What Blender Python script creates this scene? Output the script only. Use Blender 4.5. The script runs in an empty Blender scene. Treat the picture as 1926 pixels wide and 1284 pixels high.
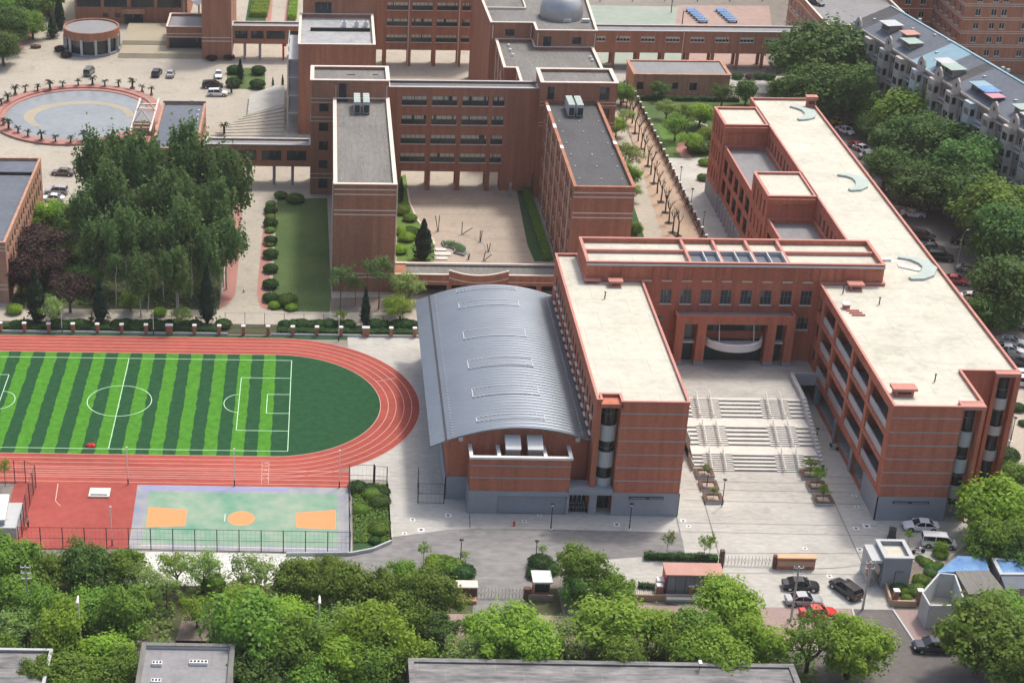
import bpy, math, random
from mathutils import Vector, Matrix
R = math.radians
random.seed(7)
sc = bpy.context.scene
col = sc.collection

# ---------------------------------------------------------------- camera
PITCH, YAW, ROLL = R(26.29338), R(-1.042797), R(0.2825836)
FPX, CX, CY, CAMH = 3297.82, 546.55, 642.0, 128.0
_cp, _sp = math.cos(PITCH), math.sin(PITCH)
_f = Vector((math.sin(YAW)*_cp, math.cos(YAW)*_cp, -_sp))
_r = Vector((math.cos(YAW), -math.sin(YAW), 0))
_u = _r.cross(_f)
_c, _s = math.cos(ROLL), math.sin(ROLL)
RT, UP, FW = _c*_r+_s*_u, -_s*_r+_c*_u, _f
cam = bpy.data.cameras.new('camera'); camo = bpy.data.objects.new('camera', cam); col.objects.link(camo)
camo.matrix_world = Matrix(((RT.x, UP.x, -FW.x, 0), (RT.y, UP.y, -FW.y, 0), (RT.z, UP.z, -FW.z, CAMH), (0, 0, 0, 1)))
cam.sensor_width = 36; cam.lens = 36*FPX/1926
cam.shift_x = (963-CX)/1926
cam.clip_start = 1; cam.clip_end = 5000
sc.camera = camo

# ---------------------------------------------------------------- sky, sun, exposure
SUN = Vector((0.35, 0.43, 1.0)).normalized()
w = bpy.data.worlds.new('World'); sc.world = w; w.use_nodes = True
nt = w.node_tree; bg = nt.nodes['Background']
sky = nt.nodes.new('ShaderNodeTexSky'); sky.sky_type = 'NISHITA'; sky.sun_disc = False
sky.sun_elevation = math.asin(SUN.z); sky.sun_rotation = math.atan2(SUN.x, SUN.y)
sky.air_density = 1.0; sky.dust_density = 5.0; sky.ozone_density = 0.3
nt.links.new(sky.outputs[0], bg.inputs[0]); bg.inputs[1].default_value = 0.15
sl = bpy.data.lights.new('sun', 'SUN'); sl.energy = 2.0; sl.angle = R(7.0); sl.color = (1, 0.95, 0.88)
so = bpy.data.objects.new('sun', sl); col.objects.link(so)
so.rotation_euler = SUN.to_track_quat('Z', 'Y').to_euler()
sc.render.engine = 'CYCLES'
sc.view_settings.view_transform = 'Standard'; sc.view_settings.look = 'None'
sc.view_settings.exposure = 0.38; sc.view_settings.gamma = 1
sc.cycles.max_bounces = 5; sc.cycles.diffuse_bounces = 3; sc.cycles.transparent_max_bounces = 8

# ---------------------------------------------------------------- survey: where a sight line meets height z
def ray(x, y):
    return RT*((x-CX)/FPX) + UP*(-(y-CY)/FPX) + FW
def G(x, y, z=0.0):
    d = ray(x, y); t = (z-CAMH)/d.z
    return (d.x*t, d.y*t)
ZB = {'z1':(0,0,3.439),'z2':(540,0,3.439),'z3':(1000,0,3.852),'z4':(1426,0,3.852),'z5':(0,280,3.379),'z6':(480,280,3.3207),'z7':(1000,180,3.378),'z8':(1400,180,3.378),'a1':(0,600,2.791),'a2':(460,620,2.9185),'a3':(780,500,2.5685),'a4':(1200,420,2.6529),'a5':(1240,660,2.8076),'a6':(0,960,2.9182),'a7':(600,960,2.9182),'a8':(1200,960,2.6529),'b1':(1590,0,5.732),'b2':(1760,180,5.349),'b3':(1560,200,4.586),'b4':(1726,440,4.94),'b5':(1780,680,5.836),'b6':(1600,960,5.35),'b7':(100,0,5.35),'b8':(0,800,4.939),'c1':(1230,560,5.836),'c2':(1280,720,5.35),'c3':(1500,540,2.918),'c4':(420,0,6.019),'c5':(1130,100,3.565),'c6':(560,440,5.837),'c8':(1180,1030,5.056)}
def g(k, x, y, z=0.0):
    o = ZB[k]; return G(o[0]+x/o[2], o[1]+y/o[2], z)
def GP(pts, z=0.0): return [G(x, y, z) for x, y in pts]
def gP(k, pts, z=0.0): return [g(k, x, y, z) for x, y in pts]
ORD = ['first','second','third','fourth','fifth','sixth','seventh','eighth','ninth','tenth','eleventh','twelfth','thirteenth','fourteenth','fifteenth','sixteenth','seventeenth','eighteenth','nineteenth','twentieth','twenty-first','twenty-second','twenty-third','twenty-fourth','twenty-fifth','twenty-sixth','twenty-seventh','twenty-eighth']

# ---------------------------------------------------------------- materials
def newmat(name):
    m = bpy.data.materials.new(name); m.use_nodes = True
    n = m.node_tree.nodes; b = n['Principled BSDF']; return m, m.node_tree, b
def rgb(c): return (c[0], c[1], c[2], 1)
def plain(name, c, rough=0.7, metal=0.0, var=0.12, scale=0.6, scale2=6.0, bump=0.0, spec=0.3, c2=None, coord='Object', stretch=None):
    """base colour with two scales of uneven weathering"""
    m, t, b = newmat(name); N, L = t.nodes, t.links
    b.inputs['Roughness'].default_value = rough; b.inputs['Metallic'].default_value = metal
    b.inputs['Specular IOR Level'].default_value = spec
    tc = N.new('ShaderNodeTexCoord'); src = tc.outputs[coord]
    if stretch:
        mp = N.new('ShaderNodeMapping'); mp.inputs['Scale'].default_value = stretch; L.new(src, mp.inputs[0]); src = mp.outputs[0]
    n1 = N.new('ShaderNodeTexNoise'); n1.inputs['Scale'].default_value = scale; n1.inputs['Detail'].default_value = 5; L.new(src, n1.inputs[0])
    n2 = N.new('ShaderNodeTexNoise'); n2.inputs['Scale'].default_value = scale2; n2.inputs['Detail'].default_value = 3; L.new(src, n2.inputs[0])
    ad = N.new('ShaderNodeMath'); ad.operation = 'ADD'; L.new(n1.outputs[0], ad.inputs[0]); L.new(n2.outputs[0], ad.inputs[1])
    mr = N.new('ShaderNodeMapRange'); mr.inputs[1].default_value = 0.65; mr.inputs[2].default_value = 1.35; L.new(ad.outputs[0], mr.inputs[0])
    mx = N.new('ShaderNodeMix'); mx.data_type = 'RGBA'
    a = [v*(1-var) for v in c]; d = c2 if c2 else [min(1, v*(1+var)) for v in c]
    mx.inputs[6].default_value = rgb(a); mx.inputs[7].default_value = rgb(d)
    L.new(mr.outputs[0], mx.inputs[0]); L.new(mx.outputs[2], b.inputs['Base Color'])
    if bump:
        bp = N.new('ShaderNodeBump'); bp.inputs['Strength'].default_value = bump; bp.inputs['Distance'].default_value = 0.1
        L.new(n2.outputs[0], bp.inputs['Height']); L.new(bp.outputs[0], b.inputs['Normal'])
    return m
def jointed(m, w_, h_, dark=0.86, thick=0.03):
    t = m.node_tree; N, L = t.nodes, t.links; b = N['Principled BSDF']; src = b.inputs['Base Color'].links[0].from_socket
    tc = N.new('ShaderNodeTexCoord'); bt = N.new('ShaderNodeTexBrick'); bt.offset = 0.35; bt.inputs['Scale'].default_value = 1.0; bt.inputs['Brick Width'].default_value = w_; bt.inputs['Row Height'].default_value = h_
    bt.inputs['Mortar Size'].default_value = thick; bt.inputs['Mortar Smooth'].default_value = 0.3; bt.inputs['Color1'].default_value = (1,1,1,1); bt.inputs['Color2'].default_value = (0.955,0.955,0.965,1); bt.inputs['Mortar'].default_value = (dark,dark,dark,1)
    nz = N.new('ShaderNodeTexNoise'); nz.inputs['Scale'].default_value = 0.6; ad = N.new('ShaderNodeVectorMath'); ad.operation = 'MULTIPLY_ADD'; ad.inputs[1].default_value = (0.25,0.25,0); L.new(tc.outputs['Object'], nz.inputs[0]); L.new(nz.outputs[1], ad.inputs[0]); L.new(tc.outputs['Object'], ad.inputs[2]); L.new(ad.outputs[0], bt.inputs[0])
    mu = N.new('ShaderNodeMix'); mu.data_type = 'RGBA'; mu.blend_type = 'MULTIPLY'; mu.inputs[0].default_value = 1; L.new(src, mu.inputs[6]); L.new(bt.outputs[0], mu.inputs[7])
    n3 = N.new('ShaderNodeTexNoise'); n3.inputs['Scale'].default_value = 0.22; n3.inputs['Detail'].default_value = 8; n3.inputs['Roughness'].default_value = 0.65; L.new(tc.outputs['Object'], n3.inputs[0])
    mr = N.new('ShaderNodeMapRange'); mr.inputs[1].default_value = 0.54; mr.inputs[2].default_value = 0.66; mr.inputs[3].default_value = 1.0; mr.inputs[4].default_value = 0.84; L.new(n3.outputs[0], mr.inputs[0])
    m2 = N.new('ShaderNodeMix'); m2.data_type = 'RGBA'; m2.blend_type = 'MULTIPLY'; m2.inputs[0].default_value = 1; L.new(mu.outputs[2], m2.inputs[6]); L.new(mr.outputs[0], m2.inputs[7]); L.new(m2.outputs[2], b.inputs['Base Color']); return m
def brick(name, c, var=0.1, course=0.0):
    m = plain(name, c, 0.85, var=var, scale=0.12, scale2=1.8, spec=0.15)
    t = m.node_tree; N, L = t.nodes, t.links; b = N['Principled BSDF']
    src = b.inputs['Base Color'].links[0].from_socket
    tc = N.new('ShaderNodeTexCoord'); sp = N.new('ShaderNodeSeparateXYZ'); L.new(tc.outputs['Object'], sp.inputs[0])
    a = N.new('ShaderNodeMath'); a.operation = 'ADD'; L.new(sp.outputs[0], a.inputs[0]); L.new(sp.outputs[1], a.inputs[1])
    cb = N.new('ShaderNodeCombineXYZ'); L.new(a.outputs[0], cb.inputs[0]); L.new(sp.outputs[2], cb.inputs[1])
    bt = N.new('ShaderNodeTexBrick'); bt.inputs['Scale'].default_value = 1.0; bt.inputs['Brick Width'].default_value = 0.5; bt.inputs['Row Height'].default_value = 0.2
    bt.inputs['Mortar Size'].default_value = 0.02; bt.inputs['Color1'].default_value = (1,1,1,1); bt.inputs['Color2'].default_value = (0.86,0.86,0.86,1); bt.inputs['Mortar'].default_value = (0.8,0.8,0.8,1)
    L.new(cb.outputs[0], bt.inputs[0])
    mu = N.new('ShaderNodeMix'); mu.data_type = 'RGBA'; mu.blend_type = 'MULTIPLY'; mu.inputs[0].default_value = 1
    L.new(src, mu.inputs[6]); L.new(bt.outputs[0], mu.inputs[7])
    mp = N.new('ShaderNodeMapping'); mp.inputs['Scale'].default_value = (1.1,1.1,0.07); L.new(tc.outputs['Object'], mp.inputs[0]); n4 = N.new('ShaderNodeTexNoise'); n4.inputs['Scale'].default_value = 1.0; n4.inputs['Detail'].default_value = 4; L.new(mp.outputs[0], n4.inputs[0])
    mr = N.new('ShaderNodeMapRange'); mr.inputs[1].default_value = 0.35; mr.inputs[2].default_value = 0.65; mr.inputs[3].default_value = 0.84; mr.inputs[4].default_value = 1.08; L.new(n4.outputs[0], mr.inputs[0])
    m2 = N.new('ShaderNodeMix'); m2.data_type = 'RGBA'; m2.blend_type = 'MULTIPLY'; m2.inputs[0].default_value = 1; L.new(mu.outputs[2], m2.inputs[6]); L.new(mr.outputs[0], m2.inputs[7]); L.new(m2.outputs[2], b.inputs['Base Color'])
    return m
def leaf(name, c, var=0.42, warm=0.12):
    m, t, b = newmat(name); N, L = t.nodes, t.links
    b.inputs['Roughness'].default_value = 0.6; b.inputs['Specular IOR Level'].default_value = 0.25
    tc = N.new('ShaderNodeTexCoord'); n1 = N.new('ShaderNodeTexNoise'); n1.inputs['Scale'].default_value = 2.2; n1.inputs['Detail'].default_value = 6; n1.inputs['Roughness'].default_value = 0.75; L.new(tc.outputs['Object'], n1.inputs[0])
    mr = N.new('ShaderNodeMapRange'); mr.inputs[1].default_value = 0.32; mr.inputs[2].default_value = 0.68; L.new(n1.outputs[0], mr.inputs[0])
    mx = N.new('ShaderNodeMix'); mx.data_type = 'RGBA'
    mx.inputs[6].default_value = rgb([c[0]*(1-var), c[1]*(1-var*0.8), c[2]*(1-var*0.5)])
    mx.inputs[7].default_value = rgb([min(1, c[0]*(1+var+warm)), c[1]*(1+var), c[2]*(1+var*0.2)])
    L.new(mr.outputs[0], mx.inputs[0])
    oi = N.new('ShaderNodeObjectInfo'); hs = N.new('ShaderNodeHueSaturation')
    m2 = N.new('ShaderNodeMapRange'); m2.inputs[3].default_value = 0.78; m2.inputs[4].default_value = 1.2; L.new(oi.outputs['Random'], m2.inputs[0])
    m3 = N.new('ShaderNodeMapRange'); m3.inputs[3].default_value = 0.485; m3.inputs[4].default_value = 0.512; L.new(oi.outputs['Random'], m3.inputs[0])
    L.new(m2.outputs[0], hs.inputs['Value']); L.new(m3.outputs[0], hs.inputs['Hue']); L.new(mx.outputs[2], hs.inputs['Color'])
    L.new(hs.outputs[0], b.inputs['Base Color'])
    tr = N.new('ShaderNodeBsdfTranslucent'); L.new(hs.outputs[0], tr.inputs[0])
    ms = N.new('ShaderNodeMixShader'); ms.inputs[0].default_value = 0.45
    L.new(b.outputs[0], ms.inputs[1]); L.new(tr.outputs[0], ms.inputs[2]); L.new(ms.outputs[0], N['Material Output'].inputs[0])
    return m
def pane(name, dark=(0.022,0.04,0.045), curtain=(0.52,0.54,0.45), lo=0.5, amount=0.5):
    """glass with curtains drawn behind the upper lights of some windows"""
    m, t, b = newmat(name); N, L = t.nodes, t.links
    b.inputs['Roughness'].default_value = 0.12; b.inputs['Specular IOR Level'].default_value = 0.45
    tc = N.new('ShaderNodeTexCoord'); sp = N.new('ShaderNodeSeparateXYZ'); L.new(tc.outputs['Generated'], sp.inputs[0])
    st = N.new('ShaderNodeMath'); st.operation = 'GREATER_THAN'; st.inputs[1].default_value = lo; L.new(sp.outputs[2], st.inputs[0])
    oi = N.new('ShaderNodeObjectInfo'); ra = N.new('ShaderNodeMath'); ra.operation = 'MULTIPLY'; ra.inputs[1].default_value = 37.0; L.new(oi.outputs['Random'], ra.inputs[0])
    cb = N.new('ShaderNodeCombineXYZ'); L.new(sp.outputs[0], cb.inputs[0]); L.new(ra.outputs[0], cb.inputs[1])
    no = N.new('ShaderNodeTexNoise'); no.inputs['Scale'].default_value = 5; no.inputs['Detail'].default_value = 1; L.new(cb.outputs[0], no.inputs[0])
    gt = N.new('ShaderNodeMath'); gt.operation = 'GREATER_THAN'; gt.inputs[1].default_value = 1-amount; L.new(no.outputs[0], gt.inputs[0])
    mu = N.new('ShaderNodeMath'); mu.operation = 'MULTIPLY'; L.new(st.outputs[0], mu.inputs[0]); L.new(gt.outputs[0], mu.inputs[1])
    mx = N.new('ShaderNodeMix'); mx.data_type = 'RGBA'; mx.inputs[6].default_value = rgb(dark); mx.inputs[7].default_value = rgb(curtain)
    L.new(mu.outputs[0], mx.inputs[0]); L.new(mx.outputs[2], b.inputs['Base Color'])
    return m

M = {}
M['brick_old'] = brick('old_brick', (0.43,0.205,0.130))
M['brick_new'] = brick('new_brick', (0.53,0.190,0.120))
M['brick_pale'] = brick('pale_brick', (0.52,0.29,0.20))
M['brick_orange'] = brick('orange_brick', (0.55,0.25,0.15))
M['coping_red'] = plain('red_coping', (0.50,0.225,0.18), 0.7)
M['trim'] = plain('cream_trim', (0.66,0.58,0.50), 0.7)
M['greystone'] = plain('grey_render', (0.30,0.32,0.35), 0.8, var=0.08)
M['greyband'] = plain('grey_band', (0.36,0.35,0.36), 0.8)
M['white'] = plain('white_paint', (0.72,0.72,0.70), 0.6, var=0.08)
M['whitegrey'] = plain('pale_grey_panel', (0.46,0.48,0.48), 0.7, var=0.08)
M['roof_cream'] = plain('cream_roof_screed', (0.555,0.54,0.45), 0.9, var=0.13, scale=0.12, scale2=0.9)
M['roof_grey'] = plain('grey_bitumen_roof', (0.185,0.18,0.165), 0.85, var=0.22, scale=0.25, scale2=2.2, stretch=(1,0.25,1))
M['roof_dark'] = plain('dark_bitumen_roof', (0.085,0.086,0.09), 0.8, var=0.2, scale=0.2, scale2=2.0, stretch=(1,0.3,1))
M['roof_mid'] = plain('mid_grey_roof', (0.25,0.25,0.255), 0.85, var=0.15, scale=0.2, scale2=1.4)
M['roof_blue'] = plain('blue_grey_roof', (0.12,0.14,0.17), 0.75, var=0.2, scale=0.12, scale2=1.0)
M['concrete'] = plain('pale_concrete', (0.425,0.415,0.375), 0.9, var=0.14, scale=0.12, scale2=1.6, c2=(0.535,0.525,0.475), stretch=(0.5,1.3,1))
M['paving'] = plain('beige_paving', (0.40,0.365,0.30), 0.9, var=0.14, scale=0.07, scale2=1.2)
M['court_paving'] = plain('tan_paving', (0.40,0.34,0.275), 0.9, var=0.13, scale=0.1, scale2=1.5)
M['asphalt'] = plain('asphalt', (0.205,0.20,0.195), 0.9, var=0.25, scale=0.12, scale2=1.2, c2=(0.29,0.285,0.275), stretch=(0.5,1.2,1))
M['asphalt_dark'] = plain('dark_asphalt', (0.135,0.125,0.12), 0.9, var=0.2, scale=0.2, scale2=1.2)
M['pink'] = plain('pink_brick_paving', (0.38,0.19,0.16), 0.9, var=0.12, scale=0.3, scale2=3)
M['sidewalk'] = plain('brick_sidewalk', (0.33,0.245,0.225), 0.9, var=0.16, scale=0.3, scale2=3)
M['soil'] = plain('soil', (0.105,0.085,0.06), 0.95, var=0.4, scale=0.15, scale2=1.5, c2=(0.09,0.11,0.045))
M['brownground'] = plain('brown_ground', (0.20,0.165,0.14), 0.95, var=0.25, scale=0.15, scale2=1.5)
M['lawn'] = plain('lawn_grass', (0.055,0.125,0.035), 0.95, var=0.3, scale=0.12, scale2=2.5, c2=(0.12,0.17,0.055))
M['lawn_deep'] = plain('deep_grass', (0.035,0.085,0.03), 0.95, var=0.35, scale=0.2, scale2=2.5)
M['lawn_bright'] = plain('bright_grass', (0.10,0.19,0.035), 0.95, var=0.3, scale=0.2, scale2=2.5)
M['track'] = plain('red_track', (0.31,0.055,0.038), 0.85, var=0.16, scale=0.12, scale2=1.3, c2=(0.42,0.085,0.06), stretch=(0.5,1.2,1))
M['red_floor'] = plain('red_court', (0.31,0.058,0.045), 0.85, var=0.12, scale=0.12, scale2=0.7, c2=(0.39,0.085,0.068))
M['line'] = plain('lane_line_paint', (0.62,0.42,0.36), 0.8)
M['line_white'] = plain('pitch_line_paint', (0.50,0.75,0.50), 0.8)
M['line_pure'] = plain('white_line_paint', (0.75,0.72,0.66), 0.8)
M['green_court'] = plain('green_court', (0.13,0.33,0.225), 0.85, var=0.12, scale=0.14, scale2=0.45, c2=(0.33,0.38,0.29))
M['blue_court'] = plain('blue_grey_court', (0.22,0.25,0.36), 0.85, var=0.10, scale=0.14, scale2=0.45, c2=(0.38,0.37,0.33))
M['orange_court'] = plain('orange_court', (0.80,0.29,0.12), 0.85, var=0.05)
M['purple_court'] = plain('purple_court', (0.27,0.28,0.45), 0.85, var=0.08)
M['glass'] = pane('school_glass', lo=0.52, amount=0.62)
M['glass_new'] = pane('new_glass', (0.045,0.06,0.07), (0.2,0.21,0.2), 0.5, 0.42)
M['glass_dark'] = pane('dark_glass', (0.015,0.025,0.035), (0.08,0.1,0.11), 0.55, 0.4)
M['glass_green'] = pane('green_glass', (0.03,0.055,0.05), (0.09,0.13,0.12), 0.5, 0.45)
M['glass_flat'] = pane('apartment_glass', (0.03,0.04,0.045), (0.25,0.25,0.22), 0.35, 0.4)
M['frame_dark'] = plain('dark_frame', (0.045,0.045,0.05), 0.5)
M['frame_green'] = plain('grey_green_frame', (0.13,0.17,0.15), 0.5)
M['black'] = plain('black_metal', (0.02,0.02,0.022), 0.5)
M['metal'] = plain('galvanised_metal', (0.45,0.46,0.47), 0.4, metal=0.6)
M['pole_white'] = plain('white_pole_paint', (0.75,0.72,0.68), 0.5)
M['bark'] = plain('bark', (0.13,0.10,0.08), 0.95, var=0.25, scale=2, scale2=8)
M['bark_pale'] = plain('pale_bark', (0.42,0.41,0.36), 0.9, var=0.2, scale=2, scale2=8)
M['bark_dark'] = plain('dark_bark', (0.05,0.04,0.033), 0.95, var=0.25, scale=2, scale2=8)
M['leaf_bright'] = leaf('bright_leaves', (0.24,0.385,0.045))
M['leaf_mid'] = leaf('mid_leaves', (0.165,0.29,0.045))
M['leaf_dark'] = leaf('dark_leaves', (0.10,0.195,0.045))
M['leaf_poplar'] = leaf('poplar_leaves', (0.125,0.215,0.075), warm=0.15)
M['leaf_pale'] = leaf('pale_leaves', (0.26,0.37,0.12))
M['leaf_yellow'] = leaf('yellow_green_leaves', (0.235,0.385,0.05))
M['leaf_plum'] = leaf('plum_leaves', (0.075,0.04,0.04), warm=0.0)
M['leaf_conifer'] = leaf('conifer_needles', (0.018,0.048,0.026), warm=0.0)
M['leaf_palm'] = leaf('palm_fronds', (0.035,0.05,0.03))
M['leaf_hedge'] = leaf('hedge_leaves', (0.045,0.12,0.03))
M['tyre'] = plain('tyre_rubber', (0.015,0.015,0.015), 0.8)
M['rim'] = plain('wheel_rim', (0.5,0.5,0.52), 0.3, metal=0.8)
M['carglass'] = plain('car_glass', (0.012,0.016,0.02), 0.06, spec=0.8, var=0.0)
M['headlight'] = plain('headlight_lens', (0.7,0.7,0.7), 0.1, spec=0.8)
M['taillight'] = plain('tail_lamp_lens', (0.45,0.02,0.02), 0.2)
M['flatwall'] = plain('taupe_wall', (0.27,0.235,0.21), 0.9, var=0.2, scale=0.3, scale2=2)
M['flatbay'] = plain('pale_bay_wall', (0.50,0.46,0.42), 0.85, var=0.12, scale=0.3, scale2=2)
M['flatbay_blue'] = plain('white_blue_bay', (0.50,0.55,0.58), 0.8, var=0.1)
M['sheet_cyan'] = plain('cyan_sheet', (0.22,0.36,0.43), 0.6)
M['sheet_blue'] = plain('blue_sheet', (0.05,0.16,0.45), 0.6, c2=(0.22,0.42,0.62), var=0.2, scale=0.4)
M['sheet_pink'] = plain('pink_sheet', (0.50,0.22,0.27), 0.6)
M['sheet_green'] = plain('pale_green_sheet', (0.30,0.40,0.35), 0.6)
M['red'] = plain('red_paint', (0.6,0.03,0.025), 0.5)
M['skin'] = plain('skin', (0.5,0.3,0.22), 0.6)
M['shirt'] = plain('white_cloth', (0.75,0.75,0.75), 0.8)
M['trousers'] = plain('dark_cloth', (0.03,0.03,0.04), 0.8)
M['pad_green'] = plain('grey_green_pad', (0.40,0.47,0.43), 0.8, var=0.1)
M['tile_pink'] = plain('salmon_roof', (0.48,0.27,0.22), 0.85, var=0.12, scale=0.5)
M['planter_brown'] = plain('brown_planter', (0.13,0.075,0.06), 0.8, var=0.2)
M['pool'] = plain('wet_basin_floor', (0.25,0.27,0.28), 0.25, var=0.15, scale=0.1, scale2=0.6, spec=0.5)
M['cream_paint'] = plain('cream_floor_band', (0.36,0.32,0.23), 0.6, var=0.15, scale=0.2)
M['wood'] = plain('tan_cladding', (0.45,0.32,0.22), 0.8)
M['step_light'] = plain('step_stone', (0.62,0.60,0.54), 0.85, var=0.12, scale=0.6, scale2=3)
M['slab'] = plain('white_slab', (0.60,0.60,0.57), 0.85, var=0.12, scale=0.2, scale2=1.5)
M['ground'] = plain('dry_ground', (0.23,0.21,0.18), 0.95, var=0.2, scale=0.03, scale2=0.5)

jointed(M['roof_cream'],7.5,5.0,0.78,0.05); jointed(M['concrete'],4.0,4.0,0.9,0.04); jointed(M['roof_mid'],3.0,9.0,0.85,0.05); jointed(M['roof_dark'],1.2,12.0,0.8,0.05); jointed(M['roof_grey'],1.0,14.0,0.8,0.05); jointed(M['asphalt'],30,9,0.85,0.05); jointed(M['paving'],3.0,3.0,0.93,0.05); jointed(M['court_paving'],3.0,2.4,0.86,0.06)
M['leaf_street'] = leaf('street_leaves', (0.09,0.19,0.045))
M['glass_kiosk'] = pane('kiosk_glass', (0.16,0.18,0.21), (0.22,0.24,0.26), 0.5, 0.4)
M['roof_cracked'] = plain('patched_bitumen', (0.13,0.13,0.135), 0.85, var=0.3, scale=0.5, scale2=1.7, c2=(0.30,0.295,0.285), stretch=(0.35,1.3,1))
jointed(M['roof_cracked'],9,2.2,1.25,0.05)
M['tan_cap'] = plain('tan_cap_stone', (0.62,0.40,0.24), 0.8)
M['court_dull_green'] = plain('worn_green_court', (0.27,0.36,0.29), 0.85, var=0.1, scale=0.1, scale2=0.5, c2=(0.35,0.37,0.32))
M['court_dull_red'] = plain('worn_red_court', (0.36,0.24,0.20), 0.85, var=0.1, scale=0.1, scale2=0.5, c2=(0.40,0.30,0.26))
M['roof_pale'] = plain('pale_patched_roof', (0.30,0.33,0.35), 0.7, var=0.25, scale=0.4, scale2=1.5, c2=(0.42,0.42,0.41))
M['alley'] = plain('worn_alley_paving', (0.40,0.285,0.225), 0.9, var=0.15, scale=0.3, scale2=2, c2=(0.46,0.35,0.24))
# turf with mown stripes and darker end
def turf():
    m, t, b = newmat('striped_turf'); N, L = t.nodes, t.links
    b.inputs['Roughness'].default_value = 0.9; b.inputs['Specular IOR Level'].default_value = 0.1
    tc = N.new('ShaderNodeTexCoord'); no = N.new('ShaderNodeTexNoise'); no.inputs['Scale'].default_value = 0.55; no.inputs['Detail'].default_value = 3; L.new(tc.outputs['Object'], no.inputs[0])
    sp = N.new('ShaderNodeSeparateXYZ'); L.new(tc.outputs['Object'], sp.inputs[0])
    def mth(op, a, bb, c=None):
        n = N.new('ShaderNodeMath'); n.operation = op
        for i, v in enumerate((a, bb, c)):
            if v is None: continue
            if isinstance(v, (int, float)): n.inputs[i].default_value = v
            else: L.new(v, n.inputs[i])
        return n.outputs[0]
    wob = mth('MULTIPLY_ADD', no.outputs[0], 0.7, -0.35)
    x = mth('ADD', sp.outputs[0], wob)
    ph = mth('MULTIPLY_ADD', x, 1/3.945, (6.9)/3.945+20)       # one light + one dark stripe every 3.95 m
    fr = mth('FRACT', ph, None); light = mth('GREATER_THAN', fr, 0.5)
    inside = mth('LESS_THAN', x, -6.9); light = mth('MULTIPLY', light, inside)
    n2 = N.new('ShaderNodeTexNoise'); n2.inputs['Scale'].default_value = 0.9; n2.inputs['Detail'].default_value = 6; n2.inputs['Roughness'].default_value = 0.7; L.new(tc.outputs['Object'], n2.inputs[0])
    mx = N.new('ShaderNodeMix'); mx.data_type = 'RGBA'; mx.inputs[6].default_value = (0.019,0.075,0.030,1); mx.inputs[7].default_value = (0.068,0.225,0.022,1); L.new(light, mx.inputs[0])
    hs = N.new('ShaderNodeHueSaturation'); L.new(mx.outputs[2], hs.inputs['Color'])
    mr = N.new('ShaderNodeMapRange'); mr.inputs[1].default_value = 0.3; mr.inputs[2].default_value = 0.7; mr.inputs[3].default_value = 0.70; mr.inputs[4].default_value = 1.25; L.new(n2.outputs[0], mr.inputs[0]); L.new(mr.outputs[0], hs.inputs['Value'])
    L.new(hs.outputs[0], b.inputs['Base Color']); return m
M['turf'] = turf()
# ribbed metal for the vault
def ribbed():
    m, t, b = newmat('standing_seam_metal'); N, L = t.nodes, t.links
    b.inputs['Base Color'].default_value = (0.30,0.32,0.35,1); b.inputs['Metallic'].default_value = 0.5; b.inputs['Roughness'].default_value = 0.38
    tc = N.new('ShaderNodeTexCoord'); sp = N.new('ShaderNodeSeparateXYZ'); L.new(tc.outputs['Object'], sp.inputs[0])
    mu = N.new('ShaderNodeMath'); mu.operation = 'MULTIPLY'; mu.inputs[1].default_value = 1/0.85; L.new(sp.outputs[1], mu.inputs[0])
    fr = N.new('ShaderNodeMath'); fr.operation = 'PINGPONG'; fr.inputs[1].default_value = 0.5; L.new(mu.outputs[0], fr.inputs[0])
    mr = N.new('ShaderNodeMapRange'); mr.inputs[1].default_value = 0.0; mr.inputs[2].default_value = 0.22; L.new(fr.outputs[0], mr.inputs[0])
    bp = N.new('ShaderNodeBump'); bp.inputs['Strength'].default_value = 0.5; bp.inputs['Distance'].default_value = 0.09; bp.invert = True
    L.new(mr.outputs[0], bp.inputs['Height']); L.new(bp.outputs[0], b.inputs['Normal'])
    no = N.new('ShaderNodeTexNoise'); no.inputs['Scale'].default_value = 0.25; no.inputs['Detail'].default_value = 4; L.new(tc.outputs['Object'], no.inputs[0])
    mx = N.new('ShaderNodeMix'); mx.data_type = 'RGBA'; mx.inputs[6].default_value = (0.175,0.21,0.25,1); mx.inputs[7].default_value = (0.25,0.285,0.325,1); L.new(no.outputs[0], mx.inputs[0]); L.new(mx.outputs[2], b.inputs['Base Color'])
    return m
M['ribbed'] = ribbed()

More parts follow.
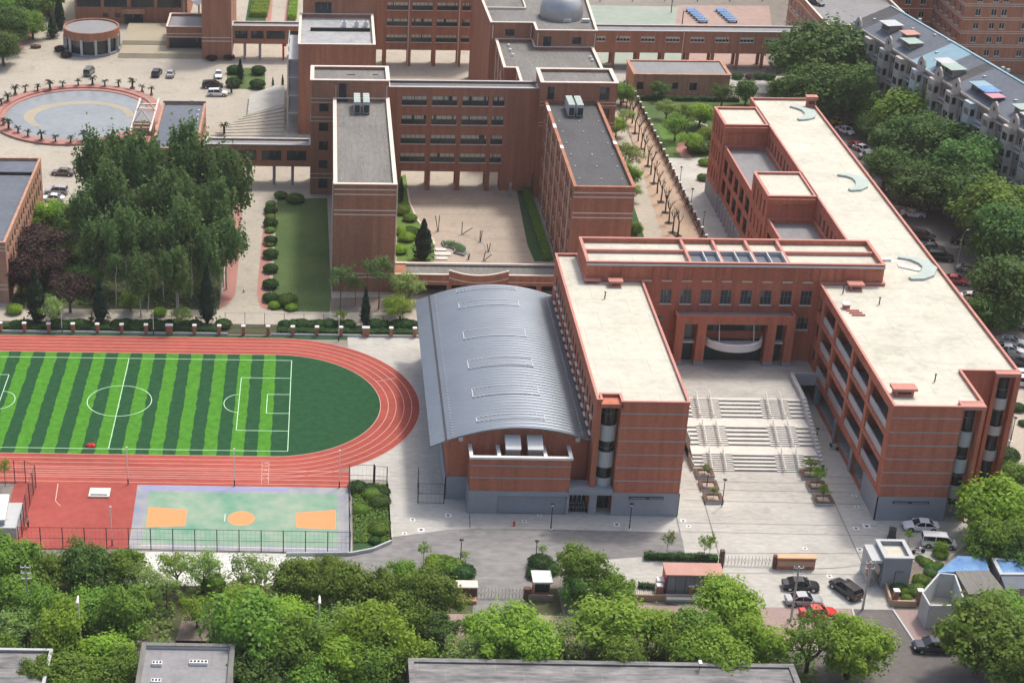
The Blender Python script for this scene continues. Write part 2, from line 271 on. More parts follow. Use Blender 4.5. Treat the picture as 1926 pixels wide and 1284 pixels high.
# ---------------------------------------------------------------- mesh builder
class MB:
    def __init__(s): s.v = []; s.f = []; s.m = []
    def face(s, pts, m=0):
        i = len(s.v); s.v += [tuple(p) for p in pts]; s.f.append(tuple(range(i, i+len(pts)))); s.m.append(m)
    def box(s, x0, x1, y0, y1, z0, z1, m=0, mt=None):
        if mt is None: mt = m
        s.face([(x0,y0,z0),(x1,y0,z0),(x1,y0,z1),(x0,y0,z1)], m); s.face([(x1,y1,z0),(x0,y1,z0),(x0,y1,z1),(x1,y1,z1)], m)
        s.face([(x0,y1,z0),(x0,y0,z0),(x0,y0,z1),(x0,y1,z1)], m); s.face([(x1,y0,z0),(x1,y1,z0),(x1,y1,z1),(x1,y0,z1)], m)
        s.face([(x0,y0,z1),(x1,y0,z1),(x1,y1,z1),(x0,y1,z1)], mt); s.face([(x0,y1,z0),(x1,y1,z0),(x1,y0,z0),(x0,y0,z0)], m)
    def prism(s, poly, z0, z1, m=0, mt=None, bottom=True):
        if mt is None: mt = m
        n = len(poly)
        for i in range(n):
            a, b = poly[i], poly[(i+1) % n]
            s.face([(a[0],a[1],z0),(b[0],b[1],z0),(b[0],b[1],z1),(a[0],a[1],z1)], m)
        s.face([(p[0],p[1],z1) for p in poly], mt)
        if bottom: s.face([(p[0],p[1],z0) for p in reversed(poly)], m)
    def tube(s, pts, rad, n=6, m=0, cap=True):
        pts = [Vector(p) for p in pts]
        if isinstance(rad, (int, float)): rad = [rad]*len(pts)
        rings = []
        for i, p in enumerate(pts):
            d = (pts[min(i+1, len(pts)-1)]-pts[max(i-1, 0)]).normalized()
            a = d.orthogonal().normalized() if abs(d.z) < 0.95 else Vector((1,0,0)); a = (a-d*a.dot(d)).normalized(); b = d.cross(a)
            i0 = len(s.v); s.v += [tuple(p+(a*math.cos(2*math.pi*k/n)+b*math.sin(2*math.pi*k/n))*rad[i]) for k in range(n)]; rings.append(i0)
        for j in range(len(rings)-1):
            for k in range(n):
                s.f.append((rings[j]+k, rings[j]+(k+1) % n, rings[j+1]+(k+1) % n, rings[j+1]+k)); s.m.append(m)
        if cap:
            s.f.append(tuple(rings[-1]+k for k in range(n))); s.m.append(m)
            s.f.append(tuple(rings[0]+k for k in reversed(range(n)))); s.m.append(m)
    def cyl(s, x, y, r, z0, z1, n=16, m=0): s.tube([(x,y,z0),(x,y,z1)], r, n, m)
    def ell(s, c, r, nu=12, nv=7, m=0, vmin=-90, jit=0, rnd=None):
        rings = []
        for j in range(nv+1):
            t = R(vmin+(90-vmin)*j/nv); i0 = len(s.v)
            for k in range(nu):
                q = 1+(rnd.uniform(-jit, jit) if jit else 0); a = 2*math.pi*k/nu
                s.v.append((c[0]+r[0]*math.cos(t)*math.cos(a)*q, c[1]+r[1]*math.cos(t)*math.sin(a)*q, c[2]+r[2]*math.sin(t)*q))
            rings.append(i0)
        for j in range(nv):
            for k in range(nu):
                s.f.append((rings[j]+k, rings[j]+(k+1) % nu, rings[j+1]+(k+1) % nu, rings[j+1]+k)); s.m.append(m)
    def mesh(s, name, mats, origin=(0,0,0), smooth=False):
        me = bpy.data.meshes.new(name); o = origin
        me.from_pydata([(x-o[0], y-o[1], z-o[2]) for x, y, z in s.v], [], s.f)
        for mm in mats: me.materials.append(mm)
        if len(mats) > 1: me.polygons.foreach_set('material_index', s.m)
        if smooth: me.polygons.foreach_set('use_smooth', [True]*len(s.f))
        me.update(); return me
    def build(s, name, mats, parent=None, origin=None, smooth=False):
        if not isinstance(mats, (list, tuple)): mats = [mats]
        mats = [M[x] if isinstance(x, str) else x for x in mats]
        if origin is None: origin = tuple(ROOT.get(parent.name, (0,0,0))) if parent else (0,0,0)
        o = bpy.data.objects.new(name, s.mesh(name, mats, origin, smooth)); col.objects.link(o)
        if parent: o.parent = parent
        else: o.location = origin
        return o
ROOT = {}
def tag(o, label=None, cat=None, group=None, kind=None):
    if label: o['label'] = label
    if cat: o['category'] = cat
    if group: o['group'] = group
    if kind: o['kind'] = kind
    return o
def thing(name, label, cat, loc=(0,0,0), rz=0.0, group=None, scale=None):
    o = bpy.data.objects.new(name, None); col.objects.link(o); o.location = loc; o.rotation_euler = (0,0,rz)
    o.empty_display_size = 0.5
    if scale: o.scale = (scale, scale, scale) if isinstance(scale, (int, float)) else scale
    ROOT[o.name] = tuple(loc); return tag(o, label, cat, group)
def child(name, me, parent, loc=(0,0,0), rz=0.0, scale=None):
    o = bpy.data.objects.new(name, me); col.objects.link(o); o.parent = parent; o.location = loc; o.rotation_euler = (0,0,rz)
    if scale: o.scale = scale
    return o
def struct(name, mb, mats, parent=None):
    o = mb.build(name, mats, parent)
    if not parent: o['kind'] = 'structure'
    return o
def offset(poly, d):
    n = len(poly); out = []
    for i in range(n):
        p0, p1, p2 = (Vector(poly[(i-1) % n]), Vector(poly[i]), Vector(poly[(i+1) % n]))
        e1 = (p1-p0).normalized(); e2 = (p2-p1).normalized(); n1 = Vector((e1.y,-e1.x)); n2 = Vector((e2.y,-e2.x))
        q = n1+n2; k = d/max(0.3, (1+n1.dot(n2))/1); out.append((p1.x+q.x*k, p1.y+q.y*k))
    return out
def ccw(poly):
    a = sum(poly[i][0]*poly[(i+1) % len(poly)][1]-poly[(i+1) % len(poly)][0]*poly[i][1] for i in range(len(poly)))
    return poly if a > 0 else poly[::-1]
def wallface(mb, p0, p1, z0, z1, holes=(), m=0, depth=0.20):
    p0 = Vector(p0); p1 = Vector(p1); Ln = (p1-p0).length; d = (p1-p0)/Ln; n = Vector((d.y,-d.x))
    us = sorted({0, Ln, *[h[0] for h in holes], *[h[1] for h in holes]}); vs = sorted({z0, z1, *[h[2] for h in holes], *[h[3] for h in holes]})
    def P(u, z, k=0): q = p0+d*u-n*k; return (q.x, q.y, z)
    for i in range(len(us)-1):
        for j in range(len(vs)-1):
            uc, vc = (us[i]+us[i+1])/2, (vs[j]+vs[j+1])/2
            if any(h[0] < uc < h[1] and h[2] < vc < h[3] for h in holes): continue
            mb.face([P(us[i],vs[j]), P(us[i+1],vs[j]), P(us[i+1],vs[j+1]), P(us[i],vs[j+1])], m)
    for h in holes:
        a, b, c, e = h[:4]
        mb.face([P(a,c), P(a,e), P(a,e,depth), P(a,c,depth)], m); mb.face([P(b,e), P(b,c), P(b,c,depth), P(b,e,depth)], m)
        mb.face([P(b,c), P(a,c), P(a,c,depth), P(b,c,depth)], m); mb.face([P(a,e), P(b,e), P(b,e,depth), P(a,e,depth)], m)
_WC = {}
def winmesh(w_, h_, frame, glass, sill, mull, trans):
    k = (round(w_,1), round(h_,1), frame, glass, sill, mull, trans)
    if k in _WC: return _WC[k]
    w2, h2 = w_, h_; t = 0.07; mb = MB()
    for a in (0, w2-t): mb.box(a, a+t, -0.05, 0.05, 0, h2)
    for a in (0, h2-t): mb.box(t, w2-t, -0.05, 0.05, a, a+t)
    for q in range(1, mull+1): x = w2*q/(mull+1); mb.box(x-t/2, x+t/2, -0.05, 0.05, t, h2-t)
    if trans: mb.box(t, w2-t, -0.04, 0.04, h2*0.55, h2*0.55+t)
    if sill: mb.box(-0.08, w2+0.08, -0.42, -0.06, -0.12, 0.0, 1)
    pm = MB(); pm.box(t*0.5, w2-t*0.5, 0.0, 0.03, t*0.5, h2-t*0.5)
    _WC[k] = (mb.mesh('window', [M[frame], M['trim']]), pm.mesh('pane', [M[glass]])); return _WC[k]
def window(root, p0, p1, h, depth=0.20, frame='frame_dark', glass='glass', sill=True, mull=2, trans=True):
    p0 = Vector(p0); p1 = Vector(p1); d = (p1-p0).normalized(); n = Vector((d.y,-d.x))
    q = p0+d*h[0]-n*(depth-0.08); r0 = ROOT[root.name]
    fm, pm = winmesh(h[1]-h[0], h[3]-h[2], frame, glass, sill, mull, trans)
    o = child('window', fm, root, (q.x-r0[0], q.y-r0[1], h[2]-r0[2]), math.atan2(d.y, d.x)); child('pane', pm, o, (0,0,0)); return o
def building(name, label, poly, z0, z1, wall='brick_old', roof='roof_grey', cop='trim', par=0.6, pt=0.35, holes=None, win=None, bands=(), bedges=None, copw=0.08, under=False, group=None, base=None, cat='building', trimmat=None):
    poly = ccw(poly); cx = sum(p[0] for p in poly)/len(poly); cy = sum(p[1] for p in poly)/len(poly)
    root = thing(name, label, cat, (cx, cy, z0), group=group); holes = holes or {}; win = win or {}
    mb = MB(); n = len(poly)
    for i in range(n):
        wallface(mb, poly[i], poly[(i+1) % n], z0, z1, holes.get(i, ()))
    if under: mb.face([(p[0],p[1],z0) for p in reversed(poly)])
    inner = offset(poly, -pt)
    for i in range(n):
        a, b = inner[i], inner[(i+1) % n]
        mb.face([(b[0],b[1],z1-par),(a[0],a[1],z1-par),(a[0],a[1],z1),(b[0],b[1],z1)])
    mb.build('wall', wall, root)
    rm = MB(); rm.face([(p[0],p[1],z1-par) for p in inner]); rm.build('roof', roof, root)
    cm = MB(); o2 = offset(poly, copw); i2 = offset(poly, -pt-copw*0.6)
    for i in range(n):
        a, b, c, d = o2[i], o2[(i+1) % n], i2[(i+1) % n], i2[i]
        cm.face([(a[0],a[1],z1),(b[0],b[1],z1),(b[0],b[1],z1+0.14),(a[0],a[1],z1+0.14)])
        cm.face([(a[0],a[1],z1+0.14),(b[0],b[1],z1+0.14),(c[0],c[1],z1+0.14),(d[0],d[1],z1+0.14)])
        cm.face([(c[0],c[1],z1),(d[0],d[1],z1),(d[0],d[1],z1+0.14),(c[0],c[1],z1+0.14)])
        cm.face([(b[0],b[1],z1),(a[0],a[1],z1),(d[0],d[1],z1),(c[0],c[1],z1)])
    cm.build('coping', cop, root)
    if bands:
        bm = MB(); es = bedges if bedges is not None else range(n)
        for i in es:
            p0, p1 = Vector(poly[i]), Vector(poly[(i+1) % n]); d = (p1-p0).normalized(); nn = Vector((d.y,-d.x))*0.06
            for (zb, hb) in bands:
                q = [p0, p1, p1+nn, p0+nn]
                bm.prism([(v.x, v.y) for v in q][::-1], zb, zb+hb)
        bm.build('trim', trimmat or cop, root)
    if base:
        bm = MB(); ro = offset(poly, 0.05)
        for i in (base[2] if len(base) > 2 else range(n)):
            a, b = ro[i], ro[(i+1) % n]; bm.face([(a[0],a[1],z0),(b[0],b[1],z0),(b[0],b[1],z0+base[0]),(a[0],a[1],z0+base[0])])
            c, d = poly[(i+1) % n], poly[i]; bm.face([(a[0],a[1],z0+base[0]),(b[0],b[1],z0+base[0]),(c[0],c[1],z0+base[0]),(d[0],d[1],z0+base[0])])
        bm.build('base', base[1], root)
    for i, hs in holes.items():
        for h in hs: window(root, poly[i], poly[(i+1) % n], h, **(win.get(i) or win.get('all') or {}))
    return root
def rect(x0, x1, y0, y1): return [(x0,y0),(x1,y0),(x1,y1),(x0,y1)]
def gridholes(u0, u1, nu, wu, rows):
    st = (u1-u0)/nu; return [(u0+st*i+(st-wu)/2, u0+st*i+(st+wu)/2, a, b) for i in range(nu) for a, b in rows]

# ================================================================ GROUND
def sheet(name, poly, z, mat, parent=None):
    mb = MB(); mb.face([(p[0],p[1],z) for p in ccw(list(poly))]); return struct(name, mb, mat, parent)
sheet('ground', rect(-470,690,-10,890), -0.05, 'ground')
sheet('campus_pavement', rect(-150,66,264.5,640), 0.0, 'paving')
sheet('plaza_pavement', [(8,264.4),(8,262),(4.7,262),(4.7,215),(10,215),(10,200)] + GP([(790,1003),(1000,1048),(1140,1100),(1370,1165),(1660,1165),(1720,1100),(1850,1000)]) + [(101,215),(101,225),(97,262),(97,264.4)], 0.0, 'concrete')
sheet('asphalt_road', GP([(595,1043),(662,1044),(700,1030),(735,1018),(790,1003),(840,996),(900,993),(1000,994),(1150,998),(1276,1001),(1284,1015),(1288,1042),(1215,1046),(1160,1050),(1060,1060),(1000,1062),(992,1078),(990,1110),(990,1160),(888,1160),(892,1110),(893,1085),(880,1068),(850,1058),(800,1068),(740,1085),(690,1105),(600,1110)]), 0.02, 'asphalt')
sheet('slab_pavement', GP([(252,1036),(592,1042),(592,1100),(240,1102)]), 0.015, 'slab')
sheet('planting_soil', rect(-90,31,140,188.5), 0.01, 'soil')
sheet('east_road', [(101,205),(175,205),(175,330),(150,345),(128,345),(122,395),(110,420),(86,345),(97,334),(97.2,225)], -0.01, 'asphalt_dark')
sheet('front_road', [(-90,150),(170,150),(170,176),(73.5,176),(72.6,184.9),(67.8,184.9),(66.9,176),(-90,176)], 0.03, 'asphalt_dark')
sheet('sidewalk', [(14,176.2),(66.7,176.2),(67.7,185),(38,185),(36,182.5),(14,182.5)], 0.034, 'sidewalk')
sheet('sidewalk', [(72.9,184.9),(73.8,176),(120,176),(120,184),(80,184.9)], 0.034, 'sidewalk')
sheet('east_pavement', GP([(1800,970),(1850,1010),(1840,1060),(1926,1075),(1926,640)])+[(97.5,216)], 0.012, 'paving')
mb = MB()
for a, b in (((67.7,185),(66.8,176)), ((72.8,184.9),(73.7,176)), ((73.7,175.9),(120,175.9)), ((14,176.1),(66.8,176.1))):
    a, b = Vector(a), Vector(b); d = (b-a).normalized(); n = Vector((-d.y, d.x))*0.12
    mb.prism(ccw([tuple(a+n), tuple(b+n), tuple(b-n), tuple(a-n)]), 0.0, 0.13)
struct('kerb', mb, 'whitegrey')
# dark joints in the plaza slab
mb = MB()
def strip(mb, p, q, w_, z, m=0):
    p, q = Vector(p[:2]), Vector(q[:2]); d = (q-p).normalized(); n = Vector((-d.y, d.x))*w_/2
    mb.face([(v.x, v.y, z) for v in (p-n, q-n, q+n, p+n)], m)
for (x0,y0,x1,y1) in [(1290,905,1622,910),(1285,940,1620,948),(1272,982,1652,989),(1272,999,1655,1007),(1290,920,1600,926),(1560,845,1600,848),(1545,895,1620,899),(1290,1040,1620,1040),(1350,1077,1640,1080),(1545,808,1570,810)]:
    strip(mb, G(x0,y0), G(x1,y1), 0.12, 0.012)
for (x0,y0,x1,y1) in [(1322,935,1353,1046),(1565,935,1622,1060),(883,965,884,993),(1272,970,1287,1040),(728,911,733,1018)]:
    strip(mb, G(x0,y0), G(x1,y1), 0.18, 0.014)
struct('pavement_joints', mb, 'asphalt')
mb = MB()
for (x,y) in [(776,977),(761,1003),(792,996),(986,980),(1160,986),(1285,979),(1015,969),(843,969),(1514,1031),(1617,1033),(1607,932),(1611,953),(1610,993),(1630,989),(1295,989),(1560,1083)]:
    a, b = G(x,y); q = random.uniform(0.3,0.55); mb.box(a-q, a+q, b-q, b+q, 0.0, 0.026, 0); mb.box(a-q*0.45, a+q*0.45, b-q*0.45, b+q*0.45, 0.0, 0.032, 1)
struct('manhole_covers', mb, ['white','frame_dark'])

# ---- running track and football pitch
YC, RI, RO_, XR, XL = 237.6, 16.4, 22.5, -6.9, -54.4
def stadium(r, n=48, zy=0):
    pts = []
    for i in range(n+1): a = -math.pi/2+math.pi*i/n; pts.append((XR+r*math.cos(a), YC+r*math.sin(a)))
    for i in range(n+1): a = math.pi/2+math.pi*i/n; pts.append((XL+r*math.cos(a), YC+r*math.sin(a)))
    return pts
def arcpart(r, y):
    pass
tp = stadium(RO_)
sheet('running_track', tp, 0.02, 'track')
sheet('running_track', [(-74,212.7),(4.6,212.7),(4.6,217.4),(-6.9,217.4),(-74,217.4)], 0.026, 'track')
trk = bpy.data.objects['running_track']
mb = MB()
def loop(mb, pts, w_, z, closed=True):
    n = len(pts)
    for i in range(n if closed else n-1): strip(mb, pts[i], pts[(i+1) % n], w_, z)
for k in range(0, 6): loop(mb, stadium(RI+0.05+k*1.2), 0.09, 0.034)
for y in (213.4,214.6,215.8,217.1): strip(mb, (-74,y), (4.5,y), 0.09, 0.036)
strip(mb, g('a2',720,285), g('a2',830,265), 0.1, 0.038)
struct('lane_lines', mb, 'line', trk)
mb = MB()
for x in (493,506): strip(mb, G(x,868), G(x-1,910), 0.06, 0.04)
struct('start_lines', mb, 'line', trk)
for i in range(6):
    cu = bpy.data.curves.new('lane_number', 'FONT'); cu.body = str(i+1); cu.size = 0.95; cu.align_x = 'CENTER'
    o = bpy.data.objects.new('lane_number', cu); col.objects.link(o); a, b = G(500, 906-i*7.2); o.location = (a+0.3, b, 0.042); o.rotation_euler = (0,0,R(90)); o.parent = trk; cu.materials.append(M['line'])
sheet('football_pitch', stadium(RI), 0.03, 'turf')
pit = bpy.data.objects['football_pitch']
mb = MB(); LW = 0.11; zz = 0.036
X0, X1, Y0, Y1, XM = -56.9, -4.4, 222.75, 252.05, -30.65
for a, b in (((X0,Y0),(X1,Y0)),((X1,Y0),(X1,Y1)),((X1,Y1),(X0,Y1)),((X0,Y1),(X0,Y0)),((XM,Y0),(XM,Y1))): strip(mb, a, b, LW, zz)
circ = [(XM+4.95*math.cos(t*math.pi/32), YC+4.95*math.sin(t*math.pi/32)) for t in range(64)]; loop(mb, circ, LW, zz)
PW = [g('a1',1265,308), g('a1',1242,584), g('a1',1404,395), g('a1',1398,494)]
for s_ in (1,-1):
    fx = lambda x: x if s_ > 0 else 2*XM-x
    xa = (PW[0][0]+PW[1][0])/2; ya, yb = PW[1][1], PW[0][1]; xb = (PW[2][0]+PW[3][0])/2; yc_, yd = PW[3][1], PW[2][1]
    for a, b in (((xa,ya),(X1,ya)),((xa,yb),(X1,yb)),((xa,ya),(xa,yb)),((xb,yc_),(X1,yc_)),((xb,yd),(X1,yd)),((xb,yc_),(xb,yd))): strip(mb, (fx(a[0]),a[1]), (fx(b[0]),b[1]), LW, zz)
    ym = (ya+yb)/2; arc = [(fx(xa-2.3*math.sin(math.pi*t/16)), ym-2.9*math.cos(math.pi*t/16)) for t in range(17)]; loop(mb, arc, LW, zz, False)
struct('pitch_lines', mb, 'line_white', pit)
sheet('grass_verge', rect(-60,4.6,260.0,261.0), 0.025, 'lawn_deep')
# courts
sheet('red_sports_court', [(-41,213.0),(-25.4,212.7),(-25.0,196.4),(-42,195.6)], 0.016, 'red_floor')
sheet('basketball_court', [(-25.4,212.7),(4.4,212.75),(4.3,195.9),(-25.0,196.3)], 0.018, 'blue_court')
ct = bpy.data.objects['basketball_court']
sheet('play_area', [(-23.6,210.9),(2.9,210.9),(2.8,197.4),(-23.4,197.6)], 0.022, 'green_court', ct)
sheet('purple_border', [(-24.8,212.4),(-4,212.4),(-4,211.4),(-24.8,211.4)], 0.024, 'purple_court', ct)
for p in (gP('a1',[(780,985),(980,1000),(975,1085),(768,1090)]), gP('a2',[(280,1005),(500,988),(500,1095),(285,1085)]), [(-10.35+1.85*math.cos(t*math.pi/12), 204.2+1.85*math.sin(t*math.pi/12)) for t in range(24)]): sheet('orange_key', p, 0.026, 'orange_court', ct)
mb = MB()
for a, b in (((-23.4,197.2),(2.8,196.9)),((-12.6,203.4),(-12.6,205.4))): strip(mb, a, b, 0.09, 0.028)
struct('court_lines', mb, 'line_pure', ct)
mb = MB(); strip(mb, g('b8',540,535), g('b8',515,700), 0.12, 0.022); strip(mb, g('b8',515,700), g('b8',560,745), 0.1, 0.022); struct('court_line', mb, 'line')
# garden bed
sheet('garden_bed_soil', [(4.9,213.6),(9.9,213.9),(9.9,199.2),(7,197.2),(4.9,196.4)], 0.02, 'lawn_deep')
mb = MB(); strip(mb, (9.95,214), (9.95,199), 0.2, 0.12); mb.box(9.85,10.05,199,214,0,0.12); mb.box(4.45,4.65,196,214,0,0.15); struct('kerb', mb, 'whitegrey')
# old campus grounds
sheet('path', [(-16.8,323.6),(-14.6,280),(-16.4,271.0),(-15,270),(-9,270),(-11.1,273.1),(-10.2,280),(-9.9,323.6)], 0.012, 'paving')
sheet('pink_path_border', [(-16.8,319),(-15.4,318),(-14.9,300),(-14.7,277),(-15.6,273.5),(-17.3,271.0),(-16.9,280)], 0.016, 'pink')
sheet('pink_path_border', [(-10.9,318),(-9.7,320),(-9.3,300),(-9.0,280),(-8.7,270.8),(-10.2,272.2),(-11.0,277)], 0.016, 'pink')
sheet('lawn', [(-8.6,322.6),(1.2,322.9),(2.0,276.3),(1.7,270.5),(-8.3,270.8)], 0.02, 'lawn')
sheet('planting_bed', [(-53,270.4),(-17.2,270.8),(-17.4,322),(-38,326),(-53,316)], 0.014, 'soil')
sheet('planting_bed', [(2.0,276.2),(1.8,270.6),(15.8,270.6),(15.8,277.4)], 0.018, 'brownground')
sheet('planting_bed', rect(-60,17,261.6,265.4), 0.022, 'soil')
sheet('courtyard_pavement', [(13,285.5),(42.4,285.5),(42.7,328),(13,328)], 0.015, 'court_paving')
sheet('courtyard_grass', gP('z6',[(885,180),(940,160),(965,340),(1010,440),(1110,570),(1120,700),(885,700)]), 0.03, 'lawn_bright')
sheet('courtyard_grass', gP('z6',[(1630,240),(1705,235),(1845,705),(1745,705),(1700,600),(1670,450)]), 0.03, 'lawn_deep')
mb = MB()
for (a,b,c,d) in [(965,340,1640,342),(1140,408,1660,412),(1360,486,1670,490),(1440,562,1690,566),(1440,640,1710,643)]: strip(mb, g('z6',a,b), g('z6',c,d), 0.14, 0.022)
pp = [g('z6',*q) for q in [(1130,515),(1200,515),(1290,540),(1370,565),(1430,600),(1440,640),(1420,700)]]; loop(mb, pp, 0.14, 0.024, False)
struct('pavement_joints', mb, 'asphalt')
mb = MB(); pp = [g('z6',*q) for q in [(950,250),(965,340),(1010,440),(1110,570),(1120,600)]]
for i in range(len(pp)-1): strip(mb, pp[i], pp[i+1], 0.35, 0.16)
struct('kerb', mb, 'trim')
# pink alley east of the old wing
sheet('pink_path', [(68.4,392),(71.3,392),(71.6,346),(71.2,304),(64.2,304),(65.3,330),(66.3,350)], 0.022, 'alley')
sheet('alley_pavement', [(57.5,360),(67,392),(66.3,350),(65.3,330),(64.2,304),(55,300),(56,330)], 0.018, 'paving')
sheet('verge_grass', [(53.2,340),(56.9,350),(61.5,330),(60.6,300),(53.6,282)], 0.024, 'lawn_deep')
sheet('garden_lawn', [(71.6,388),(100,388),(100,349),(72,348)], 0.018, 'lawn')
sheet('garden_lawn', gP('c5',[(370,480),(520,460),(600,530),(510,620),(470,660),(420,600)]), 0.022, 'lawn_bright')
sheet('garden_path', gP('c5',[(610,700),(545,700),(505,650),(515,610),(560,580),(640,565),(720,555),(720,580),(650,590),(590,615),(577,650),(600,685)]), 0.026, 'pink')
sheet('garden_path', gP('c5',[(590,440),(620,430),(720,485),(715,495)]), 0.027, 'paving')
sheet('garden_pavement', [(71.8,348),(82,348.5),(86,330),(86,262),(71.4,262)], 0.012, 'concrete')
sheet('rear_pavement', [(64,392),(120,392),(120,404),(64,409)], 0.011, 'concrete')
# north courts
sheet('north_sports_court', gP('z3',[(400,40),(1060,50),(1040,190),(430,190),(400,500),(1000,420)][:4]), 0.03, 'court_dull_green')
sheet('north_sports_court', gP('z3',[(1050,40),(1720,45),(1740,195),(1040,190)]), 0.028, 'court_dull_red')
sheet('north_sports_court', [(66,412),(90,412),(90,440),(66,440)], 0.024, 'court_dull_green')
sheet('north_sports_court', [(90,412),(108,412),(112,440),(90,440)], 0.022, 'court_dull_red')
sheet('forecourt_green_bed', gP('z1',[(1470,440),(1715,440),(1715,580),(1465,575)]), 0.02, 'lawn')
sheet('north_pink_path', gP('c4',[(500,0),(560,0),(540,240),(485,240)]), 0.02, 'pink')
sheet('north_pink_path', gP('c4',[(720,0),(760,0),(740,240),(690,240)]), 0.02, 'pink')
sheet('north_bed', gP('c4',[(290,0),(500,0),(480,240),(250,240)]), 0.018, 'lawn_deep')
sheet('wood_floor', GP([(0,-40),(112,-40),(60,45),(20,85),(0,100)]), 0.018, 'soil')
sheet('pink_path_border', GP([(112,-40),(124,-40),(75,55),(35,100),(25,98),(60,50)]), 0.02, 'pink')

# basin with raised rim
bc = (-54.6, 371.6)
def ellipse(c, rx, ry, n=64): return [(c[0]+rx*math.cos(2*math.pi*i/n), c[1]+ry*math.sin(2*math.pi*i/n)) for i in range(n)]
mb = MB()
def ring(mb, c, r1, r2, z0, z1, m=0, n=64):
    a, b = ellipse(c,*r1,n), ellipse(c,*r2,n)
    for i in range(n):
        j = (i+1) % n
        mb.face([(*a[i],z1),(*a[j],z1),(*b[j],z1),(*b[i],z1)], m)
        mb.face([(*a[i],z0),(*a[i],z1),(*a[j],z1),(*a[j],z0)][::-1], m); mb.face([(*b[i],z0),(*b[i],z1),(*b[j],z1),(*b[j],z0)], m)
ring(mb, bc, (17.0,18.2), (19.0,20.4), 0.0, 0.45); ring(mb, bc, (15.9,16.9), (17.0,18.2), 0.0, 0.2)
t = thing('fountain_basin', 'large round shallow basin with pink paved rim in the upper left forecourt', 'fountain', (*bc,0))
mb.build('rim', 'pink', t)
mb = MB(); mb.face([(x,y,0.06) for x,y in ellipse(bc,15.9,16.9)]); mb.build('basin_floor', 'pool', t)
mb = MB()
a_, b_ = ellipse((bc[0]+0.5,bc[1]-1),12.2,10.2), ellipse((bc[0]+1,bc[1]-2),10.2,9.2)
for i in range(0,40): mb.face([(*a_[i],0.075),(*a_[i+1],0.075),(*b_[i+1],0.075),(*b_[i],0.075)])
mb.build('cream_band', 'cream_paint', t)

# ================================================================ NEW SCHOOL
NB = [(z, 0.16) for z in (3.55,5.4,7.45,9.5,11.6,13.65,15.8)]
wg = dict(frame='frame_green', glass='glass_new', mull=1, trans=True)
# west block beside the vaulted hall; its shaft notch sits at the south-west corner
WB = [(37.2,207.0),(37.9,207.0),(37.9,208.6),(40.4,208.6),(40.4,206.5),(49.4,206.5),(49.4,246.2),(40.7,246.2),(40.7,255.9),(37.2,255.9)]
ww = [(255.9-y-0.6, 255.9-y+0.6, a, b) for y in [210.2+i*2.62 for i in range(17)] for a, b in ((13.4,15.3),(10.9,12.8))]
we = [(y-206.5-0.7, y-206.5+0.7, a, b) for y in [210+i*4.4 for i in range(8)] for a, b in ((14.0,16.0),(9.8,11.8),(5.6,7.6))]
rb = building('teaching_block', 'red brick teaching block with long cream roof beside the vaulted hall', WB, 0, 17.6, 'brick_new', 'roof_cream', 'coping_red', par=0.3, pt=.22, holes={9: ww, 5: we}, win={9: dict(frame='frame_green', glass='glass_dark', mull=0, trans=False, sill=True), 5: wg}, cat='school building')
def add_bands(root, x0, x1, y, zs, mat='greyband'):
    mb = MB()
    for z in zs: mb.box(x0, x1, y-0.05, y+0.03, z, z+0.16)
    mb.build('trim', mat, root)
add_bands(rb, 40.4, 49.45, 206.5, [5.4,7.45,9.5,11.6,13.65,15.8])
mb = MB(); mb.box(40.3,49.5,206.36,206.5,0,3.6); mb.box(49.4,49.52,206.36,215,0,3.6); mb.build('base', 'greystone', rb)
mb = MB(); mb.box(42.6,47.3,206.2,206.36,2.75,3.1)
for i in range(19): x = 42.8+i*0.235; mb.box(x, x+0.14, 206.15,206.2,2.83,3.03,1) if i not in (9,10) else None
mb.build('name_strip', ['frame_dark','greystone'], rb)
mb = MB(); mb.box(34.35,40.3,206.2,208.9,3.3,4.1,0); mb.build('canopy', 'greystone', rb)
mb = MB(); mb.box(37.3,38.3,206.6,208.8,0,3.3); mb.build('pier', 'greystone', rb)
mb = MB(); mb.box(34.6,37.2,208.7,208.8,0,3.2); mb.box(38.3,40.2,208.4,208.55,0,3.0); mb.build('door', 'glass_dark', rb)
mb = MB()
for i in range(5): mb.box(34.7+i*0.6,34.78+i*0.6,208.6,208.7,0,3.2)
mb.build('door_frame', 'white', rb)
def shaft(root, xc, y, r, tops, zb, zt):
    """glazed stair shaft with curved pale balcony fronts"""
    gm = MB(); gm.cyl(xc, y+0.35, r*0.9, zb, zt, 24); gm.build('shaft_glazing', 'glass_dark', root)
    bm = MB()
    for k in range(5):
        z = zb+(zt-zb)*(k+0.5)/5; bm.cyl(xc, y+0.35, r*0.93, z-0.05, z+0.05, 24)
    bm.build('shaft_frame', 'frame_green', root)
    for (a, b) in tops:
        pm = MB(); n = 20
        o1 = [(xc+r*math.cos(math.pi+math.pi*i/n), y+r*0.85*math.sin(math.pi+math.pi*i/n)) for i in range(n+1)]
        o2 = [(xc+(r-0.15)*math.cos(math.pi+math.pi*i/n), y+(r-0.15)*0.85*math.sin(math.pi+math.pi*i/n)) for i in range(n+1)]
        for i in range(n):
            pm.face([(*o1[i],a),(*o1[i+1],a),(*o1[i+1],b),(*o1[i],b)]); pm.face([(*o2[i+1],a),(*o2[i],a),(*o2[i],b),(*o2[i+1],b)])
            pm.face([(*o1[i],b),(*o1[i+1],b),(*o2[i+1],b),(*o2[i],b)])
        pm.face([(*p,a) for p in reversed(o1)]); pm.face([(*p,a+0.1) for p in o1]); pm.build('balcony', 'whitegrey', root)
shaft(rb, 39.15, 208.3, 1.22, [(11.1,13.5),(7.0,9.4),(3.3,5.3)], 3.3, 16.6)
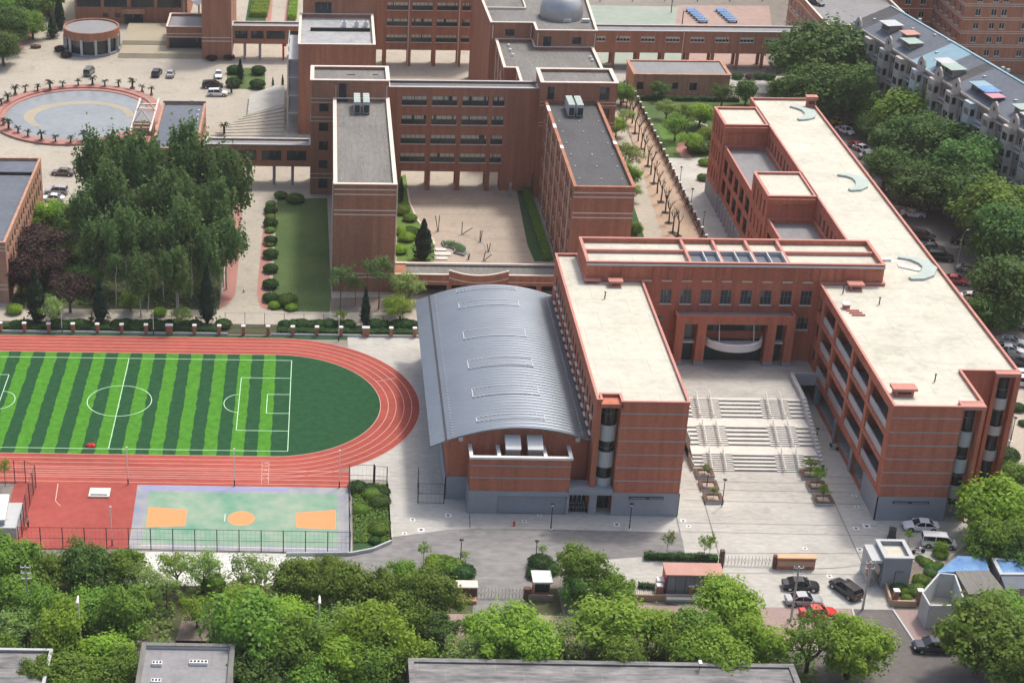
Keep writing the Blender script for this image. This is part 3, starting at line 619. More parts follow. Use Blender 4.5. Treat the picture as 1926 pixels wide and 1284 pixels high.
mb = MB(); mb.box(37.7,40.6,206.5,208.6,16.7,17.25); mb.build('shaft_lintel', 'brick_new', rb)
# vaulted sports hall
t = thing('sports_hall', 'vaulted sports hall with curved grey standing seam roof beside the running track', 'sports hall', (27,232,0))
mb = MB()
def vz(x): return 12.15-0.0205*(x-27.8)**2
xs = [17.9+19.2*i/24 for i in range(25)]
prof = [(17.9,0)]+[(37.1,0)]+[(x, vz(x)-0.2) for x in reversed(xs)]
for y, fl in ((210.3,0),(255.3,1)):
    pts = [(x,y,z) for x, z in prof]; mb.face(pts if not fl else pts[::-1])
mb.face([(17.9,255.3,0),(17.9,210.3,0),(17.9,210.3,vz(17.9)-.2),(17.9,255.3,vz(17.9)-.2)])
mb.build('wall', 'brick_new', t)
mb = MB(); xr = [15.4+21.75*i/40 for i in range(41)]
for i in range(40):
    a, b = xr[i], xr[i+1]
    mb.face([(a,209.0,vz(a)),(b,209.0,vz(b)),(b,256.0,vz(b)),(a,256.0,vz(a))]); mb.face([(b,209.0,vz(b)-.22),(a,209.0,vz(a)-.22),(a,256.0,vz(a)-.22),(b,256.0,vz(b)-.22)])
    mb.face([(a,209.0,vz(a)-.22),(b,209.0,vz(b)-.22),(b,209.0,vz(b)),(a,209.0,vz(a))])
mb.face([(15.4,209,vz(15.4)-.22),(15.4,209,vz(15.4)),(15.4,256,vz(15.4)),(15.4,256,vz(15.4)-.22)])
mb.build('roof', 'ribbed', t)
mb = MB(); mb.box(17.4,17.66,209.0,256.0,vz(17.66)-0.02,vz(17.66)+0.05); mb.build('gutter', 'black', t)
mb = MB()
for i in range(58): mb.box(18.3,18.5,209.5+i*0.8,209.68+i*0.8,vz(18.4),vz(18.4)+.1); mb.box(36.0,36.2,209.5+i*0.8,209.72+i*0.8,vz(36.1),vz(36.1)+.12)
mb.build('roof_clips', 'metal', t)
for ya, yb in ((254.2,254.9),(248.2,250.2),(237.3,239.9),(227.6,230.2),(218.8,221.3),(211.6,212.9)):
    mb = MB(); n = 16; xl = [21.8+9.3*i/n for i in range(n+1)]
    for i in range(n):
        a, b = xl[i], xl[i+1]
        for q in (ya, yb): 
            mb.prism([(a,q-.06),(b,q-.06),(b,q+.06),(a,q+.06)], vz((a+b)/2)-0.05, vz((a+b)/2)+0.1, 0)
        mb.face([(a,ya,vz(a)+.05),(b,ya,vz(b)+.05),(b,yb,vz(b)+.05),(a,yb,vz(a)+.05)], 1)
    for a in (21.8,31.1): mb.prism([(a-.08,ya),(a+.08,ya),(a+.08,yb),(a-.08,yb)], vz(a)-.05, vz(a)+.1, 0)
    mb.build('skylight', ['metal','ribbed'], t)
mb = MB(); mb.box(17.7,20.9,210.1,210.3,0,3.6); mb.box(17.7,17.88,210.1,255,0,3.6); mb.build('base', 'greystone', t)
for x in (19.6,35.6): mb = MB(); mb.box(x-.3,x+.3,210.1,210.3,vz(x)-1.5,vz(x)-0.9); mb.build('wall_vent', 'white', t)
# plant enclosure at the hall front
t = thing('plant_enclosure', 'open topped brick plant enclosure with white rim at the vaulted hall front', 'annexe', (27.6,208.4,0))
mb = MB(); o = rect(20.8,34.4,206.5,210.28)
wallface(mb, o[0], o[1], 0, 8.7, [(3.9,13.4,0.04,2.9)], 0, 0.2); wallface(mb, o[1], o[2], 0, 8.7); wallface(mb, o[3], o[0], 0, 8.7); mb.build('wall', 'brick_new', t)
mb = MB(); mb.box(20.65,20.8,206.38,210.2,0,3.6); wallface(mb, (20.65,206.38), (34.5,206.38), 0, 3.6, [(4.05,13.5,0.04,2.9)], 0, 0.2); mb.face([(20.65,206.38,3.6),(34.5,206.38,3.6),(34.5,206.5,3.6),(20.65,206.5,3.6)]); mb.box(34.42,34.52,206.38,208.6,0,3.6); mb.build('base', 'greystone', t)
mb = MB(); mb.box(24.72,34.18,206.62,206.7,0.0,2.9)
for i in range(12): mb.box(24.8,34.1,206.59,206.62,0.1+i*0.23,0.26+i*0.23)
mb.build('roller_shutter', 'greystone', t)
mb = MB(); mb.box(20.9,34.3,206.7,210.2,6.6,6.7)
for x in (24.5,30.8): mb.box(x,x+.3,206.9,210.2,6.7,8.6)
mb.build('deck', 'whitegrey', t)
mb = MB(); mb.box(20.6,34.6,206.3,206.85,8.65,8.95); mb.box(20.6,21.1,206.9,210.0,8.66,8.94); mb.box(34.1,34.6,206.9,210.0,8.66,8.94); mb.box(24.4,24.9,206.9,210,8.6,8.88); mb.box(30.7,31.2,206.9,210,8.6,8.88); mb.build('coping', 'white', t)
for z in (5.6,7.5): mb = MB(); mb.box(20.75,34.45,206.43,206.5,z,z+.14); mb.build('trim', 'greyband', t)
for i, x in enumerate((25.6,28.6)):
    tt = thing('ventilation_duct', 'white boxed ventilation duct, %s of two on the plant enclosure' % ('left' if i == 0 else 'right'), 'duct', (x+1,209,6.7), group='white ducts on the plant enclosure')
    mb = MB(); mb.box(x,x+2.0,207.9,209.2,6.75,9.6); mb.build('casing', 'metal', tt)
    mb = MB(); n = 8; arc = [(207.6+2.5*k/n, 9.55+0.9*math.sin(math.pi*0.5*k/n)) for k in range(n+1)]
    for k in range(n): a, b = arc[k], arc[k+1]; mb.face([(x-.05,a[0],a[1]),(x+2.05,a[0],a[1]),(x+2.05,b[0],b[1]),(x-.05,b[0],b[1])]); mb.face([(x-.05,a[0],9.4),(x-.05,a[0],a[1]),(x-.05,b[0],b[1]),(x-.05,b[0],9.4)])
    mb.face([(x-.05,207.6,9.4),(x+2.05,207.6,9.4),(x+2.05,207.6,9.55),(x-.05,207.6,9.55)]); mb.build('hood', 'white', tt)
# north link block with entrance
LB = rect(40.72,86.0,246.2,255.8)
w1 = [(52.4-40.72+i*3.07, 54.1-40.72+i*3.07, 13.75, 16.1) for i in range(8)]
w2 = [(52.4-40.72+i*3.07, 54.1-40.72+i*3.07, 9.6, 11.6) for i in (-0.3,7)]
rl = building('entrance_block', 'long red brick entrance block with a well of blue partitions in its roof', LB, 3.0, 20.5, 'brick_new', 'roof_cream', 'coping_red', par=0.7, holes={0: w1+w2}, win={0: dict(frame='frame_green', glass='glass_new', mull=2, trans=True)}, cat='school building')
mb = MB()
for i in range(32):
    x = 44.8+i*1.21
    if x > 81: break
    mb.box(x, x+0.16, 246.02, 246.2, 17.7, 19.8)
mb.build('pilaster', 'brick_new', rl)
mb = MB()
for i in range(12): x = 49.3+i*3.07; mb.box(x, x+1.5, 245.95, 246.2, 17.5, 17.66)
mb.build('ledge', 'trim', rl)
mb = MB(); mb.box(40.7,86.05,245.9,246.2,20.05,20.3); mb.build('eave_trim', 'whitegrey', rl)
mb = MB()
for x in (56.6,61.5,66.6,71.6): mb.box(x-.2,x+.2,246.6,255.4,19.9,20.55)
mb.box(41.2,56.4,251.3,251.7,19.9,20.4); mb.box(71.8,85.6,251.3,251.7,19.9,20.4); mb.box(56.8,71.4,250.9,251.3,19.9,20.5); mb.build('roof_rib', 'coping_red', rl)
mb = MB(); mb.box(56.8,71.4,246.6,246.7,19.85,20.5); mb.box(56.8,71.4,250.8,250.9,19.81,20.52); 
for x in (59.1,61.3,64.0,66.4,69.0,71.3): mb.box(x-.09,x+.09,246.7,250.8,19.83,20.58)
mb.build('well_partition', 'whitegrey', rl)
mb = MB(); mb.face([(56.85,246.7,19.86),(71.35,246.7,19.86),(71.35,250.8,19.86),(56.85,250.8,19.86)]); mb.build('well_floor', 'roof_blue', rl)
# portico
t = thing('portico', 'red brick entrance portico with square columns over dark glass doors', 'portico', (63.8,245,4.2))
px = [(54.9,56.2),(58.2,59.6),(68.9,70.3),(71.9,73.1)]
for a, b in px: mb = MB(); mb.box(a,b,244.0,245.2,4.9,11.3); mb.build('column', 'brick_new', t); mb = MB(); mb.box(a-.08,b+.08,243.92,245.28,4.2,4.95); mb.build('plinth', 'greystone', t)
mb = MB(); mb.box(54.8,73.1,243.95,246.18,11.3,12.3)
for (a,b,c,d) in ((54.8,73.1,243.95,244.3),(54.8,55.15,244.3,246.18),(72.75,73.1,244.3,246.18)): mb.box(a,b,c,d,12.3,12.75)
mb.build('lintel', 'brick_new', t)
mb = MB(); mb.box(55.2,72.7,244.3,246.15,12.3,12.34); mb.build('roof', 'roof_mid', t)
mb = MB(); mb.box(59.8,68.8,246.0,246.12,4.2,7.9); mb.box(59.8,68.8,246.0,246.12,9.3,11.25); mb.box(56.4,58.1,246.0,246.12,4.2,11.25); mb.box(70.5,71.8,246.0,246.12,4.2,11.25); mb.build('glazing', 'glass_green', t)
mb = MB()
for i in range(10): mb.box(59.8+i,59.86+i,245.9,246.0,4.2,7.9); mb.box(59.8+i,59.86+i,245.9,246.0,9.3,11.25)
mb.build('glazing_bars', 'frame_dark', t)
mb = MB(); mb.box(56.3,58.15,245.0,246.0,7.6,7.85); mb.box(70.4,71.85,245.0,246.0,7.6,7.85); mb.build('side_ledge', 'white', t)
mb = MB(); n = 24; cx_, cy_ = 64.2, 246.0
A = [(cx_-4.6*math.cos(math.pi*i/n), cy_-3.9*math.sin(math.pi*i/n)) for i in range(n+1)]
B = [(cx_-4.3*math.cos(math.pi*i/n), cy_-3.6*math.sin(math.pi*i/n)) for i in range(n+1)]
for i in range(n):
    mb.face([(*A[i],7.4),(*A[i+1],7.4),(*A[i+1],8.6),(*A[i],8.6)]); mb.face([(*A[i],8.6),(*A[i+1],8.6),(*B[i+1],8.6),(*B[i],8.6)]); mb.face([(*B[i+1],7.4),(*B[i],7.4),(*B[i],8.6),(*B[i+1],8.6)])
mb.face([(*p,7.4) for p in reversed(A)]); mb.face([(*p,7.6) for p in A]); mb.build('curved_canopy', 'white', t)
mb = MB(); mb.tube([(61.6,243.1,7.7),(61.6,244.6,11.3)],0.06); mb.tube([(66.9,243.1,7.7),(66.9,244.6,11.3)],0.06)
for rr in (1.0,1.5): loop_ = [(64.2+rr*math.sin(R(a)),244.6-rr*0.8*math.cos(R(a)),7.9) for a in range(-80,81,16)]; mb.tube(loop_,0.07)
mb.build('canopy_rods', 'white', t)
# terrace, grand stair, walls
t = thing('entrance_terrace', 'raised concrete terrace in front of the entrance portico', 'terrace', (62,240,0))
mb = MB(); mb.box(49.42,72.4,233.4,246.15,0,4.2); mb.box(72.42,77.6,240.5,246.15,2.9,4.2); mb.build('slab', 'concrete', t)
mb = MB(); mb.box(72.42,72.7,219.2,240.2,0,1.0)
n = 20
for i in range(n):
    ya, yb = 219.2+i*(15/n), 219.2+(i+1)*(15/n); z = min(4.9, 0.95+4.2*max(0,(yb-219.5))/13.9); mb.box(72.2,72.75,ya,yb+0.001*i,0,z+0.05)
mb.box(72.2,72.75,234.21,240.5,0,5.0); mb.box(72.75,77.5,240.3,240.6,2.9,4.9); mb.build('parapet', 'whitegrey', t)
mb = MB(); mb.box(72.8,77.4,245.9,246.1,0,2.9); mb.build('underpass_shade', 'black', t)  # black panel stands for the shade in the passage under the slab
t = thing('grand_staircase', 'wide pale stone staircase of three flights leading up to the terrace', 'staircase', (63,226,0))
mb = MB(); fl = [(218.9,221.8,0,1.4),(223.9,227.7,1.4,2.8),(229.8,233.4,2.8,4.2)]
aisl = [(55.6,59.9),(66.0,70.2)]; wide = [(54.0,55.6),(59.9,66.0),(70.2,72.2)]
for (ya,yb,za_,zb_) in fl:
    for (xa,xb) in wide:
        for k in range(5): h = (zb_-za_)/5; mb.box(xa+.002,xb-.002,ya+(yb-ya)*k/5,yb,za_+h*k if k else 0,za_+h*(k+1))
    for (xa,xb) in aisl:
        for k in range(10): h = (zb_-za_)/10; mb.box(xa,xb,ya+(yb-ya)*k/10-0.14,yb,za_+h*k if k else 0,za_+h*(k+1)-0.002)
mb.box(54,72.2,221.8,223.9,0,1.395); mb.box(54,72.2,227.7,229.8,0,2.795); mb.build('steps', 'step_light', t)
mb = MB()
for (ya,yb,za_,zb_) in fl:
    for (xa,xb) in wide:
        for k in range(5): h = (zb_-za_)/5; y = ya+(yb-ya)*k/5; mb.box(xa+.02,xb-.02,y-0.015,y,za_+h*k+0.02,za_+h*(k+1)-0.07)
    for (xa,xb) in aisl:
        for k in range(10): h = (zb_-za_)/10; y = ya+(yb-ya)*k/10-0.14; mb.box(xa+.02,xb-.02,y-0.012,y,za_+h*k+0.01,za_+h*(k+1)-0.04)
mb.build('riser_joint', 'greyband', t)
for x in (56.6,58.6,67.0,69.1):
    for (ya,yb,za_,zb_) in fl:
        mb = MB(); mb.tube([(x,ya-.5,za_+.85),(x,ya,za_+.95),(x,yb,zb_+.9),(x,yb+.7,zb_+.9)],0.075,6)
        mb.tube([(x,ya,za_+.5),(x,yb,zb_+.5)],0.05,5)
        for k in range(7): q = k/6; mb.tube([(x,ya+(yb-ya)*q,za_+(zb_-za_)*q),(x,ya+(yb-ya)*q,za_+(zb_-za_)*q+.93)],0.03,5)
        mb.build('handrail', 'white', t)
mb = MB(); mb.face([(54.0,218.9,0),(54.0,226.5,0),(54.0,226.5,2.9),(54.0,218.9,1.1)][::-1]); mb.box(53.85,53.98,218.9,226.5,0,1.2); mb.box(53.85,53.98,222.5,233.4,0,3.2); mb.box(49.45,53.85,233.3,233.4,0,4.15)
mb.build('side_wall', 'pad_green', t)
# east wing
EW = [(76.4,246.0),(76.4,206.3),(85.6,206.3),(85.6,207.7),(88.6,207.7),(88.6,217.0),(96.6,217.0),(96.6,334.9),(84.9,334.9),(84.9,255.8),(86.1,255.8),(86.1,246.0)]
EW = ccw(EW); 
def edge_index(poly, a, b):
    for i in range(len(poly)):
        if (Vector(poly[i])-Vector(a)).length < .02 and (Vector(poly[(i+1) % len(poly)])-Vector(b)).length < .02: return i
iw = edge_index(EW,(76.4,246.0),(76.4,206.3))
bays = [(208.3,216.7),(217.7,225.5),(226.5,234.8)]
gh = [(246-b, 246-a, z0_, z1_) for a, b in bays for z0_, z1_ in ((4.35,7.9),(8.55,12.1),(12.75,16.3))]
gh += [(246-245.2, 246-243.0, z0_, z1_) for z0_, z1_ in ((9.2,11.6),(13.4,15.9),(5.2,7.4))] + [(246-241.9, 246-235.8, z0_, z1_) for z0_, z1_ in ((4.35,7.9),(8.55,12.1),(12.75,16.3))]
ground_open = [(246-b, 246-a, 0.03, 3.3) for a, b in ((213.5,219.0),(219.9,227.9),(228.8,239.2),(240,245.5))]
iE = edge_index(EW,(84.9,334.9),(84.9,255.8))
eh = [(334.9-y-0.5, 334.9-y+0.5, 13.6, 15.8) for y in [259+i*2.4 for i in range(9)]+[295+i*2.4 for i in range(10)]]
root = thing('east_wing', 'L shaped red brick wing with open balconies and long cream roof on the right', 'school building', (86,270,0))
mb = MB(); n = len(EW)
for i in range(n):
    hs = gh+ground_open if i == iw else (eh if i == iE else ())
    wallface(mb, EW[i], EW[(i+1) % n], 0, 17.6, hs, 0, 0.55 if i == iw else 0.3)
inner = offset(EW, -0.22)
for i in range(n): a, b = inner[i], inner[(i+1) % n]; mb.face([(*b,17.25),(*a,17.25),(*a,17.6),(*b,17.6)])
mb.build('wall', 'brick_new', root)
rm = MB(); rm.face([(*p,17.25) for p in inner]); rm.build('roof', 'roof_cream', root)
cm = MB(); o2, i2 = offset(EW, .08), offset(EW, -.27)
for i in range(n):
    a, b, c, d = o2[i], o2[(i+1) % n], i2[(i+1) % n], i2[i]
    cm.face([(*a,17.6),(*b,17.6),(*b,17.74),(*a,17.74)]); cm.face([(*a,17.74),(*b,17.74),(*c,17.74),(*d,17.74)]); cm.face([(*c,17.6),(*d,17.6),(*d,17.74),(*c,17.74)]); cm.face([(*b,17.6),(*a,17.6),(*d,17.6),(*c,17.6)])
cm.build('coping', 'coping_red', root)
for h in eh: window(root, EW[iE], EW[(iE+1) % n], h, depth=.3, frame='frame_green', glass='glass_dark', mull=0, trans=False, sill=False)
add_bands(root, 76.4, 85.65, 206.3, [5.4,7.45,9.5,11.6,13.65,15.8])
mb = MB(); mb.box(76.25,85.7,206.16,206.3,0,3.7); mb.box(76.25,76.4,206.16,213.2,0,3.7)
mb.build('base', 'greystone', root)
for y in (219.45,228.35,239.6): mb = MB(); mb.box(76.25,77.0,y-.42,y+.42,0,3.5); mb.build('pier', 'greystone', root)
mb = MB(); mb.box(85.62,88.6,207.55,207.68,0,2.6); mb.build('base', 'greystone', root)
mb = MB(); mb.box(78.4,83.3,206.02,206.16,2.75,3.1)
for i in range(17): x = 78.6+i*0.27; mb.box(x, x+0.17, 205.97,206.02,2.83,3.03,1) if i not in (7,8) else None
mb.build('name_strip', ['frame_dark','greystone'], root)
# inner gallery: floors, back wall, railings
mb = MB()
for z in (4.2,8.4,12.6): mb.box(76.98,79.2,208.0,242.2,z-.12,z+.1)
mb.build('gallery_floor', 'roof_mid', root)
mb = MB()
gw = [(242.1-y-1.3, 242.1-y+1.3, z+1.0, z+2.9) for y in (210.5,214.3,219.6,223.6,228.6,232.6,238.5) for z in (4.3,8.5,12.7)]
wallface(mb, (79.2,242.2), (79.2,208.0), 0, 17.0, gw); 
for y in (208.0,217.2,226.0,235.3,242.2): mb.box(76.98,79.19,y-.12,y+.12,4.2,17.0)
mb.build('gallery_wall', 'brick_new', root)
for h in gw: window(root, (79.2,242.2), (79.2,208.0), h, frame='white', glass='glass_dark', mull=2, trans=False, sill=False)
for a, b in bays+[(235.8,241.9)]:
    for z in (4.35,8.55,12.75): mb = MB(); mb.box(76.62,76.8,a+.02,b-.02,z,z+1.15); mb.build('railing', 'whitegrey', root)
for z0_, z1_ in ((9.2,11.6),(13.4,15.9),(5.2,7.4)): mb = MB(); mb.box(76.8,76.9,243.0,245.2,z0_,z1_); mb.build('window', 'glass_new', root)
mb = MB(); mb.box(79.0,79.1,206.6,246,0,3.9); mb.build('undercroft_shade', 'black', root)  # black sheet over the back wall, painting the shade of the recess
shaft(root, 87.1, 207.9, 1.0, [(11.1,13.4),(7.0,9.1),(3.0,5.0)], 2.0, 16.9)
shaft(root, 94.8, 217.2, 1.05, [(11.9,13.6),(7.8,9.2),(3.7,5.3)], 0.0, 16.6)
for q in ((88.1,88.6,206.3,207.66),(95.9,96.6,216.0,216.96),(93.2,93.7,216.3,216.96)): mb = MB(); mb.box(*q,0,17.2); mb.build('shaft_pier', 'brick_new', root)
mb = MB(); mb.box(85.62,88.62,206.3,207.66,17.2,17.7); mb.box(93.2,96.6,216.0,216.96,17.2,17.7); mb.build('shaft_lintel', 'coping_red', root)
mb = MB(); mb.face([(77,255.4,17.27),(96.2,255.4,17.27),(96.2,255.9,17.27),(77,255.9,17.27)]); mb.box(86.2,90,255.3,255.9,17.25,17.6); mb.build('roof_joint', 'white', root)
# garden side sub blocks and terraces
vw = lambda y0,y1,n: gridholes(0.7, y1-y0-0.7, n, 0.9, ((4.6,7.2),(8.8,11.6),(13.2,16.2)))
for nm, y0, y1, lab in (('stair_block',318.5,329.0,'small cream roofed brick block at the far end of the right wing'),('stair_block',281.8,293.5,'small cream roofed brick block midway along the right wing')):
    r_ = building(nm, lab, rect(76.6,84.88,y0,y1), 0, 17.6, 'brick_new', 'roof_cream', 'coping_red', par=.3, holes={3: vw(y0,y1,4)}, win={3: dict(frame='brick_new', glass='glass_dark', mull=0, trans=False, sill=False, depth=.5)}, cat='school building', base=(3.4,'greystone',(0,3)), copw=0.12)
    mb = MB(); mb.box(76.55,84.85,y0-.5,y0-.02,16.4,17.3); mb.build('overhang', 'brick_new', r_)
for y0, y1, lab in ((293.52,318.48,'grey floored roof terrace between the two small brick blocks'),(255.85,281.78,'grey floored roof terrace just behind the entrance block roof')):
    nb = int((y1-y0)/4.2); hs = gridholes(0.6, y1-y0-0.6, nb, 3.1, ((4.6,7.6),(8.7,11.6)))
    r_ = building('terrace_block', lab, rect(76.9,84.86,y0,y1), 0, 13.5, 'brick_new', 'roof_mid', 'coping_red', par=.75, pt=.3, holes={3: hs}, win={3: dict(frame='whitegrey', glass='glass_dark', mull=2, trans=True, sill=False, depth=.9)}, cat='school building', base=(3.6,'greystone',(3,)), copw=.02)
    mb = MB()
    for i in range(nb*2+1): y = y0+.3+i*(y1-y0-.6)/(nb*2); mb.box(76.45,76.85,y-.2,y+.2,0,3.6)
    mb.build('colonnade', 'whitegrey', r_)
# rooftop things of the new school
def vent(k, x, y, z, lab, s=(1.3,0.9,0.9), px_=None):
    a, b = g(k,x,y,z) if k else (x, y)
    t = thing('roof_vent', lab, 'roof vent', (a,b,z), group='red brick roof vents')
    mb = MB(); mb.box(a-s[0]*.42,a+s[0]*.42,b-s[1]*.42,b+s[1]*.42,z,z+s[2]*.75); mb.build('shaft', 'brick_new', t)
    mb = MB(); mb.box(a-s[0]*.3,a+s[0]*.3,b-s[1]*.44,b-s[1]*.42,z+s[2]*.3,z+s[2]*.6); mb.build('louvre', 'frame_dark', t)
    mb = MB(); mb.prism([(a-s[0]*.55,b-s[1]*.55),(a+s[0]*.55,b-s[1]*.55),(a+s[0]*.55,b+s[1]*.55),(a-s[0]*.55,b+s[1]*.55)], z+s[2]*.75, z+s[2]); mb.build('cap', 'coping_red', t)
vent('a3',968,98,17.25,'small red brick roof vent near the entrance block on the left roof', (2.0,1.3,1.1))
vent('a3',856,82,17.25,'low red brick roof vent against the entrance block wall', (2.3,1.0,.7))
vent('a4',1082,330,17.25,'small red brick roof vent next to the white cabinet', (2.2,1.4,1.1))
vent('a4',1320,855,17.25,'large red brick roof vent near the front of the right wing', (3.0,1.6,1.3))
vent('z8',420,70,17.25,'red brick roof vent at the far corner of the right wing', (2.0,1.4,2.2))
t = thing('cabinet', 'tall white cabinet standing on the roof against the entrance block', 'cabinet', (*g('a4',1055,298,17.25),17.25))
c_ = ROOT[t.name]; mb = MB(); mb.box(c_[0]-.8,c_[0]+.7,c_[1]-.5,c_[1]+.4,17.25,19.2); mb.build('body', 'white', t); mb = MB(); mb.box(c_[0]-.6,c_[0]+.5,c_[1]-.54,c_[1]-.5,17.5,19.0); mb.build('door', 'whitegrey', t)
a, b = g('a4',1040,425,17.25); t = thing('chimney', 'low chimney with three red louvre slats beside the balcony edge', 'chimney', (a,b,17.25))
mb = MB(); mb.box(a-.5,a+.4,b-.3,b+.5,17.25,17.9,0); mb.build('stack', 'brick_new', t); mb = MB(); mb.box(a-.6,a+.5,b-.4,b+.6,17.9,18.05); mb.build('cap', 'white', t)
mb = MB()
for k in range(3): mb.box(a-.2+k*.2,a+1.6+k*.25,b-1.0-k*.75,b-.75-k*.75,17.27,17.5)
mb.build('louvre', 'coping_red', t)
for i, (k, pts, lab) in enumerate([('z8',[(290,75),(340,85),(385,100),(410,120),(405,140),(380,150),(340,158)],'far'),('z8',[(590,510),(650,515),(705,530),(735,555),(735,580),(710,598),(665,605)],'middle'),('z8',[(975,1035),(1060,1045),(1130,1070),(1165,1100),(1150,1140),(1110,1160),(1050,1168)],'near')]):
    pp = [Vector(g(k,x,y,17.25)) for x, y in pts]; t = thing('curved_roof_pad', 'grey green hook shaped pad, the %s one of three on the cream roof' % {'far':'farthest','middle':'middle','near':'nearest'}[lab], 'roof pad', (pp[3].x,pp[3].y,17.25), group='hook shaped pads on the cream roof')
    mb = MB(); L_, R_ = [], []
    for j, p in enumerate(pp):
        d = (pp[min(j+1,6)]-pp[max(j-1,0)]).normalized(); nn = Vector((-d.y,d.x)); w_ = [.35,.8,1.2,1.4,1.3,1.0,.5][j]; L_.append(p+nn*w_); R_.append(p-nn*w_*.6)
    poly = [tuple(p) for p in L_]+[tuple(p) for p in reversed(R_)]; mb.prism(ccw(poly), 17.26, 17.62); mb.build('slab', 'pad_green', t)
a, b = g('a4',1350,222,17.25); mb = MB(); mb.prism(ccw([g('a4',*q,17.25) for q in ((1295,205),(1310,208),(1415,232),(1400,242),(1300,220))]),17.26,17.45); tag(mb.build('roof_panel','white',origin=(a,b,17.25)),'loose white panel lying on the cream roof near a hook shaped pad','panel')
for i, (k,x,y) in enumerate([('a3',918,160),('a4',1203,405),('a4',1480,790),('a4',1022,350),('b5',0,0)][:4]):
    a, b = g(k,x,y,17.25); t = thing('vent_pipe', ['thin dark vent pipe on the teaching block roof','thin dark vent pipe in the middle of the right wing roof','thin dark vent pipe near the front of the right wing roof','short dark vent pipe next to the white cabinet'][i], 'vent pipe', (a,b,17.25)); mb = MB(); mb.cyl(a,b,.09,17.25,18.35,8); mb.build('pipe','frame_dark',t); mb = MB(); mb.cyl(a,b,.16,18.35,18.45,8); mb.build('cap','frame_dark',t)
# ================================================================ OLD SCHOOL
WO = dict(frame='frame_dark', glass='glass', mull=4, trans=True)
SM = dict(frame='frame_dark', glass='glass_dark', mull=1, trans=False, sill=False)
rows5 = [(1.2,3.2),(5.2,7.2),(9.1,11.1),(13.0,15.0),(16.9,18.7)]
r_ = building('classroom_wing', 'grey roofed brick classroom wing left of the tan courtyard', rect(2.2,12.8,279.0,325.0), 0, 20.0, roof='roof_grey', par=.5, pt=.45, bands=[(19.0,.2),(18.1,.2),(15.2,.2),(14.4,.2),(3.4,.16),(2.7,.16)], bedges=[0], holes={3: gridholes(2,44,12,2.2,rows5[1:])}, win={'all':SM}, copw=.15)
mb = MB(); mb.tube([(2.0,280.2,0),(2.0,280.2,20)],.12); mb.tube([(12.95,279.4,0),(12.95,279.4,20)],.1); mb.build('rain_pipe','trim',r_)
def roof_bits(root, pts, z, r=.14, h=.25):
    mb = MB()
    for a, b in pts: mb.cyl(a, b, r, z, z+h, 6)
    mb.build('roof_drain', 'white', root)
roof_bits(r_, [(x,y) for y in (283,290,297,304,312) for x in (3.4,7.6,11.4)], 19.5, .09, .16)
r2 = building('classroom_wing', 'dark roofed brick classroom wing right of the tan courtyard', rect(42.9,53.2,279.0,325.0), 0, 20.0, roof='roof_dark', cop='brick_old', par=.5, pt=.4, bands=[(18.9,.2),(18.1,.2),(15.2,.2),(14.35,.2),(3.4,.16)], bedges=[0], trimmat='trim', holes={3: gridholes(1.5,44.5,17,1.45,rows5)}, win={'all':dict(frame='brick_old', glass='glass_dark', mull=0, trans=False, sill=True, depth=.45)}, copw=.1)
mb = MB()
for y in (283,289,296,303,310,317): mb.tube([(42.7,y,0),(42.7,y,19.8)],.1)
mb.build('rain_pipe','trim',r2)
mb = MB()
for y, q in ((318,3.2),(308.5,2.2),(297.5,1.6)): mb.box(42.75,43.35,y,y+q,20.13,20.22)
mb.box(52.6,53.25,300,301.6,20.13,20.22); mb.build('coping_patch','white',r2)
roof_bits(r2, [(x,y) for y in (284,290,296,302,308,314) for x in (44.4,48.2,51.8)], 19.5, .12, .25)
tw = [(1.6,3.4,a,b) for a,b in ((17.2,18.8),(13.2,14.9),(9.3,11.1),(5.5,7.2),(1.3,3.4))]
r_ = building('stair_tower', 'square brick stair tower behind the left classroom wing', rect(-2.2,12.8,325.02,334.0), 0, 23.5, roof='roof_grey', par=.5, pt=.45, holes={0: tw}, win={'all':SM}, bands=[(19.8,.15),(19.0,.15),(16.0,.15),(15.2,.15),(4.3,.15),(3.4,.15)], bedges=[0,3], copw=.2)
mb = MB(); mb.box(3.2,4.6,324.9,325.0,20,22.9); mb.build('door','glass_dark',r_); mb = MB(); mb.box(2.9,4.9,324.2,325.0,19.5,20.0); mb.build('door_step','frame_dark',r_)
mb = MB(); mb.tube([(2.6,324.9,19.5),(2.6,324.9,22.6)],.08); mb.tube([(12.4,324.9,19.5),(12.4,324.9,22.6)],.08); mb.build('rain_pipe','trim',r_)
mb = MB(); mb.box(4.8,6.4,330,330.4,23.0,23.1); mb.box(9.8,10.8,330.3,330.6,23.0,23.1); mb.build('roof_hatch','frame_dark',r_)
r_ = building('stair_tower', 'square brick stair tower behind the right classroom wing', rect(42.1,56.7,325.02,334.0), 0, 23.5, roof='roof_grey', par=.5, pt=.45, bands=[(19.6,.15),(18.9,.15),(15.4,.15),(14.7,.15)], bedges=[0,1], holes={0:[(11.6,13.4,16.2,18.4),(11.6,13.4,12.2,14.2),(11.6,13.4,8.2,10.2)]}, win={'all':SM}, copw=.2)
mb = MB(); mb.box(43.4,44.6,324.9,325.0,20,22.7); mb.box(53.4,55.2,324.9,325.0,20.2,22.7); mb.build('door','glass_dark',r_)
def pillars(root, pts, z, mat='brick_old', s=.45):
    for a, b in pts: mb = MB(); mb.box(a-s,a+s,b-s,b+s,0,z); mb.build('column', mat, root)
mh = [(a,b,c,d) for (a,b) in ((2.7,7.6),(8.6,13.5),(14.5,19.6),(20.4,22.7)) for (c,d) in ((17.7,19.6),(13.8,15.65),(9.8,11.7),(6.0,7.8))]
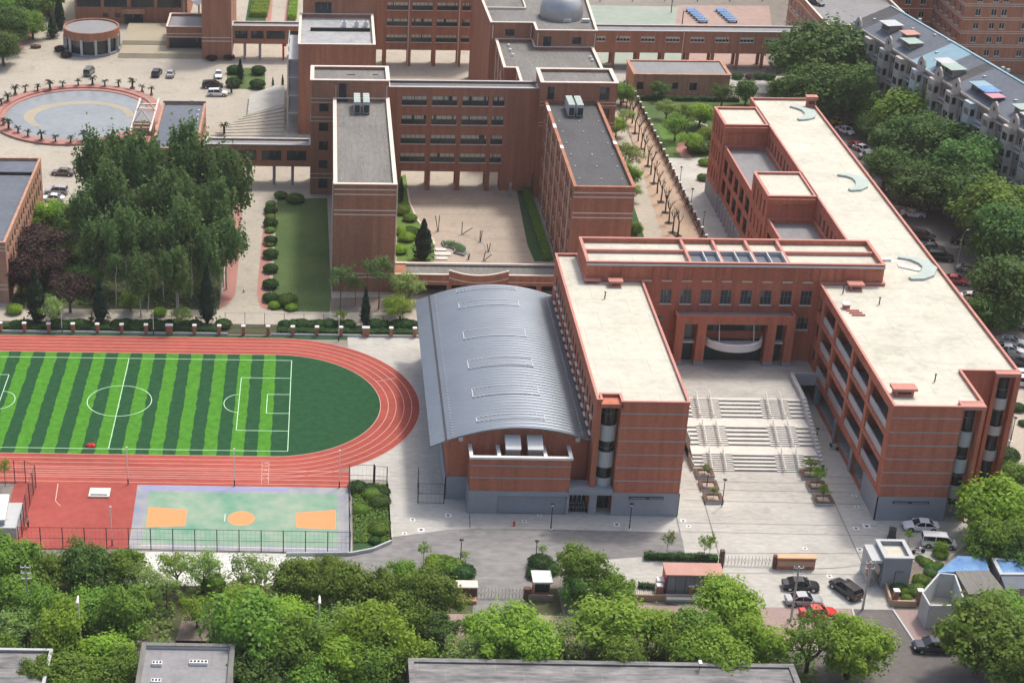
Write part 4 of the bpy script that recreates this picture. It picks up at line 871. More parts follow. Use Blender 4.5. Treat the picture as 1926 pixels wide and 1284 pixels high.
r_ = building('link_block', 'four storey brick block on columns across the back of the courtyard', rect(12.82,42.08,328.0,332.4), 4.0, 21.3, roof='roof_mid', cop='whitegrey', par=.4, holes={0: mh}, win={'all':WO}, under=True, copw=.1)
for k in (0,1): pillars(r_, [(x,y) for x in (15.4,21.2,27.1,33.0) for y in ((328.5,) if k == 0 else (332.0,))], 3.98)
pillars(r_, [(38.2,330.2)], 3.98, s=1.0)
mb = MB(); mb.box(35.5,41.9,328.2,332.2,0,3.98) ; mb.build('ground_wall','brick_old',r_)
mb = MB(); mb.box(13,42,331.1,331.4,21.44,21.6); mb.build('roof_rail','frame_dark',r_)
# rear blocks
r_ = building('rear_wing', 'brick wing with pale roof patches behind the left stair tower', rect(-5.2,11.0,360.4,384.0), 0, 20.0, roof='roof_pale', par=.8, holes={}, bands=[(18.4,.15),(17.6,.15)], bedges=[3], copw=.15)
mb = MB(); mb.box(-2.8,10.2,373.0,373.5,19.2,19.9); mb.build('roof_upstand','black',r_)
for i, x in enumerate((4.6,7.3,9.3)):
    t = thing('condenser_unit', 'small white rooftop condenser, %s of three on the rear wing' % ['leftmost','middle','rightmost'][i], 'air conditioner', (x,377,19.2), group='small condensers on the rear wing'); mb = MB(); mb.box(x-.45,x+.45,376.2,377.2,19.2,20.4); mb.build('casing','white',t); mb = MB(); mb.cyl(x,376.7,.33,20.4,20.46,12); mb.build('fan_grille','frame_dark',t)
r_ = building('stair_tower', 'tall brick stair tower at the top edge beside the pink path', rect(-4.6,12.0,384.02,396), 0, 24.0, roof='roof_dark', par=.4, copw=.15)
mb = MB(); mb.box(-1.9,1.8,383.9,384.0,19.3,22.6); mb.build('window','glass_dark',r_)
mh = [(a,b,c,d) for (a,b) in ((4.1,9.1),(10.1,15.0),(16.0,21.0),(22.0,24.0)) for (c,d) in ((17.7,19.6),(13.8,15.7),(9.9,11.7),(6.0,7.8))]
r_ = building('rear_block', 'brick classroom block on columns at the top centre behind the courtyard block', rect(11.02,38,410,414.3), 4.0, 21.3, roof='roof_mid', holes={0: mh}, win={'all':WO}, under=True)
for k in (0,1): pillars(r_, [(x,410.5 if k == 0 else 413.5) for x in (20.7,26.7,32.7,14.8)], 3.98)
mb = MB()
for x in (20.4,32.4): mb.tube([(x,409.8,0),(x,409.8,21)],.13)
mb.build('rain_pipe','trim',r_)
T2 = [(39.4,334.02),(56.9,334.02),(56.9,360.4),(44.9,360.4),(44.9,366),(36.9,366),(36.9,345.4),(39.4,345.4)]
hw = gridholes(1,19.6,7,1.3,rows5)
r_ = building('rear_wing', 'stepped brick wing with streaked grey roof in front of the silver dome', T2, 0, 20.0, roof='roof_grey', par=.5, holes={5: hw}, win={'all':SM}, copw=.15)
mb = MB()
for x,y in ((36.7,349),(36.7,355),(36.7,361),(39.2,338),(39.2,342)): mb.tube([(x,y,0),(x,y,19.8)],.11)
mb.build('rain_pipe','trim',r_)
roof_bits(r_, [(39.3,362),(39.4,358.6),(39.6,355),(55.6,354),(55.7,352)], 19.5,.3,.5)
D3 = [(44.8,360.42),(57.6,360.42),(59.5,402),(34.6,402),(35.7,366.02),(44.8,366.02)]
r_ = building('dome_block', 'brick block with a broad grey roof carrying the silver dome', D3, 0, 23.5, roof='roof_grey', par=.5, copw=.12, holes={0:[(7.7,9.6,20.6,22.1)],4:[(3.2,5.2,20.6,22.1)]}, win={'all':SM})
mb = MB(); mb.box(46.4,48.0,360.3,360.4,20.0,22.2); mb.build('door','glass_dark',r_)
mb = MB(); mb.tube([(45.2,360.3,19.5),(45.2,360.3,23)],.1); mb.tube([(57.2,360.3,19.5),(57.2,360.3,23)],.1); mb.tube([(36.2,365.9,20),(36.2,365.9,23)],.12); mb.tube([(44.4,365.9,20),(44.4,365.9,23)],.12); mb.build('rain_pipe','trim',r_)
mb = MB(); mb.box(35.9,44.4,378,378.35,23.0,23.5); mb.box(44.2,44.5,378.4,401,23.0,23.5); mb.build('roof_kerb','trim',r_)
t = thing('dome', 'large silver observatory style dome on a grey flat roof', 'dome', (51.5,373.0,23.1)); mb = MB(); mb.ell((51.5,373.0,24.2),(4.7,4.7,4.7),36,14,vmin=-8); mb.build('shell','metal',t,smooth=True); mb = MB(); mb.cyl(51.5,373.0,4.5,23.0,24.2,36); mb.build('drum','metal',t)
for i, (x,y) in enumerate([(225,155),(360,155)]):
    a, b = g('z3',x+30,y+5,23.1); t = thing('roof_box', 'small white rooftop box, the %s of two in front of the dome' % ('left','right')[i], 'air conditioner', (a,b,23.1), group='white boxes before the dome'); mb = MB(); mb.box(a-.8,a+.8,b-.4,b+.4,23.1,23.75); mb.build('casing','white',t); mb = MB(); mb.box(a-.6,a+.6,b-.44,b-.4,23.2,23.6); mb.build('grille','whitegrey',t)
hw = [(64.3-63.2+i*5.9, 67.6-63.2+i*5.9, 6.7, 7.9) for i in range(8)]
r_ = building('covered_corridor', 'long low brick corridor raised on paired columns across the top right', rect(63.2,116,410,415.2), 3.9, 9.2, roof='roof_mid', cop='whitegrey', par=.3, holes={0: hw}, win={'all':dict(frame='white', glass='glass', mull=3, trans=False, sill=True)}, under=True)
for k in (0,1): pillars(r_, [(x,410.5 if k == 0 else 414.6) for x in [63.9+i*5.95 for i in range(9)]], 3.88, s=.35)
mb = MB(); mb.tube([(86.2,409.8,2),(86.2,409.8,9)],.12); mb.build('rain_pipe','trim',r_)
r_ = building('maintenance_shed', 'low tan brick outbuilding with grey roof in front of the raised corridor', rect(71.6,93.6,389.8,400.6), 0, 4.9, wall='brick_pale', roof='roof_mid', cop='brick_pale', par=.15, holes={0:[(0.8,2.3,1.3,3.1),(4.8,7.2,0.02,3.0),(8.9,10.3,1.5,3.0),(12.9,14.6,1.2,3.0)]}, win={'all':SM}, copw=.25)
# low link in front of the courtyard
t = thing('gate_corridor', 'low brick corridor with a dipped curved parapet closing the courtyard front', 'corridor', (27,280,0))
mb = MB(); mb.box(13,41.2,277.6,277.9,2.1,4.0); mb.box(12.85,15.0,277.5,282.5,0,4.0) 
for x in (22.0,32.2): mb.box(x,x+.9,277.6,278.4,0,2.1)
mb.box(37.6,38.4,277.6,278.4,0,2.1); mb.box(13,41.2,282.3,282.6,0,4.0)
n = 20
for i in range(n):
    a, b = 22.3+10.3*i/n, 22.3+10.3*(i+1)/n; z = 4.0+0.95*((2*(i+.5)/n-1)**2)*1.0; mb.box(a,b,277.35,277.6,z-1.6,z)
mb.build('wall','brick_old',t)
mb = MB()
for i in range(n):
    a, b = 22.3+10.3*i/n, 22.3+10.3*(i+1)/n; z = 4.0+0.95*((2*(i+.5)/n-1)**2); mb.box(a,b,277.28,277.65,z,z+.13); mb.box(a,b,277.3,277.34,z-1.35,z-1.2)
for a, b in ((13,22.3),(32.6,41.2)): mb.box(a,b,277.5,277.95,4.0,4.13); mb.box(a,b,277.52,277.6,2.7,2.85)
mb.box(13,41.2,282.2,282.7,4.0,4.15); mb.build('trim','trim',t)
mb = MB(); mb.face([(13,277.9,3.7),(41.2,277.9,3.7),(41.2,282.3,3.7),(13,282.3,3.7)]); mb.box(13,41,281.9,282.2,3.75,4.0); mb.build('roof','roof_grey',t)
mb = MB(); mb.box(15.2,41,280.5,280.6,0,2.1); mb.build('opening_shade','black',t)  # solid black panel drawn as the shade inside the corridor
# link corridors on the left
def corridor(lab, x0, x1, y0, y1, z0, z1, cols, hs):
    r_ = building('link_corridor', lab, rect(x0,x1,y0,y1), z0, z1, roof='roof_mid', cop='whitegrey', par=.3, holes={0:hs}, win={'all':dict(frame='brick_old', glass='glass_dark', mull=0, trans=False, sill=False)}, under=True)
    for a, b in cols: mb = MB(); mb.cyl(a,b,.28,0,z0-.02,10); mb.build('column','greystone',r_)
    return r_
corridor('raised link corridor with dark windows ending at the left stair tower', -23.2,-2.22,329.8,333.6,4.0,8.5,[(x,y) for x in (-14.7,-9.5,-5.8,-20) for y in (330.3,333)],[(1.2+i*5.0,5.2+i*5.0,5.2,7.4) for i in range(4)])
corridor('raised link corridor with dark windows between the forecourt and the pink path', -22.2,-5.22,413.7,417.6,4.0,8.4,[(-19.1,414.3),(-15.4,414.3),(-19.1,417),(-15.4,417),(-8,417)],[(.8,3.9,5.2,7.3),(4.6,7.8,5.2,7.3),(8.4,13,5.2,7.3),(13.6,16.6,5.2,7.3)])
mb = MB(); mb.box(-9.9,-9.4,413.9,414.4,0,3.98); mb.box(-9.95,-8.9,414.5,414.6,3.2,3.9); mb.build('red_column','red',bpy.data.objects['link_corridor.001'])
# annexe and dark roofed hall left
hs = gridholes(.5,38,17,1.0,((1.2,3.4),(4.8,7.0),(7.8,9.2)))
building('west_annexe', 'brick annexe with dark roof cut by the left edge of the photo', rect(-95,-53.4,272.5,313.5), 0, 11.2, wall='brick_pale', roof='roof_blue', cop='brick_pale', par=.4, holes={1: gridholes(1,40,16,1.2,((1.4,3.6),(5.2,7.4),(8.4,9.9)))}, win={'all':dict(frame='brick_pale', glass='glass_dark', mull=0, trans=False, sill=False)}, bands=[(9.7,.2),(10.4,.12),(3.3,.2),(2.5,.2)], bedges=[0], trimmat='trim')
mb = MB(); mb.box(-95,-53.8,305.6,306.0,10.8,11.3); mb.build('roof_upstand','black',bpy.data.objects['west_annexe'])
r_ = building('lecture_hall', 'low hall with sloping dark roof between the basin and the link corridor', rect(-34.4,-25.2,334.0,362.5), 0, 6.0, wall='brick_pale', roof='roof_blue', cop='brick_pale', par=.25, holes={1:gridholes(1,27,8,1.4,((1.5,4),))}, win={'all':SM})
mb = MB(); mb.box(-34.4,-25.2,362.2,362.6,6.15,6.5); mb.build('roof_upstand','frame_green',r_)
roof_bits(r_, [(-26.4,358),(-26.4,355),(-26.3,352),(-26.5,346)], 5.75,.25,.3)
t = thing('brick_frame_tower', 'small brick tower with open triangular roof frames beside the basin', 'tower', (-37.4,350,0))
mb = MB(); mb.box(-39.4,-35.3,346.5,352.5,0,7.2); mb.build('wall','brick_pale',t); mb = MB(); mb.box(-38.3,-36.7,346.35,346.5,3.6,5.4); mb.build('window','glass_dark',t)
mb = MB()
for y in (345.2,353.6):
    for (p,q) in [((-39.3,y,7.2),(-37.3,y,10.3)),((-37.3,y,10.3),(-35.3,y,7.2)),((-39.3,y,7.2),(-35.3,y,7.2)),((-39.3,y,6.4),(-35.3,y,6.4))]: mb.tube([p,q],.14,4)
for x in (-39.3,-35.3): mb.box(x-.18,x+.18,341,362,6.9,7.25)
mb.box(-39.3,-35.3,354.8,355.2,7,7.3); mb.box(-39.3,-35.3,357.8,358.2,7,7.3); mb.build('roof_frame','trim',t)
mb = MB(); mb.box(-39.2,-35.4,346.7,352.3,7.2,7.3); mb.build('roof','roof_mid',t)
mb = MB(); mb.box(-39.3,-35.4,340.0,343.5,0,5.2); mb.build('lower_block','brick_pale',t)
# auditorium at the top left
hs = [(0.6,6.8,4.3,8.2),(7.6,13.6,4.3,8.2),(14.6,20.6,4.3,8.2),(21.4,27.6,4.3,8.2),(7.2,8.6,1.6,2.8),(10.4,11.8,1.6,2.8),(25.6,27.2,1.3,2.6)]
r_ = building('auditorium', 'brick auditorium with tall dark windows above wide steps at the top left', rect(-64.4,-35.2,444.0,470), 0, 12.0, roof='roof_mid', holes={0:hs}, win={'all':dict(frame='frame_dark', glass='glass_dark', mull=2, trans=False, sill=False)})
mb = MB(); mb.box(-52.2,-46.2,442.6,444,2.9,3.9); mb.build('canopy','brick_pale',r_); mb = MB(); mb.box(-51.6,-46.8,443.85,443.98,0,2.8); mb.build('door','glass_dark',r_)
t = thing('rotunda', 'round glazed pavilion with white piers and flat grey roof at the top left', 'pavilion', (-57.2,421,0))
c_ = (-57.2,421.0)
mb = MB(); ring(mb, c_, (6.9,6.9), (6.5,6.5), 3.9, 6.0); mb.build('fascia','brick_old',t)
mb = MB(); mb.face([(x,y,5.6) for x,y in ellipse(c_,6.6,6.6)]); mb.build('roof','roof_mid',t)
mb = MB(); mb.cyl(c_[0],c_[1],6.3,0.5,4.0,40); mb.build('glazing','glass_dark',t)
mb = MB(); mb.cyl(c_[0],c_[1],7.0,0,.5,40); mb.build('plinth','greystone',t)
for k in range(12): a = R(30*k+15); x, y = c_[0]+6.8*math.cos(a), c_[1]+6.8*math.sin(a); mb = MB(); mb.box(x-.28,x+.28,y-.28,y+.28,.3,4.3); mb.build('pier','whitegrey',t)
t = thing('forecourt_steps', 'broad forecourt steps in striped tan paving below the auditorium', 'steps', (-43,425,0))
mb = MB()
for k in range(5): mb.box(-50,-29.4,414+k*.4,440,0 if k == 0 else .15*k,.15*(k+1)-.01*k)
for k in range(4): mb.box(-50,-38.6,423+k*.4,440,.6,.75+.15*(k+1))
mb.build('steps','cream_paint',t)
r_ = building('side_pavilion', 'low brick pavilion with dark opening beside the forecourt steps', rect(-38.6,-29.5,420,432), .6, 6.2, roof='roof_mid', par=.6, holes={0:[(.6,8.6,.7,3.4)]}, win={'all':dict(frame='frame_dark', glass='glass_dark', mull=0, trans=False, sill=False, depth=.8)}, bands=[(4.4,.2),(3.6,.2)], bedges=[0])
r_ = building('tall_block', 'tall brick block with shallow notches right of the forecourt steps', rect(-29.4,-22.3,413.6,440), 0, 22, roof='roof_mid', holes={3:gridholes(2,24,6,1.4,((9,11),(13,15),(17,19),(5,7)))}, win={'all':SM}, bands=[(5.4,.22),(4.5,.22)], bedges=[0,3])
mb = MB(); mb.tube([(-22.1,413.4,0),(-22.1,413.4,20)],.12); mb.build('rain_pipe','trim',r_)
mb = MB(); pts = [Vector((x,444-8*0,0)) for x in (0,)]; 
t = thing('entrance_canopy', 'tilted white winged canopy beside the auditorium at the top edge', 'canopy', (-34,436,9)); mb = MB(); mb.face([(-39.5,442,10.6),(-31.5,433,8.0),(-30.0,436,9.6),(-36,446,12)]); mb.face([(-36,446,11.8),(-30.0,436,9.4),(-31.5,433,7.8),(-39.5,442,10.4)]); mb.build('wing','white',t); mb = MB(); mb.tube([(-31.5,434,0),(-31.5,434,8)],.2); mb.tube([(-36,442,0),(-36,442,10.5)],.2); mb.build('post','greystone',t)
# outdoor stair right of the forecourt
t = thing('outdoor_stairs', 'wide outdoor seating steps west of the left stair tower', 'steps', (-12,358,0))
mb = MB(); P4 = gP('z1',[(1360,880),(1840,880),(1840,700),(1600,770)]); 
A0, A1 = Vector(P4[0]), Vector(P4[3]); B0, B1 = Vector(P4[1]), Vector(P4[2])
for k in range(8):
    p, q = A0.lerp(A1,k/8), B0.lerp(B1,k/8); p2, q2 = A1, B1; mb.prism(ccw([tuple(p),tuple(q),tuple(q2),tuple(p2)]), 0.0, .12*(k+1))
mb.build('steps','paving',t); mb = MB(); mb.prism(ccw(gP('z1',[(1600,770),(1840,700),(1840,580),(1780,580),(1615,640)])),0,1.0); mb.build('landing','concrete',t)
t = thing('balcony_stack', 'narrow open stair of pale landings fixed to the rear wing side', 'stair', (-6.4,372,0)); mb = MB()
for z in (4,8,12,16): mb.box(-7.6,-5.25,362,380,z,z+.25); mb.box(-7.6,-7.45,362,380,z+.25,z+1.2)
for y in (362,368,374,380): mb.box(-7.6,-7.3,y-.15,y+.15,0,17.2)
mb.build('landings','whitegrey',t)
# ================================================================ APARTMENTS, NORTH EAST
org = Vector((120.3,391.5)); du = Vector((10.4,-58)).normalized(); dv = Vector((-du.y, du.x))*1.0
if dv.x < 0: dv = -dv
Lb = 112.0; EV = 17.2; RG = 20.6; DP = 15
def AP(u, v, z): q = org+du*u+dv*v; return (q.x, q.y, z)
def apbox(mb, u0,u1,v0,v1,z0,z1,m=0):
    c = [org+du*a+dv*b for a, b in ((u0,v0),(u1,v0),(u1,v1),(u0,v1))]; mb.prism(ccw([tuple(p) for p in c]), z0, z1, m)
root = thing('apartment_block', 'long grey apartment block with slate roof, bays and rooftop sheds at the top right', 'apartment building', (org.x,org.y,0))
frp0 = org+du*0; frp1 = org+du*Lb   # west facing facade
fl5 = [(0.9+3.2*k, 2.5+3.2*k) for k in range(5)]
mb = MB(); hs = []
NB_ = 15; pitchu = Lb/NB_
for i in range(NB_):
    u0 = i*pitchu; hs += [(u0+5.0,u0+6.8,a,b) for a, b in fl5]
A_, B_ = tuple(frp0), tuple(frp1)
wallface(mb, A_, B_, 0, EV, hs, 0, .35); q1, q2 = frp0+dv*DP, frp1+dv*DP
wallface(mb, B_, tuple(q2), 0, EV); wallface(mb, tuple(q2), tuple(q1), 0, EV); wallface(mb, tuple(q1), A_, 0, EV)
mb.face([AP(0,0,EV),AP(0,DP/2+1,RG),AP(0,DP,EV)]); mb.face([AP(Lb,DP,EV),AP(Lb,DP/2+1,RG),AP(Lb,0,EV)]); mb.build('wall','flatwall',root)
for h in hs: window(root, A_, B_, h, depth=.35, frame='white', glass='glass_flat', mull=1, trans=False, sill=False)
mb = MB(); secs = [(0,5.5,1),(5.5,29,0),(29,37,2),(37,43,0),(43,46.5,1),(46.5,Lb,0)]
for a, b, m in secs:
    mb.face([AP(a,-.5,EV-.1),AP(b,-.5,EV-.1),AP(b,DP/2+1,RG),AP(a,DP/2+1,RG)], m); mb.face([AP(b,DP+.5,EV-.1),AP(a,DP+.5,EV-.1),AP(a,DP/2+1,RG),AP(b,DP/2+1,RG)], m)
mb.build('roof',['roof_blue','roof_dark','sheet_cyan'],root)
mb = MB(); apbox(mb,0,Lb,DP/2+.8,DP/2+1.3,RG-.15,RG+.12); mb.build('ridge_cap','sheet_cyan',root)
mb = MB(); apbox(mb,-.3,Lb,-.55,-.2,EV-.5,EV-.05); mb.build('eave','flatbay',root)
mb = MB(); apbox(mb,43.6,44.2,0,DP/2+1,EV+.2,EV+.6)
mb2 = MB()
bw = MB(); bw.box(0,.04,0,.04,0,.04)
for i in range(NB_):
    u0 = i*pitchu+1.0; wide_ = 3.4; dpt = 1.5
    pts = [(u0,0),(u0+.5,-dpt),(u0+wide_-.5,-dpt),(u0+wide_,0)]
    mt = 'flatbay_blue' if i in (0,4,7,11) else 'flatbay'
    top = EV-.6 if i % 2 else EV-1.0
    f0 = org+du*pts[1][0]+dv*pts[1][1]; f1 = org+du*pts[2][0]+dv*pts[2][1]; l0 = org+du*pts[0][0]; r1 = org+du*pts[3][0]
    bm = MB(); hh = [(.3,2.1,a+.2,b+.1) for a, b in fl5]
    wallface(bm, tuple(l0), tuple(f0), 1.0, top); wallface(bm, tuple(f0), tuple(f1), 1.0, top, hh, 0, .2); wallface(bm, tuple(f1), tuple(r1), 1.0, top, [(.3,1.1,a+.2,b+.1) for a,b in fl5], 0, .2)
    bm.face([(*l0,top),(*f0,top),(*f1,top),(*r1,top)]); bm.face([(*r1,1.0),(*f1,1.0),(*f0,1.0),(*l0,1.0)]); bay = bm.build('bay',mt,root)
    for h in hh: window(root, tuple(f0), tuple(f1), h, depth=.2, frame='white' if i % 3 else 'frame_dark', glass='glass_flat', mull=3, trans=False, sill=False)
    for k in range(5): z = 3.2*k+3.0; lm = MB(); apbox(lm,u0+3.8,u0+6.2,-.55,0,z-3.0+.2 if k == 0 else z-2.55,z-2.25) if (i+k) % 2 else apbox(lm,u0+3.6,u0+6.4,-.8,0,z-.1,z+.05); lm.build('ledge',mt,root)
    if i % 2 == 0 or i in (5,9):
        gm = MB(); c0 = u0+wide_-.6; prof = [(c0-1.3,EV-.9),(c0+1.3,EV-.9),(c0+1.5,EV+.6),(c0+.9,EV+1.7),(c0,EV+2.3),(c0-.9,EV+1.7),(c0-1.5,EV+.6)]
        a_ = [AP(u,-.75,z) for u, z in prof]; b_ = [AP(u,-.35,z) for u, z in prof]; gm.face(a_); gm.face(b_[::-1])
        for j in range(7): k = (j+1) % 7; gm.face([a_[j],b_[j],b_[k],a_[k]])
        gm.build('gable','flatbay',root)
        om = MB(); pr2 = [(c0+.35*math.cos(R(60*k)), EV+.75+.5*math.sin(R(60*k))) for k in range(6)]; om.face([AP(u,-.78,z) for u,z in pr2]); om.build('gable_window','frame_dark',root)
for i, (u0, u1, v0, v1, hgt, mt, rm_) in enumerate([(9,13,2.2,5,1.8,'flatwall','whitegrey'),(20.5,24.5,1.5,4,1.5,'flatwall','sheet_green'),(17,20,3,5.4,1.5,'flatwall','tile_pink'),(35.5,39,1.6,4,1.5,'frame_dark','whitegrey'),(39.5,43.5,1.2,3.8,1.7,'flatwall','sheet_green'),(50.5,53.5,1.5,4,1.3,'frame_dark','sheet_cyan'),(54,57,1.4,3.9,1.3,'frame_dark','sheet_blue'),(57.2,60,1.2,3.2,1.2,'frame_dark','sheet_pink'),(66,69,2,4.6,1.5,'flatwall','sheet_green'),(70,74,1.5,4.5,1.4,'flatwall','whitegrey'),(80,84,1.5,4.5,1.4,'flatwall','sheet_cyan'),(91,95,1.5,4.5,1.4,'flatwall','sheet_green')]):
    dm = MB(); zb = EV+v0*.38; apbox(dm,u0,u1,v0,v1,EV-.2,zb+hgt); d_ = dm.build('dormer',mt,root)
    dm = MB(); apbox(dm,u0-.3,u1+.3,v0-.7,v1+.3,zb+hgt,zb+hgt+.14); o = dm.build('dormer_roof',rm_,None,origin=(0,0,0)); o.parent = d_; o.location = (0,0,0); o.data.transform(Matrix.Translation(Vector(ROOT[root.name])*-1)) 
    dm = MB(); apbox(dm,u0+.5,u1-.5,v0-.04,v0,zb+.4,zb+hgt-.3); o = dm.build('dormer_window','glass_flat',None,origin=(0,0,0)); o.parent = d_; o.data.transform(Matrix.Translation(Vector(ROOT[root.name])*-1))
for u, v in ((3,3),(12,9),(15,6),(22,7.5),(27,8),(30,4),(48,5),(49,9.3),(47.5,9),(62,4),(65,5.5),(72,8)): z = EV+min(v,9)*.38-.1; mb = MB(); apbox(mb,u,u+.6,v,v+.6,z,z+.55); mb.build('roof_vent','whitegrey',root)
# orange blocks
def flat_block(name, lab, poly, z1, hole_edges, bandz, root_mat='brick_orange', roofm='roof_mid', wn=None):
    return building(name, lab, poly, 0, z1, wall=root_mat, roof=roofm, cop='trim', par=.6, holes=hole_edges, win={'all': wn or dict(frame='white', glass='glass_dark', mull=1, trans=False, sill=True)}, bands=[(z,.2) for z in bandz], bedges=list(hole_edges.keys()), trimmat='trim')
hz = [(14.1,15.7),(10.9,12.4),(7.6,9.1),(17.4,18.9),(4.3,5.8)]
flat_block('orange_apartment_tower', 'orange brick tower with pale bands and paired windows at the top right corner', rect(151.4,190,409,440), 30, {0:[(u,u+1.3,a,b) for u in (2.6,6.3,8.7,14,17.5,20,26,30) for a, b in hz], 3:gridholes(1,30,7,1.6,hz)}, [z for k in range(7) for z in (3.3*k+3.1, 3.3*k+3.6)])
flat_block('orange_office_block', 'orange brick block with grey flat roof behind the dark green trees', rect(117,138,400,436), 14.0, {3:gridholes(1,35,9,1.9,((1.5,3.6),(5.3,7.4),(9.2,11.4))),0:gridholes(1,20,5,1.8,((5,7),(9,11)))}, [4.2,8.2,12.2])
flat_block('orange_slab_block', 'orange brick slab block with rows of dark windows beyond the slate roof', rect(142.5,151.3,430,520), 30, {3:gridholes(1,88,24,1.6,[(1.2+3.3*k,2.9+3.3*k) for k in range(4)][1:]), 0:gridholes(.5,8,2,1.4,hz)}, [z for k in range(8) for z in (3.3*k+3.2,)])
# ================================================================ LOW BUILDINGS IN FRONT
building('low_hall', 'long low building with patchy grey roof along the bottom edge', rect(11.0,55.3,146,166.8), 0, 4.5, wall='flatwall', roof='roof_cracked', cop='roof_cracked', par=.1, copw=.2)
r_ = building('small_flat_building', 'grey flat roofed building with white window wells at the bottom left', rect(-20.0,-9.3,140,166.0), 0, 6.8, wall='whitegrey', roof='roof_mid', cop='roof_grey', par=.35, pt=.5, copw=.05)
for i, (x0,x1,y) in enumerate([(835,890,845),(1040,1140,840),(830,885,942)]):
    a = g('a6',x0,y,6.5); b = g('a6',x1,y,6.5); t = thing('skylight_box', ['short white skylight box on the left of the small grey roof','long white skylight box on the right of the small grey roof','white skylight box cut by the bottom edge on the small grey roof'][i], 'skylight', ((a[0]+b[0])/2,a[1],6.45)); mb = MB(); mb.box(a[0],b[0],a[1]-.25,a[1]+.35,6.45,6.85); mb.build('frame','white',t); mb = MB(); nn = 3 if i != 1 else 5
    for k in range(nn): w_ = (b[0]-a[0])/nn; mb.box(a[0]+w_*k+.08,a[0]+w_*(k+1)-.08,a[1]-.1,a[1]+.2,6.85,6.9)
    mb.build('pane','glass_dark',t)
building('small_flat_building', 'grey flat roofed building at the bottom left corner', rect(-48,-30.6,140,167.0), 0, 5.0, wall='flatwall', roof='roof_cracked', cop='whitegrey', par=.25, copw=.02)
mb = MB(); mb.box(-20,-8,171.6,171.9,0,1.6); tag(mb.build('boundary_wall','flatwall',origin=(-14,171.7,0)),'low dark wall behind the small grey building at bottom left','wall')

# ================================================================ VEGETATION
def leafquad(mb, p, n, s, rnd):
    n = n.normalized(); a = n.orthogonal().normalized(); a.rotate(Matrix.Rotation(rnd.uniform(0,6.28), 3, n)); b = n.cross(a)
    a = a*s; b = b*s*rnd.uniform(.5,.8); mb.face([p-a*.9-b*.2, p-b, p+a, p+b*.9])
def rv(rnd):
    while True:
        v = Vector((rnd.uniform(-1,1), rnd.uniform(-1,1), rnd.uniform(-1,1)))
        if .05 < v.length < 1: return v
def limb(mb, a, b, r0, r1, rnd, seg=4, wob=.05):
    a, b = Vector(a), Vector(b); L_ = (b-a).length; pts = [a.lerp(b, i/seg)+(rv(rnd)*wob*L_ if 0 < i < seg else Vector((0,0,0))) for i in range(seg+1)]
    mb.tube(pts, [r0+(r1-r0)*i/seg for i in range(seg+1)], 6, 0, False); return pts
def crown(kind, seed):
    """crown of unit radius standing on the origin; returns crown mesh and trunk mesh"""
    rnd = random.Random(seed); mb = MB(); tb = MB()
    P_ = dict(broad=(1.8,.28,66,120,.34,.062,.62), dense=(1.9,.25,84,130,.30,.055,.55), poplar=(3.3,.95,92,90,.30,.068,.4), open=(1.95,.6,44,64,.30,.052,.7), sparse=(2.6,1.0,36,40,.26,.06,.6))[kind]
    H, zb, nc, nl, cr, ls, shell = P_      # total height, crown base, clumps, leaves per clump, clump radius, leaf size
    ch = (H-zb)/2; cz = zb+ch; cl = []
    for i in range(nc):
        v = rv(rnd).normalized(); 
        if v.z < -.8: v.z *= -.3; v.normalize()
        q = rnd.uniform(shell, 1.0) if rnd.random() < .75 else rnd.uniform(.15, shell); lump = 1+.2*math.sin(3*math.atan2(v.y,v.x)+seed)+.16*math.sin(6*v.z+seed*2)+rnd.uniform(-.12,.16)
        c = Vector((v.x*q*(1-cr*.6)*lump, v.y*q*(1-cr*.6)*lump, cz+v.z*q*(ch-cr*.5)))
        if kind == 'poplar': t_ = (c.z-zb)/(H-zb); k = .72+.28*math.sin(min(1,max(0,t_*1.2))*math.pi)-.35*max(0,t_-.75); c.x *= k; c.y *= k
        cl.append(c); r_ = cr*rnd.uniform(.5,1.25)
        for j in range(nl):
            d = rv(rnd).normalized(); 
            if kind == 'poplar': tz = 1.15-.75*d.z if d.z > 0 else 1.0; d2 = Vector((d.x*.6*tz, d.y*.6*tz, d.z*(2.3 if d.z > 0 else 1.2)))
            else: d2 = Vector((d.x, d.y, d.z*.75))
            p = c+d2*r_*(rnd.uniform(.5,1.05) if j % 4 else rnd.uniform(.9,1.5))
            n = (d+Vector((0,0,.7))+rv(rnd)*.8)
            if kind == 'poplar': n = Vector((d.x+rnd.uniform(-.6,.6), d.y+rnd.uniform(-.6,.6), .35))
            leafquad(mb, p, n, ls*rnd.uniform(.6,1.25), rnd)
    if kind in ('broad','dense'):
        mb.ell((0,0,cz-.05),(.5,.5,ch*.5),10,7,jit=.3,rnd=rnd)
    # trunk and limbs
    if kind in ('poplar','sparse'):
        tp_ = limb(tb,(0,0,0),(0,0,H*.8),.045,.012,rnd,6,.012)
        for c in rnd.sample(cl, min(16,len(cl))): z = max(zb*.7, c.z-.5); limb(tb,(0,0,z),c,.016,.006,rnd,3,.04)
    else:
        fork = max(.4,zb*.72); limb(tb,(0,0,0),(0,0,fork),.085,.06,rnd,3,.03); mains = []
        for k in range(5 if kind != 'open' else 6):
            a = 2*math.pi*k/5+rnd.uniform(-.4,.4); e = Vector((math.cos(a)*.5, math.sin(a)*.5, fork+ch*rnd.uniform(.7,1.1))); mains.append(limb(tb,(0,0,fork-.02),e,.05,.022,rnd,4,.06))
        for c in rnd.sample(cl, min(18,len(cl))): m_ = min(mains, key=lambda q: (q[-1]-c).length); limb(tb,m_[3],c,.02,.007,rnd,3,.06)
    return mb.mesh('crown',[M['leaf_mid']]), tb.mesh('trunk',[M['bark']],smooth=True)
